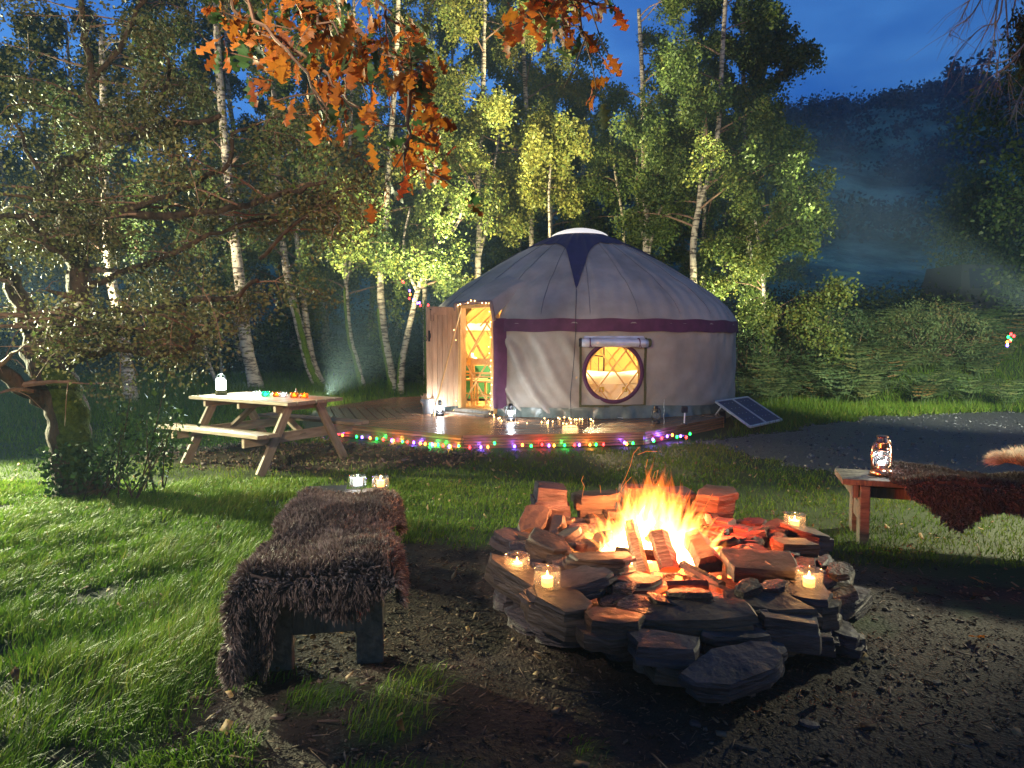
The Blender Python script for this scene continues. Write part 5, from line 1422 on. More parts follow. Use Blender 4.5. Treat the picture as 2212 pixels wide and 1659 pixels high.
# split logs --------------------------------------------------------------
M_log = mat('split_firewood', (0.22, 0.12, 0.06), (0.42, 0.26, 0.14), rough=0.7, scale=5, stretch=(1, 8, 8), bump=0.6, bscale=8)
M_char = mat('charred_firewood', (0.012, 0.009, 0.008), (0.07, 0.035, 0.025), rough=0.8, scale=12, bump=1.0, bscale=18)
def firewood(a, b, w, h, label, m=M_log, end=None):
    a = np.array(a, float); b = np.array(b, float)
    d = b - a; L = np.linalg.norm(d); d /= L
    g = MB(); n = 5; vs = []
    up = np.array([0, 0, 1.0]); sd = np.cross(d, up); sd /= np.linalg.norm(sd); uz = np.cross(sd, d)
    prof = [(-.5, -.35), (-.1, -.5), (.45, -.42), (.5, .1), (.12, .5), (-.42, .28)]
    k = len(prof)
    for i in range(n + 1):
        t_ = i / n; s_ = 1 + 0.07 * math.sin(i * 2.1 + w * 90)
        for x, z in prof: vs.append(sd * (x * w * s_ + random.uniform(-.003, .003)) + uz * (z * h * s_ + random.uniform(-.003, .003)) + d * (t_ * L + random.uniform(-.004, .004)))
    fs = [tuple(range(k))[::-1], tuple(n * k + j for j in range(k))] + [(i * k + j, i * k + (j + 1) % k, (i + 1) * k + (j + 1) % k, (i + 1) * k + j) for i in range(n) for j in range(k)]
    g.add(vs, fs)
    o = g.build('split_log', m); o.location = a
    tag(o, label, 'firewood', 'split logs burning in the fire pit'); return o
firewood(P(1390, 1242, 3.50), P(1362, 1130, 3.86), 0.075, 0.06, 'upright split log at the front left of the flames')
firewood(P(1448, 1230, 3.52), P(1422, 1150, 3.74), 0.11, 0.06, 'broad pale split log leaning towards the flames at the front')
firewood(P(1400, 1165, 3.78), P(1432, 1118, 3.98), 0.05, 0.04, 'short split log tip standing in the white core of the fire', M_log)
firewood(P(1535, 1218, 3.44), P(1500, 1160, 3.85), 0.13, 0.10, 'dark charred log end facing the camera right of the flames', M_char)
firewood(P(1440, 1140, 4.15), P(1530, 1120, 3.95), 0.08, 0.07, 'charred log lying across the back of the fire', M_char)
firewood(P(1667, 1230, 3.23), P(1614, 1186, 3.50), 0.040, 0.030, 'thin kindling stick lying on the purple slate slab', M_log)
firewood(P(1330, 1190, 3.80), P(1430, 1200, 3.70), 0.07, 0.06, 'charred log lying low at the front left of the fire', M_char)
firewood(P(1560, 1262, 3.25), P(1475, 1218, 3.52), 0.05, 0.035, 'dark kindling strip in front of the fire, upper of two', M_char)
firewood(P(1600, 1288, 3.12), P(1500, 1250, 3.40), 0.05, 0.035, 'dark kindling strip in front of the fire, lower of two', M_char)
firewood(P(1390, 1262, 3.28), P(1530, 1262, 3.22), 0.06, 0.045, 'charred flat log lying across the front of the pit', M_char)
# flames ------------------------------------------------------------------
def flame_mat(name, stops, strength, power):
    m = bpy.data.materials.new(name); m.use_nodes = True
    n = m.node_tree; n.nodes.clear(); L = n.links
    o = n.nodes.new('ShaderNodeOutputMaterial'); ad = n.nodes.new('ShaderNodeAddShader'); tr = n.nodes.new('ShaderNodeBsdfTransparent')
    e = n.nodes.new('ShaderNodeEmission'); at = n.nodes.new('ShaderNodeAttribute'); at.attribute_name = 'tint'
    r = n.nodes.new('ShaderNodeValToRGB')
    for i, (p, c) in enumerate(stops):
        el = r.color_ramp.elements[0] if i == 0 else (r.color_ramp.elements[-1] if i == len(stops) - 1 else r.color_ramp.elements.new(p))
        el.position = p; el.color = (*c, 1)
    lw = n.nodes.new('ShaderNodeLayerWeight'); lw.inputs['Blend'].default_value = 0.5
    inv = n.nodes.new('ShaderNodeMath'); inv.operation = 'SUBTRACT'; inv.inputs[0].default_value = 1.0
    pw = n.nodes.new('ShaderNodeMath'); pw.operation = 'POWER'; pw.inputs[1].default_value = power
    fade = n.nodes.new('ShaderNodeMapRange'); fade.inputs[1].default_value = 0.0; fade.inputs[2].default_value = 1.0; fade.inputs[3].default_value = 1.0; fade.inputs[4].default_value = 0.02
    mu = n.nodes.new('ShaderNodeMath'); mu.operation = 'MULTIPLY'; mu2 = n.nodes.new('ShaderNodeMath'); mu2.operation = 'MULTIPLY'; mu2.inputs[1].default_value = strength
    L.new(at.outputs['Fac'], r.inputs['Fac']); L.new(r.outputs['Color'], e.inputs['Color'])
    L.new(lw.outputs['Facing'], inv.inputs[1]); L.new(inv.outputs[0], pw.inputs[0])
    L.new(at.outputs['Fac'], fade.inputs[0]); L.new(pw.outputs[0], mu.inputs[0]); L.new(fade.outputs[0], mu.inputs[1]); L.new(mu.outputs[0], mu2.inputs[0])
    L.new(mu2.outputs[0], e.inputs['Strength']); L.new(e.outputs[0], ad.inputs[0]); L.new(tr.outputs[0], ad.inputs[1]); L.new(ad.outputs[0], o.inputs['Surface'])
    return m
M_fl = flame_mat('flame', [(0, (1.0, 0.58, 0.20)), (0.35, (1.0, 0.42, 0.09)), (0.7, (1.0, 0.22, 0.03)), (1, (0.9, 0.10, 0.01))], 0.85, 3.0)
M_core = flame_mat('flame_core', [(0, (1.0, 0.80, 0.45)), (0.5, (1.0, 0.70, 0.28)), (1, (1.0, 0.5, 0.12))], 5.0, 1.2)
FC = np.array(P(1402, 1180, 3.92)); FC[2] = 0.12
def tongue(b, base, h, r, lx, ly, ph, k=7, n=12):
    vs = []; o = len(b.v)
    for i in range(n + 1):
        t_ = i / n
        rad = r * (math.sin(math.pi * min(1, 0.12 + t_ * 0.88) ** 0.62) ** 0.8 if t_ < 1 else 0.0)
        rad = max(rad, 0.0005)
        cx = base[0] + lx * t_ ** 1.4 + 0.035 * h * 2 * math.sin(t_ * 6.5 + ph) * t_
        cy_ = base[1] + ly * t_ ** 1.4 + 0.03 * h * 2 * math.cos(t_ * 5.7 + ph) * t_
        for j in range(k):
            a = 2 * math.pi * j / k
            b.v.append((cx + rad * math.cos(a), cy_ + rad * math.sin(a), base[2] + h * t_)); b.t.append(min(1, t_ * (0.45 + h * 1.15)))
    b.f += [(o + i * k + j, o + i * k + (j + 1) % k, o + (i + 1) * k + (j + 1) % k, o + (i + 1) * k + j) for i in range(n) for j in range(k)]
M_sheet = flame_mat('flame_sheet', [(0, (1.0, 0.55, 0.16)), (0.4, (1.0, 0.34, 0.05)), (0.8, (1.0, 0.16, 0.02)), (1, (0.8, 0.06, 0.01))], 0.55, 4.0)
fire = thing('flames', 'bright orange and white flames rising from the middle of the fire pit', 'fire', FC)
b = MB()
for i in range(230):
    a = random.uniform(0, 6.28); r = abs(random.gauss(0, 0.17))
    x, y = r * math.cos(a) * 1.25, r * math.sin(a) * 0.8
    hh = max(0.10, 0.44 * math.exp(-((x - 0.03) / 0.26) ** 2) * random.uniform(0.45, 1.15) + 0.04)
    tongue(b, (x, y, random.uniform(-.02, .05)), hh, random.uniform(0.016, 0.052), x * 0.45 + random.gauss(0, .035), random.gauss(0, .03), random.uniform(0, 6))
b.build('flame_tongues', M_fl, fire, smooth=True, tint=True)
b = MB()
for (x, y, hh, r) in [(-0.05, -.04, .24, .08), (-0.13, -.06, .15, .08), (0.02, -.02, .20, .07), (-0.03, 0, .26, .06), (0.03, 0.02, .28, .05), (-0.10, -.02, .16, .07), (-0.20, -.03, .11, .05), (0.10, 0.03, .17, .04), (0.14, -.10, .10, .035), (-0.04, .05, .30, .035), (0.20, -.16, .07, .03), (-0.12, .05, .18, .045), (0.05, -.05, .12, .05)]:
    tongue(b, (x, y, 0.0), hh, r, random.gauss(0, .02), 0, random.uniform(0, 6), 12, 14)
b.build('flame_core', M_core, fire, smooth=True, tint=True)
b = MB()
for i in range(46):
    x = random.gauss(0, .15); y = random.gauss(0, .09)
    hh = max(.16, 0.50 * math.exp(-((x - 0.03) / 0.24) ** 2) * random.uniform(.6, 1.1))
    tongue(b, (x, y, 0.0), hh, random.uniform(.06, .11), x * .4 + random.gauss(0, .03), 0, random.uniform(0, 6), 14, 16)
b.build('flame_sheets', M_sheet, fire, smooth=True, tint=True)
# sparks
spk = MB()
for pts_ in [[(1345, 1075), (1342, 1050), (1352, 1030), (1362, 1005), (1368, 980), (1382, 965)], [(1335, 1068), (1350, 1045), (1364, 1030)], [(1378, 982), (1396, 975), (1420, 975)], [(1258, 1070), (1262, 1050), (1256, 1038), (1260, 1028)], [(1298, 1065), (1296, 1048)], [(1410, 1035), (1414, 1020), (1422, 1015), (1416, 1040)], [(1520, 1100), (1532, 1080), (1540, 1066)], [(1395, 1010), (1399, 992)]]:
    spk.tube([P(u, v, 3.9) for u, v in pts_], 0.0009, 4)
o = spk.build('spark_trails', emat('spark_glow', (1.0, 0.25, 0.05), 0.8)); o.location = (0, 0, 0); tag(o, 'thin glowing sparks curling up above the flames', 'sparks')
lamp('fire_light', 'POINT', (FC[0], FC[1], 0.42), 62, (1.0, 0.28, 0.07), 0.10)
lamp('fire_light', 'POINT', (FC[0] + 0.10, FC[1] - 0.02, 0.50), 6, (1.0, 0.30, 0.08), 0.12)
lamp('fire_light', 'POINT', (FC[0] - 0.12, FC[1], 0.34), 30, (1.0, 0.34, 0.12), 0.06)
lamp('fire_light', 'POINT', (FC[0] + 0.34, FC[1] + 0.02, 0.36), 60, (1.0, 0.06, 0.015), 0.06)
lamp('ember_light', 'POINT', tuple(P(1478, 1280, 3.24)), 7, (1.0, 0.12, 0.02), 0.03)
for u, v, y, lb in [(1117, 1238, 3.22, 'candle jar on the left rim of the fire pit, outermost of the pair'), (1182, 1270, 3.02, 'candle jar on the left rim of the fire pit, nearer the front'),
                 (1716, 1142, 4.02, 'candle jar on the far right stones of the fire pit'), (1747, 1270, 3.12, 'candle jar on the near right slab of the fire pit')]:
    p = P(u, v, y)
    jar(p, lb, M_glass, 'candle', 0.062, 0.092, light=1.4, wr=0.027, wh=0.042)
    # a flat stone carries each jar
    me = rock_mesh(int(u), 0.24, 0.2, 0.05, 2, None, 0.6); link('stone', me, pit, (p[0] - PC[0], p[1] - PC[1], p[2] - 0.030))
# scattered loose stones and slate bits (countable)
for i, (u, v, L, lb) in enumerate([(1690, 1447, .10, 'pale wood splinter lying on the earth right of the lowest slab'), (1380, 1452, .07, 'small flat stone in front of the pit'), (1640, 1500, .05, 'small grey pebble on the earth'), ]):
    pass
def ground_bit(name, u, v, L, Wd, Hh, rz, m, label, cat):
    p = G(u, v, 0); me = rock_mesh(int(u + v), L, Wd, Hh, 1, m, 0.5)
    o = link(name, me, None, (p[0], p[1], float(H(p[0], p[1])) + Hh * .5), (0, 0, R(rz))); tag(o, label, cat); return o
ground_bit('wood_splinter', 1688, 1452, .10, .035, .02, 65, M_log, 'tan wood splinter standing out on the dark earth right of the lowest slab', 'wood piece')
ground_bit('slate_splinter', 1610, 1610, .11, .022, .01, -25, M_slate, 'narrow pale slate splinter on the earth near the bottom edge', 'stone')
ground_bit('slate_splinter', 2025, 1470, .05, .03, .01, 10, M_slate, 'bluish slate flake on the dark earth right of the pit', 'stone')
ground_bit('pebble', 1622, 1500, .05, .035, .02, 10, M_slate, 'round grey pebble just below the lowest slab', 'stone')
ground_bit('pebble', 1500, 1565, .06, .03, .015, -20, M_slate, 'flat grey pebble below the fire pit', 'stone')
ground_bit('flat_stone', 330, 1310, .22, .12, .03, 20, M_slate, 'flat wet stone in a hollow of the long grass', 'stone')
ground_bit('flat_stone', 1750, 1560, .09, .05, .012, -15, M_slate, 'purplish slate flake in the lower right foreground', 'stone')
ground_bit('dark_block', 2105, 1062, .28, .14, .08, -5, M_oldwood, 'low dark timber block at the edge of the gravel track', 'timber')
# ================================================================== TREES
def leafcloud(centers, n, sigma, size, tint_mu=0.45, tint_sd=0.2, droop=0.35, aspect=0.62, m=None, name='leaves', clump=True):
    centers = np.asarray(centers, float)
    c = centers[rng.integers(0, len(centers), n)] + rng.normal(0, 1, (n, 3)) * np.asarray(sigma)
    d = rng.normal(0, 1, (n, 3)); d[:, 2] -= droop; d /= np.linalg.norm(d, axis=1, keepdims=True)
    s = np.cross(d, rng.normal(0, 1, (n, 3))); s /= np.linalg.norm(s, axis=1, keepdims=True)
    l = size * rng.uniform(0.6, 1.3, n)[:, None]; w = l * aspect
    V = np.stack([c, c + d * l * .45 + s * w * .5, c + d * l, c + d * l * .45 - s * w * .5], 1).reshape(-1, 3)
    tv = np.clip(rng.normal(tint_mu, tint_sd, n) + (fbm(c[:, 0] * 1.3 + 50, c[:, 2] * 1.3 + c[:, 1] + 50, 2) - .5) * 0.7, 0, 1)
    return npmesh(name, V, np.arange(4 * n), 4, tint=np.repeat(tv, 4), m=m)

def smooth_path(pts, n=4):
    pts = [np.array(p, float) for p in pts]; out = []
    for i in range(len(pts) - 1):
        p0 = pts[max(i - 1, 0)]; p1 = pts[i]; p2 = pts[i + 1]; p3 = pts[min(i + 2, len(pts) - 1)]
        for k in range(n):
            t = k / n
            out.append(0.5 * ((2 * p1) + (-p0 + p2) * t + (2 * p0 - 5 * p1 + 4 * p2 - p3) * t * t + (-p0 + 3 * p1 - 3 * p2 + p3) * t ** 3))
    out.append(pts[-1]); return out

def limb_growth(mb, path, r0, r1, t0, nb, Lb, up, leafpts, sub=4, tw=0.004, k2=4, spread=1.0, azbias=None):
    P_ = [np.array(p) for p in path]; n = len(P_)
    for i in range(nb):
        t = t0 + (1 - t0) * (i + random.random()) / nb
        x = t * (n - 1); j = min(int(x), n - 2); f = x - j
        base = P_[j] * (1 - f) + P_[j + 1] * f
        az = random.uniform(0, 2 * math.pi) if azbias is None else random.gauss(azbias, 1.1)
        d = np.array([math.cos(az), math.sin(az), up * random.uniform(0.5, 1.5)]); d /= np.linalg.norm(d)
        L = Lb * random.uniform(0.6, 1.25) * (1.1 - 0.45 * (t - t0) / (1 - t0 + 1e-6))
        pts = [base]; cur = base.copy(); dd_ = d.copy(); m_ = 6
        for q in range(m_):
            dd_ = dd_ + np.array([random.gauss(0, .16), random.gauss(0, .16), random.gauss(-0.07, .10)]); dd_ /= np.linalg.norm(dd_)
            cur = cur + dd_ * L / m_; pts.append(cur)
        rb = (r0 + (r1 - r0) * t) * 0.42
        mb.tube(pts, [max(tw, rb * (1 - q / (m_ + .5))) for q in range(m_ + 1)], 5, cap=False)
        for s in range(sub):
            q = random.randint(2, m_); b0 = pts[q]
            e = dd_ + np.random.default_rng(random.randint(0, 1 << 30)).normal(0, 0.75 * spread, 3); e[2] -= 0.15; e /= np.linalg.norm(e)
            Ls = L * random.uniform(0.25, 0.55)
            sp_ = [b0, b0 + e * Ls * .5 + np.array([0, 0, .02]), b0 + e * Ls + np.array([0, 0, -.10 * Ls])]
            mb.tube(sp_, [tw * 1.1, tw * .9, tw * .5], k2, cap=False)
            leafpts += [sp_[0] * .4 + sp_[1] * .6, sp_[1], sp_[1] * .5 + sp_[2] * .5, sp_[2], sp_[2]]
        leafpts += [pts[-1], pts[-2], pts[-1]]

def make_tree(name, label, path, r0, r1, t0, nb, Lb, nleaf, lsz, sig, up=0.7, barkm=None, leafm=None, group=None, forks=(), moss=None, tmu=0.45, k=9, cat='tree', sub=4, tag_bare=False):
    path = smooth_path(path, 4); base = path[0].copy()
    path = [p - base for p in path]
    t = thing(name, label, cat, base, 0, group)
    n = len(path)
    mb = MB(); mb.tube([p + (np.array([0, 0, -0.25]) if i == 0 else 0) for i, p in enumerate(path)], [(r0 * (1.35 if i == 0 else 1.12 if i == 1 else 1) * (1 - i / (n - 1)) + r1 * i / (n - 1)) * (1 + .05 * math.sin(i * 2.3 + r0 * 70)) for i in range(n)], k)
    mb.build('trunk', barkm or M_bark, t, smooth=True)
    lp_ = []; bm_ = MB()
    limb_growth(bm_, path, r0, r1, t0, nb, Lb, up, lp_, sub=sub)
    for fp, fr0, fr1 in forks:
        fp = [q - base for q in smooth_path(fp, 4)]
        f = MB(); f.tube(fp, [fr0 + (fr1 - fr0) * i / (len(fp) - 1) for i in range(len(fp))], 7); f.build('limb', barkm or M_bark, t, smooth=True)
        limb_growth(bm_, fp, fr0, fr1, 0.3, max(3, nb // 3), Lb * .7, up, lp_, sub=sub)
    bm_.build('branches', M_twig if barkm is None else barkm, t)['kind'] = 'stuff'
    if nleaf:
        if leafm is None and barkm is None:      # birch sprays hang
            lp_ = [p + np.array([random.gauss(0, .05), random.gauss(0, .05), -q * .10 * random.uniform(.6, 1.3)]) for p in lp_ for q in range(4)]; sig = (.085, .085, .10)
        c = link('crown', leafcloud(lp_, int(nleaf * 1.65), sig, lsz * 1.2, m=leafm or M_leaf, tint_mu=tmu), t); c['kind'] = 'stuff'
    if moss:
        a0, hmax = moss
        mm = MB()
        nn_ = [i for i in range(n) if path[i][2] < hmax]
        pts = [path[i] for i in nn_]
        if len(pts) > 1:
            def mf(u, v):
                x = u * (len(pts) - 1); j = min(int(x), len(pts) - 2); p = pts[j] * (1 - x + j) + pts[j + 1] * (x - j)
                rr = (r0 * 1.05 * (1.2 - .3 * min(1, u * 4))) * (1 - 0.35 * u * 0) + 0.010
                a = a0 + (v - .5) * (2.3 - 1.4 * u)
                rr += 0.012 * math.sin(u * 40 + v * 9) - 0.03 * (abs(v - .5) * 2) ** 3
                return (p[0] + rr * math.cos(a), p[1] + rr * math.sin(a), p[2])
            mm.grid(mf, 26, 6).build('moss', M_moss, t, smooth=True)
    return t
def PT(lst, y):
    out = []
    for i, (u, v) in enumerate(lst):
        out.append(P(u, v, y))
    out[0][2] = float(H(out[0][0], out[0][1])) if out[0][2] < 2.5 else out[0][2]
    return out
def rooted(lst, y):
    """path whose first point is put on the ground below"""
    p = [P(u, v, y) for u, v in lst]
    b = p[0].copy(); z = float(H(b[0], b[1]))
    if b[2] - z > 0.4: p.insert(0, np.array([b[0], b[1], z]))
    else: p[0][2] = z
    return p
SG = (0.15, 0.15, 0.15)
make_tree('birch_tree', 'thick speckled birch trunk leaning behind the left end of the picnic table', rooted([(556, 850), (532, 745), (522, 640), (505, 500), (485, 300), (470, 100), (465, -60)], 15.5), 0.155, 0.06, 0.38, 15, 2.1, 15000, .068, SG)
make_tree('birch_tree', 'pale leaning birch, left stem of the close pair behind the table', rooted([(690, 856), (668, 790), (645, 700), (628, 630), (612, 540), (600, 400), (592, 200), (585, -60)], 16.8), 0.13, 0.05, 0.42, 14, 2.0, 14000, .068, SG, moss=(R(-60), 2.2))
make_tree('birch_tree', 'grey birch, right stem of the close pair behind the table', rooted([(696, 858), (676, 780), (662, 700), (652, 600), (640, 500), (650, 380), (665, 200)], 17.1), 0.10, 0.03, 0.45, 10, 1.7, 9000, .066, SG)
make_tree('birch_tree', 'thin birch set further back between the pair and the mossy one', rooted([(702, 800), (698, 740), (702, 690), (696, 600), (700, 480), (706, 300)], 22), 0.07, 0.03, 0.35, 10, 1.6, 7000, .075, SG)
make_tree('birch_tree', 'slender birch with bright green moss down its trunk, near the deck corner', rooted([(783, 838), (770, 780), (757, 735), (750, 670), (748, 620), (744, 536), (752, 400), (760, 200), (765, -40)], 17.5), 0.085, 0.035, 0.4, 14, 1.9, 14000, .066, SG, moss=(R(-120), 2.6), forks=[([P(748, 622, 17.5), P(757, 560, 17.4), P(765, 480, 17.3)], .035, .02)])
make_tree('birch_tree', 'tall birch, left stem of the mossy V behind the deck', rooted([(852, 848), (840, 780), (829, 715), (822, 614), (832, 510), (840, 350), (855, 150), (862, -60)], 17.2), 0.12, 0.05, 0.4, 16, 2.2, 18000, .068, SG, moss=(R(-150), 2.4), tmu=.6)
make_tree('birch_tree', 'curving white birch, right stem of the mossy V with lights on it', rooted([(864, 848), (868, 790), (876, 742), (892, 672), (902, 630), (925, 570), (945, 530), (990, 480), (1010, 380)], 16.9), 0.095, 0.03, 0.5, 10, 1.7, 11000, .066, SG, moss=(R(-150), 1.0), tmu=.6, forks=[([P(902, 630, 16.9), P(880, 580, 17.0), P(872, 520, 17), P(886, 450, 17)], .05, .02), ([P(912, 605, 16.9), P(945, 600, 16.8), P(978, 595, 16.7)], .02, .008)])
make_tree('birch_tree', 'upright birch just left of the yurt roof', rooted([(920, 800), (918, 680), (916, 560), (914, 484), (912, 300), (918, 100), (920, -60)], 18), 0.075, 0.04, 0.42, 16, 2.1, 19000, .068, SG, moss=(R(-90), 2.6), tmu=.75)
make_tree('birch_tree', 'double stemmed birch rising behind the left slope of the yurt roof', rooted([(1036, 700), (1032, 590), (1036, 470), (1032, 380), (1042, 250), (1046, 50), (1048, -60)], 18.4), 0.10, 0.05, 0.45, 18, 2.4, 23000, .070, SG, tmu=.85, forks=[([P(1034, 560, 18.4), P(1052, 480, 18.4), P(1062, 400, 18.4), P(1080, 280, 18.3)], .05, .03)])
make_tree('birch_tree', 'small bright leafy tree standing right behind the crown of the yurt', rooted([(1192, 640), (1188, 500), (1186, 420), (1190, 340), (1200, 270)], 17.5), 0.05, 0.02, 0.60, 16, 0.85, 9500, .075, (.16, .16, .14), tmu=.95)
make_tree('birch_tree', 'tall leafy birch filling the top centre behind the yurt', rooted([(1150, 700), (1148, 500), (1140, 300), (1130, 100), (1120, -60)], 20), 0.09, 0.05, 0.5, 16, 2.4, 20000, .075, SG, tmu=.75)
make_tree('birch_tree', 'many stemmed birch behind the right shoulder of the crown', rooted([(1396, 700), (1396, 560), (1394, 420), (1390, 300), (1388, 180), (1380, 20)], 18.5), 0.115, 0.05, 0.42, 18, 2.0, 20000, .070, SG, tmu=.4, forks=[([P(1398, 560, 18.5), P(1420, 470, 18.4), P(1450, 400, 18.4), P(1482, 340, 18.3)], .05, .02), ([P(1392, 520, 18.5), P(1375, 420, 18.6), P(1378, 300, 18.6)], .045, .02)])
make_tree('birch_tree', 'speckled forked birch behind the right slope of the yurt roof', rooted([(1500, 720), (1498, 600), (1498, 520), (1512, 440), (1538, 360), (1552, 270), (1560, 120), (1570, -40)], 17.2), 0.10, 0.05, 0.4, 20, 2.0, 24000, .070, SG, tmu=.3, forks=[([P(1508, 455, 17.2), P(1514, 380, 17.2), P(1520, 300, 17.2), P(1535, 200, 17.2)], .055, .03)])
make_tree('birch_tree', 'slim green stemmed birch between the crown and the many stemmed birch', rooted([(1350, 700), (1348, 560), (1346, 480), (1330, 380), (1316, 260)], 20), 0.06, 0.03, 0.35, 12, 1.6, 8000, .070, SG, tmu=.45)
make_tree('birch_tree', 'bushy tree leaning out over the bracken right of the yurt', rooted([(1640, 760), (1650, 680), (1648, 600), (1635, 500), (1612, 380)], 16.5), 0.06, 0.03, 0.25, 18, 1.7, 17000, .064, (.2, .2, .16), tmu=.55)
make_tree('birch_tree', 'tall dark birch at the right end of the wood', rooted([(1620, 760), (1618, 560), (1612, 360), (1606, 160), (1600, -60)], 20.5), 0.10, 0.05, 0.3, 26, 2.0, 34000, .082, SG, tmu=.3)
make_tree('birch_tree', 'dim birch trunk behind the thorn tree at the left', rooted([(285, 850), (262, 700), (240, 600), (230, 480), (225, 300), (220, 60)], 13), 0.12, 0.05, 0.45, 12, 1.8, 10000, .060, SG, tmu=.3)
make_tree('birch_tree', 'thin birch stem just behind the camping lantern', rooted([(470, 830), (450, 780), (438, 730), (425, 640), (420, 500)], 17), 0.05, 0.02, 0.5, 8, 1.5, 6000, .066, SG, tmu=.3)
make_tree('birch_tree', 'slim leaning birch right of the camping lantern', rooted([(482, 830), (474, 760), (466, 690), (455, 560)], 19), 0.05, 0.02, 0.5, 8, 1.5, 6000, .066, SG, tmu=.3)
# deep wood: repeats of two trees
deep = make_tree('wood_tree', 'tall dark tree deep in the wood behind the birches', [np.array([0, 0, 0.]), np.array([.2, 0, 3.]), np.array([0, .2, 6.]), np.array([.3, 0, 9.5]), np.array([.2, 0, 13])], 0.13, 0.05, 0.18, 24, 2.3, 17000, .10, (.30, .30, .24), group='dark trees deep in the wood', tmu=.2)
deepspots = []
for i in range(26):
    u = -120 + i * 70 + random.uniform(-25, 25); y = random.uniform(22, 30)
    if u > 1560: y += 0
    if 1300 < u < 1480: continue
    deepspots.append((u, y))
first = True
for u, y in deepspots:
    x = (u - 1106) / FPX * y; z = float(H(x, y))
    if first: deep.location = (x, y, z - 0.1); first = False
    else: dup(deep, (x, y, z - .1), random.uniform(0, 6.28), scale=random.uniform(0.75, 1.1) * (0.72 if u > 1200 else 1))
# undergrowth
pts = []
for i in range(1500):
    u = random.uniform(-80, 1720); y = random.uniform(18.5, 30); x = (u - 1106) / FPX * y
    if np.hypot(x - 1.33, y - 13.5) < 4.2: continue
    hgt = random.uniform(0, 1) ** 1.5 * (1.0 + (y - 18) * 0.28)
    pts.append((x, y, float(H(x, y)) + hgt))
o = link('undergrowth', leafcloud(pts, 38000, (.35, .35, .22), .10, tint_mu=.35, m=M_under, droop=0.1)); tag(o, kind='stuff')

# ---- the thorn tree at the left, near
TB = P(178, 1072, 6.15); TB[2] = float(H(TB[0], TB[1])) - 0.02
th = thing('hawthorn_tree', 'gnarled mossy thorn tree with ivy at its foot, filling the left side', 'tree', TB)
def rel(lst): return [P(u, v, y) - TB for u, v, y in lst]
trunkp = smooth_path([np.zeros(3)] + rel([(160, 1010, 6.15), (150, 945, 6.15), (146, 890, 6.15), (125, 830, 6.15), (104, 790, 6.15), (86, 752, 6.2)]), 4)
MB().tube(trunkp, [0.30, 0.24, 0.20, 0.185] + [0.178 - 0.0010 * i + 0.012 * math.sin(i * 1.7) for i in range(len(trunkp) - 4)], 14).build('trunk', M_darkbark, th, smooth=True)
def mossf(u, v):
    x = 3 + u * (len(trunkp) - 5); j = min(int(x), len(trunkp) - 2); p = trunkp[j] * (1 - x + j) + trunkp[j + 1] * (x - j)
    a = R(-35) + (v - .5) * 1.9; rr = 0.205 - 0.03 * u * .6 + 0.012 * math.sin(u * 30 + v * 8) - 0.03 * (abs(v - .5) * 2) ** 3
    return (p[0] + rr * math.cos(a), p[1] + rr * math.sin(a), p[2])
MB().grid(mossf, 40, 8).build('moss', M_moss2, th, smooth=True)
limbs = [([(86, 752, 6.2), (120, 726, 6.1), (164, 708, 5.9), (225, 712, 5.7), (292, 717, 5.5), (360, 708, 5.4)], .10, .015),
         ([(130, 722, 6.1), (150, 690, 6.0), (185, 678, 5.9), (255, 673, 5.7), (365, 662, 5.5), (484, 644, 5.3), (560, 600, 5.2)], .06, .012),
         ([(90, 752, 6.2), (130, 700, 6.3), (172, 640, 6.3), (168, 560, 6.3), (160, 502, 6.3), (120, 440, 6.3), (82, 425, 6.2)], .125, .055),
         ([(110, 790, 6.1), (182, 768, 5.8), (255, 753, 5.6), (365, 764, 5.5), (437, 717, 5.4), (484, 680, 5.3)], .055, .01),
         ([(92, 765, 6.2), (76, 730, 6.2), (60, 690, 6.2), (30, 620, 6.1), (-10, 560, 6.0)], .11, .05),
         ([(104, 870, 6.1), (55, 845, 5.9), (0, 800, 5.7), (-60, 770, 5.5)], .075, .04),
         ([(160, 502, 6.3), (130, 460, 6.2), (82, 430, 6.1), (125, 365, 6.0), (193, 322, 5.8), (279, 296, 5.5), (365, 271, 5.3), (473, 258, 5.1)], .06, .014),
         ([(206, 320, 5.8), (202, 240, 5.8), (198, 172, 5.7), (185, 64, 5.6), (170, -40, 5.5)], .04, .015),
         ([(198, 172, 5.7), (258, 99, 5.6), (301, 21, 5.5), (330, -40, 5.4)], .025, .01),
         ([(160, 502, 6.3), (232, 464, 5.9), (387, 464, 5.5), (503, 449, 5.2), (623, 412, 4.9), (700, 395, 4.8)], .045, .010),
         ([(232, 464, 5.9), (300, 445, 5.7), (365, 421, 5.5), (485, 365, 5.3), (507, 292, 5.2), (560, 270, 5.1)], .032, .008),
         ([(560, 560, 5.3), (644, 477, 5.1), (730, 417, 5.0), (838, 357, 4.9)], .016, .006),
         ([(300, 290, 5.5), (335, 240, 5.4), (365, 172, 5.3), (350, 90, 5.2)], .022, .008),
         ([(-10, 560, 6.0), (30, 500, 6.0), (110, 440, 6.0), (60, 330, 5.9), (30, 250, 5.8)], .03, .01),
         ([(-20, 470, 5.6), (60, 470, 5.7), (100, 520, 5.8), (150, 560, 6.0)], .02, .03),
         ([(170, 630, 6.3), (260, 590, 6.1), (380, 540, 5.8), (480, 500, 5.6), (600, 470, 5.4)], .035, .008)]
lp_ = []; tw = MB()
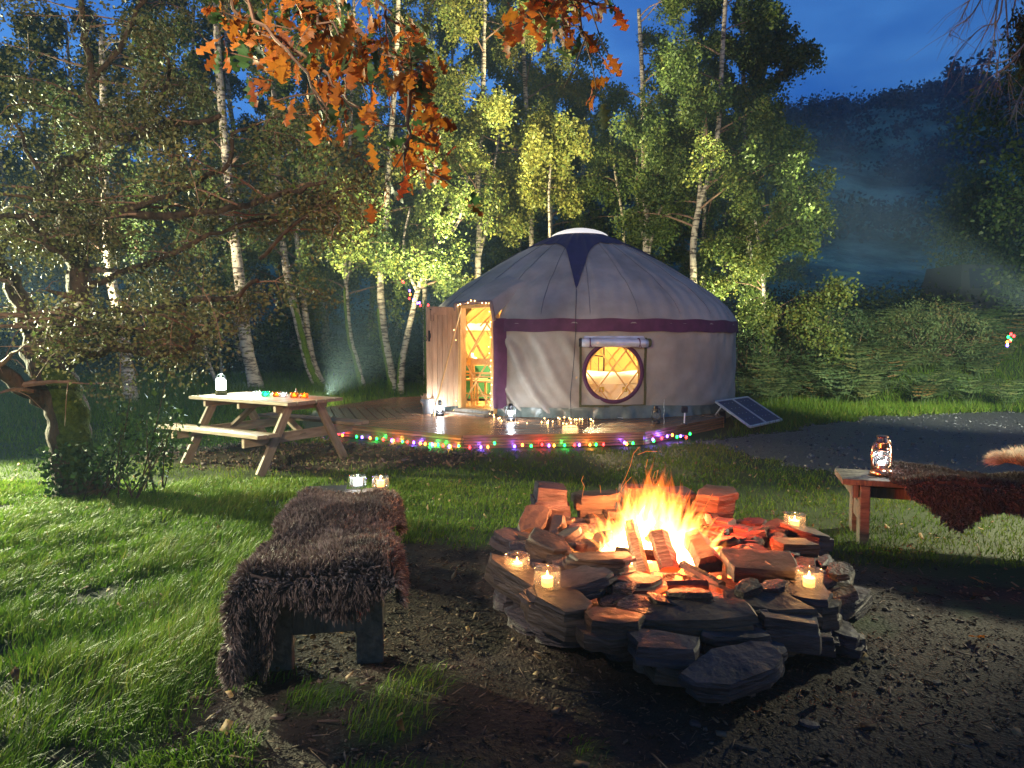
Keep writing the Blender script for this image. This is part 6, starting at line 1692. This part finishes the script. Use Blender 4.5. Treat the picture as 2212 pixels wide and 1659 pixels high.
for pl, r0, r1 in limbs:
    pth = smooth_path(rel(pl), 4)
    pth = [p + rng.normal(0, 0.012, 3) for p in pth]; r0 *= 1.05; r1 *= 1.3
    MB().tube(pth, [r0 + (r1 - r0) * i / (len(pth) - 1) for i in range(len(pth))], 7).build('limb', M_darkbark, th, smooth=True)
    limb_growth(tw, pth, r0, r1, 0.15, max(6, len(pth) // 3 + 2), 0.70, 0.25, lp_, sub=4, tw=0.0035, spread=1.2)
tw.build('twigs', M_twig, th)['kind'] = 'stuff'
lp_ = [p for p in lp_ if not (p[2] < 2.0 and abs(p[0] + 0.22) < 0.45 and p[1] < 0.4)]
o = link('leaves', leafcloud(lp_, 44000, (.09, .09, .07), .033, tint_mu=.42, m=M_leafd, aspect=.6, droop=.2), th); o['kind'] = 'stuff'
# ivy and sucker shoots at the foot
ip = []
for i in range(150):
    j = random.randint(0, 6); p = trunkp[min(j, len(trunkp) - 1)]; a = random.uniform(-2.6, 0.6); rr = 0.19
    ip.append(p + np.array([rr * math.cos(a), rr * math.sin(a), random.uniform(-.04, .06)]))
sh_ = MB()
for i in range(22):
    b0 = np.array([random.uniform(.15, .8), random.uniform(-.45, .15), 0.0]); e = b0 + np.array([random.uniform(-.05, .45), random.uniform(-.3, .2), random.uniform(.3, .8)])
    if i < 2: e[2] = random.uniform(1.0, 1.3)
    mp_ = (b0 + e) / 2 + rng.normal(0, .06, 3)
    sh_.tube([b0, mp_, e], [.008, .005, .002], 4, cap=False)
    for q in range(5): ip.append(mp_ * (1 - q / 4) + e * q / 4 + rng.normal(0, .05, 3))
sh_.build('shoots', M_darkbark, th)['kind'] = 'stuff'
o = link('ivy', leafcloud(ip, 2300, (.05, .05, .05), .045, tint_mu=.4, m=M_ivy, aspect=.8), th); o['kind'] = 'stuff'

# ---- dark tree mass at the right edge, and the pale hanging branch above
make_tree('dark_tree', 'large dark tree at the right edge in front of the hill', [np.array([13.6, 17, 1.2]), np.array([13.7, 17, 4.]), np.array([13.5, 17, 7.]), np.array([13.8, 17, 8.5])], 0.2, 0.06, 0.10, 26, 1.9, 17000, .095, (.3, .3, .25), tmu=.15, barkm=M_darkbark)
make_tree('dark_tree', 'dark round tree behind the bracken at the right', [np.array([16.2, 22, 1.6]), np.array([16.2, 22, 3.6]), np.array([16.1, 22, 6.])], 0.16, 0.06, 0.10, 20, 1.9, 15000, .10, (.3, .3, .25), tmu=.15, barkm=M_darkbark)
hb_ = thing('bare_tree', 'pale bare tree whose thin twigs hang in at the top right against the sky', 'tree', P(2150, -60, 6.5))
hbo = P(2150, -60, 6.5); tg = MB()
main = [[(2160, -60), (2150, 20), (2118, 90), (2080, 150)], [(2165, -60), (2152, 30), (2146, 100), (2130, 170)], [(2170, -60), (2158, 40), (2120, 60), (2070, 110), (2048, 165)], [(2230, 70), (2190, 130), (2130, 175), (2105, 215)], [(2240, 60), (2180, 128), (2110, 140), (2070, 160)],
        [(2170, -50), (2175, 40), (2180, 120), (2178, 200)], [(2200, -40), (2185, 40), (2160, 110), (2150, 190)], [(2130, -60), (2095, 0), (2072, 50)], [(2150, -60), (2100, 30), (2060, 60), (2050, 80)], [(2240, 150), (2212, 190), (2196, 225), (2190, 245)]]
for pl in main:
    ph_ = [p - hbo for p in smooth_path([P(u, v, 6.5 + random.uniform(-.3, .3)) for u, v in pl], 5)]
    tg.tube(ph_, [0.0075 * (1 - i / len(ph_)) + 0.0015 for i in range(len(ph_))], 5)
    for j in range(14):
        i0 = random.randint(2, len(ph_) - 2); b0 = ph_[i0]; d = (ph_[i0 + 1] - ph_[i0 - 1]); d /= np.linalg.norm(d)
        e = d + rng.normal(0, .4, 3) + np.array([0, 0, -.35]); e /= np.linalg.norm(e); L = random.uniform(.12, .42)
        tg.tube([b0, b0 + e * L * .5 + rng.normal(0, .01, 3), b0 + e * L + np.array([0, 0, -.04])], [.0028, .002, .001], 3)
tg.build('twigs', M_paletwig, hb_)['kind'] = 'stuff'
bp_ = [np.array(q) - hbo for q in [(hbo[0] - .25, hbo[1], hbo[2] - .02), (hbo[0] + .5, hbo[1] + .1, hbo[2] + .35), (7.2, 7.0, 5.3), (8.6, 7.4, 5.2), (9.6, 7.6, 4.6)]]
MB().tube(smooth_path(bp_, 4), [.012 + .006 * i for i in range(17)], 7).build('bough', M_darkbark, hb_, smooth=True)
for q in ((2205, 60), (2232, 120)):
    e_ = P(q[0], q[1], 6.5) - hbo; MB().tube(smooth_path([e_, e_ + np.array([.6, .2, .7]), bp_[2]], 4), [.008 + .004 * i for i in range(9)], 6).build('bough', M_darkbark, hb_, smooth=True)
MB().tube([np.array(q) - hbo for q in [(9.7, 7.7, -.2), (9.6, 7.7, 2.0), (9.65, 7.6, 4.6), (9.5, 7.6, 7.5), (9.6, 7.7, 10.0)]], [.24, .2, .17, .10, .03], 10).build('trunk', M_darkbark, hb_, smooth=True)
lfp = [P(2205 + random.uniform(-12, 40), random.uniform(30, 150), 6.5) - hbo for _ in range(40)]
o = link('leaves', leafcloud(lfp, 900, (.05, .05, .06), .06, tint_mu=.2, m=M_leafd, aspect=.35, droop=1.5), hb_); o['kind'] = 'stuff'

# ---- autumn oak branch near the camera, top
def oak_leaf_mesh(seed):
    rg = random.Random(seed); vs = []; L = 1.0; nseg = 13
    halfw = []
    for i in range(nseg + 1):
        t = i / nseg
        env = math.sin(math.pi * min(1, t * 0.92 + 0.04)) ** 0.8 * (0.20 + 0.16 * t)
        lobe = 0.62 + 0.38 * math.cos(t * 2 * math.pi * 4.0 + math.pi)
        halfw.append(max(0.012, env * lobe * 1.25) * rg.uniform(.9, 1.1))
    curl = rg.uniform(.1, .45); tw_ = rg.uniform(-.5, .5)
    for i in range(nseg + 1):
        t = i / nseg; z = curl * (t * t) * -.5 + 0.04 * math.sin(t * 9)
        w = halfw[i]; a = tw_ * t; up_ = 0.3
        vs += [(t, -w * math.cos(a), z - w * up_ * .6 - w * math.sin(a)), (t, 0, z), (t, w * math.cos(a), z - w * up_ * .6 + w * math.sin(a))]
    fs = []
    for i in range(nseg):
        for k in (0, 1): fs.append((i * 3 + k, (i + 1) * 3 + k, (i + 1) * 3 + k + 1, i * 3 + k + 1))
    b = MB(); b.tint = rg.choice([0.05, .3, .5, .55, .75, .95, .6, .2]) ; b.add(vs, fs)
    b.tube([(0, 0, 0), (-.14, 0, .02), (-.24, 0, .05)], [.012, .01, .01], 3)
    me = b.mesh('leaf', True, True); me.materials.append(M_oak); return me
OL = [oak_leaf_mesh(i) for i in range(12)]
OLg = [OL[6 % 12]]
def oak_spray(label, stems, nl, yv):
    o0 = P(*stems[0][0], yv)
    t = thing('oak_branch', label, 'branch', o0)
    st = MB(); cand = []
    for pl in stems:
        ph_ = [p - o0 + rng.normal(0, .008, 3) for p in smooth_path([P(u, v, yv + random.uniform(-.12, .12)) for u, v in pl], 4)]
        st.tube(ph_, [.006 * (1 - i / len(ph_)) + .0018 for i in range(len(ph_))], 5)
        cand += ph_[2:]
        for j in range(5):
            b0 = random.choice(ph_[2:]); e = b0 + rng.normal(0, .09, 3) + np.array([0, 0, -.03]); st.tube([b0, (b0 + e) / 2 + rng.normal(0, .01, 3), e], [.003, .0022, .0015], 4); cand += [(b0 + e) / 2, e, e, e]
    st.build('stem', M_twig, t)
    for i in range(nl):
        p = random.choice(cand) + rng.normal(0, .018, 3)
        l = link('leaf', random.choice(OL), t, tuple(p)); s = random.uniform(.055, .100); l.scale = (s, s * random.uniform(.85, 1.1), s)
        l.rotation_euler = (random.uniform(-1.2, 1.2), random.uniform(0.1, 1.5), random.uniform(0, 6.28))
oak_spray('orange autumn oak branch hanging at the top left of centre, lit by the fire', [[(560, -60), (640, 0), (720, 60), (800, 120)], [(640, -60), (700, 60), (760, 150), (820, 200)], [(520, -60), (560, 40), (640, 130), (700, 230), (690, 290)], [(760, -60), (830, 20), (880, 60)], [(760, 60), (840, 110), (875, 150)], [(620, 90), (700, 160), (770, 230)], [(470, -60), (510, 20), (560, 60), (600, 110)]], 260, 2.3)
oak_spray('short oak spray with green and rust leaves hanging left of the yurt', [[(900, 120), (895, 190), (905, 240), (930, 260)], [(898, 180), (880, 250), (875, 320), (890, 370)], [(895, 200), (925, 270), (950, 280)], [(880, 300), (895, 345), (925, 370)]], 62, 2.25)
oak_spray('dark red oak spray hanging from the top edge above the yurt', [[(1130, -80), (1180, -20), (1210, 30), (1220, 90)], [(1180, -80), (1240, -20), (1290, 20), (1320, 10)], [(1150, -70), (1170, 20), (1200, 60)], [(1220, -60), (1250, 40), (1262, 80)]], 95, 2.4)

# ---- bracken
def frond(b, base, az, L, rise, tint):
    n = 11; d = np.array([math.cos(az), math.sin(az), 0]); s = np.array([-math.sin(az), math.cos(az), 0])
    pts = []
    for i in range(n + 1):
        t = i / n
        pts.append(base + d * L * (0.18 * t + 0.70 * t * t) + np.array([0, 0, rise * L * (1.35 * t - 0.75 * t ** 2.2)]))
    b.tint = tint * .6
    b.tube([pts[i] for i in (0, 4, 8, 11)], [.006, .005, .003, .001], 3, cap=False)
    b.tint = tint
    for i in range(3, n + 1):
        t = i / n; w = L * 0.34 * (1 - t) ** 0.8 * (0.45 + 1.2 * min(1, (t - .15) * 2.2)) + .015
        ax_ = pts[i] - pts[i - 1]; ax_ /= np.linalg.norm(ax_)
        for sg in (-1, 1):
            o = pts[i]; e = s * sg * .92 + ax_ * .45 + rng.normal(0, .06, 3); e[2] -= 0.25; e /= np.linalg.norm(e)
            b.tint = min(1, max(0, tint + random.uniform(-.2, .2)))
            for q, (f0, f1, ww) in enumerate([(0, .42, .030), (.30, .74, .024), (.62, 1.0, .016)]):
                c0 = o + e * w * f0; c1 = o + e * w * f1; cm = (c0 + c1) / 2; W_ = ax_ * ww * L * (1.25 - .6 * t)
                b.add([c0, cm + W_, c1, cm - W_], [(0, 1, 2, 3)])
def bracken(seed, nf, brown=False):
    random.seed(seed); b = MB()
    for i in range(nf):
        frond(b, np.array([random.uniform(-.12, .12), random.uniform(-.12, .12), 0]), random.uniform(0, 6.28), random.uniform(.75, 1.3), random.uniform(.7, 1.5), random.choice([.1, .3, .4, .5, .6, .65, .95 if brown else .5]))
    return b.mesh('fronds', False, True)
BR = [bracken(s, 8, s % 3 == 0) for s in (1, 2, 3, 4, 5, 6)]
for me in BR: me.materials.append(M_fern)
random.seed(77)
nb_ = 0
for i in range(150):
    u = random.uniform(1600, 2170); y = random.uniform(13.9, 19.5)
    x = (u - 1106) / FPX * y
    if y < 13.9 + max(0, (u - 2080)) * 0.03 or (x < 4.9 and y < 16): continue
    sc = random.uniform(.7, 1.1)
    t = thing('bracken', 'bracken fern in the dense thicket on the bank right of the yurt', 'fern', (x, y, float(H(x, y)) - .03), random.uniform(0, 6.28), 'bracken plants on the bank right of the yurt')
    t.scale = (sc,) * 3
    link('fronds', random.choice(BR), t); nb_ += 1
for u, v, y, lb in [(2180, 790, 13.6, 'single pale bracken frond tuft leaning out at the right edge of the bank'), (1612, 800, 14.6, 'low bracken fern tucked behind the right wall of the yurt')]:
    p = P(u, v, y); t = thing('bracken', lb, 'fern', (p[0], p[1], float(H(p[0], p[1]))), 1.0); t.scale = (.7,) * 3; link('fronds', BR[1], t)
# ferns in the shade under the birches
for i in range(26):
    u = random.uniform(600, 960); y = random.uniform(17.5, 21); x = (u - 1106) / FPX * y
    t = thing('bracken', 'dim fern growing among the birch trunks left of the yurt', 'fern', (x, y, float(H(x, y)) - .03), random.uniform(0, 6.28), 'ferns under the birches'); t.scale = (.8,) * 3; link('fronds', random.choice(BR), t)
# dark bush mass behind bracken
pts = []
for i in range(420):
    u = random.uniform(1560, 2230); y = random.uniform(19, 24); x = (u - 1106) / FPX * y
    pts.append((x, y, float(H(x, y)) + random.uniform(0, 1.1)))
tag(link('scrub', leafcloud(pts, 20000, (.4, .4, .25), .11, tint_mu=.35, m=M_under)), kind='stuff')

# ---- two big shrubs rising out of the bracken
def shrub(label, u0, v0, y, rx, ry, rz, n, lsz, tm, mm):
    c = P(u0, v0, y); zb = float(H(c[0], c[1])); t = thing('shrub', label, 'shrub', (c[0], c[1], zb))
    st = MB(); cen = []
    for i in range(90):
        a = random.uniform(0, 6.283); r = math.sqrt(random.random()); hh = (c[2] - zb) + rz * random.uniform(-.6, 1.0) * math.sqrt(max(0.05, 1 - r * r * .8))
        e = np.array([rx * r * math.cos(a), ry * r * math.sin(a), max(.2, hh)])
        b0 = np.array([e[0] * .3, e[1] * .3, 0]); m_ = (b0 + e) / 2 + rng.normal(0, .12, 3)
        st.tube([b0, m_, e], [.02, .012, .004], 4, cap=False)
        d = rng.normal(0, 1, 3); d[2] = -abs(d[2]) * .3; d /= np.linalg.norm(d)
        for q in range(7): cen.append(e + d * .10 * q + np.array([0, 0, -.02 * q]))
    st.build('stems', M_twig, t)['kind'] = 'stuff'
    c_ = link('foliage', leafcloud(cen, n, (.09, .09, .09), lsz, tint_mu=tm, m=mm, aspect=.35), t); c_['kind'] = 'stuff'
shrub('large pale feathery shrub at the right end of the bracken bank', 2015, 735, 16.2, 1.25, .9, .95, 26000, .065, .55, M_fern)
shrub('dark shrub in the middle of the bracken bank right of the yurt', 1800, 740, 17.0, 1.5, .9, .9, 22000, .07, .12, M_fern)
shrub('low dark shrub directly behind the right wall of the yurt', 1660, 770, 16.4, 1.0, .8, .8, 14000, .07, .10, M_fern)
# ---- hill scrub and ridge bushes
pts = []
for i in range(900):
    y = random.uniform(45, 93); x = random.uniform(-20, 0.80 * y + 4)
    if fbm(np.array([x * .05]), np.array([y * .09]), 3)[0] < 0.45: continue
    z0_ = float(H(x, y)); h_ = random.uniform(.4, 2.2)
    for q in range(6): pts.append((x + random.gauss(0, .6), y + random.gauss(0, .6), z0_ + h_ * random.random()))
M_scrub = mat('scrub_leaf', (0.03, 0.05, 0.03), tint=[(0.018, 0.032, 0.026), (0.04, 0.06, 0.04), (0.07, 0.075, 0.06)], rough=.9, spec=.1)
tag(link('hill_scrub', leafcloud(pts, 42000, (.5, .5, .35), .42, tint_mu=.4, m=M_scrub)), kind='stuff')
bush_me = [leafcloud([(random.gauss(0, .6), random.gauss(0, .5), abs(random.gauss(.3, .7)) + .1) for _ in range(40)], 1500, (.22, .22, .2), .28, m=M_scrub, name='crown') for _ in range(3)]
rb_ = [(1745, 1.0), (1800, .8), (1880, .8), (1915, 1.1), (1950, 1.0), (1975, 1.4), (1992, 1.5), (2010, 1.3), (2045, 2.0), (2062, 2.6), (2078, 1.7), (2110, 1.6), (2130, 1.2), (2150, 1.4), (2172, 1.2), (2195, 1.3)]
tm_ = MB().tube([(0, 0, -.5), (0, 0, 1.2)], [.12, .05], 5).mesh('trunk'); tm_.materials.append(M_darkbark)
for i, (u, s) in enumerate(rb_):
    y = 93.5; x = (u - 1106) / FPX * y
    big = u == 2062
    t = thing('ridge_bush', 'largest dark tree standing on the hill ridge' if big else 'small dark bush on the hill ridge against the sky', 'tree' if big else 'bush', (x, y, float(H(x, y)) - .3), random.uniform(0, 6), None if big else 'bushes along the hill ridge')
    t.scale = (s,) * 3; link('crown', random.choice(bush_me), t); link('trunk', tm_, t)

# ---- dark vehicle glimpsed behind the bracken
vp = P(2128, 700, 21)
vt = thing('parked_vehicle', 'dark parked vehicle with a bluish window half hidden behind the bracken', 'vehicle', (vp[0], vp[1], float(H(vp[0], vp[1]))), R(8))
MB().grid(lambda u, v: (-1.6 + 3.2 * u, -.8, .35 + v * .9), 4, 2).add([(-1.6, -.8, .35), (1.6, -.8, .35), (1.6, .8, .35), (-1.6, .8, .35), (-1.6, -.8, 1.25), (1.6, -.8, 1.2), (1.6, .8, 1.2), (-1.6, .8, 1.25), (-1.5, -.7, 2.0), (.55, -.7, 2.0), (.55, .7, 2.0), (-1.5, .7, 2.0), (.9, -.8, 1.22), (.9, .8, 1.22)],
    [(0, 1, 2, 3), (1, 2, 6, 5), (0, 4, 7, 3), (2, 3, 7, 6), (8, 9, 10, 11), (4, 8, 11, 7), (9, 12, 13, 10), (12, 5, 6, 13), (4, 12, 9, 8), (7, 13, 10, 11)]).build('body', M_cord, vt)
for x0, x1 in ((-1.3, -.5), (-.4, .45)):
    MB().add([(x0, -.815, 1.3), (x1, -.815, 1.3), (x1 - .08, -.735, 1.88), (x0, -.735, 1.88)], [(0, 1, 2, 3)]).build('window', mat('vehicle_glass', (.012, .015, .04), rough=.4, spec=.15) if x0 < -1 else MATS['vehicle_glass'], vt)
for x in (-1.0, 1.0): MB().lathe([(0, -.1), (.3, -.1), (.34, -.05), (.34, .05), (.3, .1), (0, .1)], k=16).build('wheel', M_blackp, vt).matrix_local = Matrix.Translation((x, -.75, .34)) @ Matrix.Rotation(R(90), 4, 'X')
# single leaves on the lawn
for i, (u, v) in enumerate([(2098, 1262), (2118, 1283), (2135, 1395), (1905, 1068), (205, 1062)]):
    p = G(u, v, 0); o = link('fallen_leaf', OL[(i * 5) % 12], None, (p[0], p[1], float(H(p[0], p[1])) + .05), (.3, .2, i)); o.scale = (.09,) * 3
    tag(o, ['pinkish fallen leaf on the grass left of the right bench', 'pale fallen leaf on the grass by the right bench leg', 'orange fallen leaf on the earth at the right', 'small fallen leaf at the gravel edge left of the copper lantern', 'red fallen leaf at the foot of the thorn tree'][i], 'leaf')
# ---- big unseen oak behind the camera, added to block skylight from the foreground
okb = np.array([2.4, -4.2, 0.0])
ok = thing('shade_oak', 'big spreading oak overhead, out of view, added to shade the foreground', 'tree', okb)
MB().tube([(0, 0, -.2), (0, .05, 1.5), (-.1, .2, 3.4), (-.1, .4, 5.0), (0, .6, 7.0), (0, .6, 9.5)], [.55, .42, .36, .30, .2, .08], 12).build('trunk', M_darkbark, ok, smooth=True)
olp = []; obm = MB()
for i in range(13):
    a = i / 13 * 6.283 + .2; L_o = random.uniform(4.5, 7.0); z0_ = random.uniform(4.4, 6.5)
    pth = smooth_path([np.array([-.1, .35, z0_ - .6]), np.array([math.cos(a) * L_o * .4, .4 + math.sin(a) * L_o * .4, z0_ + .5]), np.array([math.cos(a) * L_o, .4 + math.sin(a) * L_o, z0_ + .6])], 5)
    f = MB(); f.tube(pth, [.16 * (1 - k / (len(pth) + 1)) + .02 for k in range(len(pth))], 7); f.build('limb', M_darkbark, ok, smooth=True)
    limb_growth(obm, pth, .14, .03, .2, 9, 1.9, .5, olp, sub=4, tw=.01)
obm.build('branches', M_darkbark, ok)['kind'] = 'stuff'
olp = [p for p in olp if p[2] > 4.3 and (p[2] + okb[2]) > 1.4 + 0.62 * max(0.0, p[1] + okb[1]) + 0.5]
M_oakc = mat('oak_canopy_leaf', (.1, .08, .02), tint=[(.05, .08, .02), (.12, .10, .02), (.20, .09, .02)], rough=.6, transl=.25, spec=.2)
c = link('crown', leafcloud(olp, 34000, (.22, .22, .18), .17, m=M_oakc, tint_mu=.5), ok); c['kind'] = 'stuff'
# ---- drifting wood smoke

# haze: damp night air and thin wood smoke round the whole camp
hm = bpy.data.materials.new('haze_air'); hm.use_nodes = True
hn = hm.node_tree; hn.nodes.clear()
ho = hn.nodes.new('ShaderNodeOutputMaterial'); hv = hn.nodes.new('ShaderNodeVolumePrincipled')
hv.inputs['Color'].default_value = (0.45, 0.72, 1.0, 1)
hv.inputs['Density'].default_value = 0.0016
hv.inputs['Anisotropy'].default_value = 0.2
hn.links.new(hv.outputs[0], ho.inputs['Volume'])
hz_ = MB().box((0, 50, 24), (246, 188, 62)).build('haze', hm); tag(hz_, kind='stuff')

# drifting wood smoke between the tent and the hill
sm = bpy.data.materials.new('wood_smoke'); sm.use_nodes = True
sn = sm.node_tree; sn.nodes.clear(); SL = sn.links
so = sn.nodes.new('ShaderNodeOutputMaterial'); sv = sn.nodes.new('ShaderNodeVolumePrincipled')
sv.inputs['Color'].default_value = (0.38, 0.66, 1.0, 1); sv.inputs['Anisotropy'].default_value = 0.1
stc = sn.nodes.new('ShaderNodeTexCoord'); smp = sn.nodes.new('ShaderNodeMapping'); smp.inputs['Scale'].default_value = (1.0, 1.0, 0.55); smp.inputs['Rotation'].default_value = (0, 0.5, 0)
sno = sn.nodes.new('ShaderNodeTexNoise'); sno.inputs['Scale'].default_value = 0.42; sno.inputs['Detail'].default_value = 4; sno.inputs['Distortion'].default_value = 0.6
sr = sn.nodes.new('ShaderNodeMapRange'); sr.inputs[1].default_value = 0.42; sr.inputs[2].default_value = 0.72; sr.inputs[3].default_value = 0.0; sr.inputs[4].default_value = 1.0
sln = sn.nodes.new('ShaderNodeVectorMath'); sln.operation = 'LENGTH'
smp2 = sn.nodes.new('ShaderNodeMapping'); smp2.inputs['Scale'].default_value = (1 / 3.6, 1 / 3.6, 1 / 4.2)
sf = sn.nodes.new('ShaderNodeMapRange'); sf.inputs[1].default_value = 0.25; sf.inputs[2].default_value = 1.0; sf.inputs[3].default_value = 1.0; sf.inputs[4].default_value = 0.0
mul1 = sn.nodes.new('ShaderNodeMath'); mul1.operation = 'MULTIPLY'; mul2 = sn.nodes.new('ShaderNodeMath'); mul2.operation = 'MULTIPLY'; mul2.inputs[1].default_value = 0.12
SL.new(stc.outputs['Object'], smp.inputs[0]); SL.new(smp.outputs[0], sno.inputs['Vector']); SL.new(sno.outputs['Fac'], sr.inputs[0])
SL.new(stc.outputs['Object'], smp2.inputs[0]); SL.new(smp2.outputs[0], sln.inputs[0]); SL.new(sln.outputs['Value'], sf.inputs[0])
SL.new(sr.outputs[0], mul1.inputs[0]); SL.new(sf.outputs[0], mul1.inputs[1]); SL.new(mul1.outputs[0], mul2.inputs[0]); SL.new(mul2.outputs[0], sv.inputs['Density'])
SL.new(sv.outputs[0], so.inputs['Volume'])
pc_ = P(1850, 400, 20.0)
o = MB().lathe([(3.6 * math.sin(a), -4.2 * math.cos(a)) for a in np.linspace(0.02, math.pi - .02, 14)], k=20).build('smoke', sm, smooth=True); o.location = pc_; tag(o, kind='stuff')
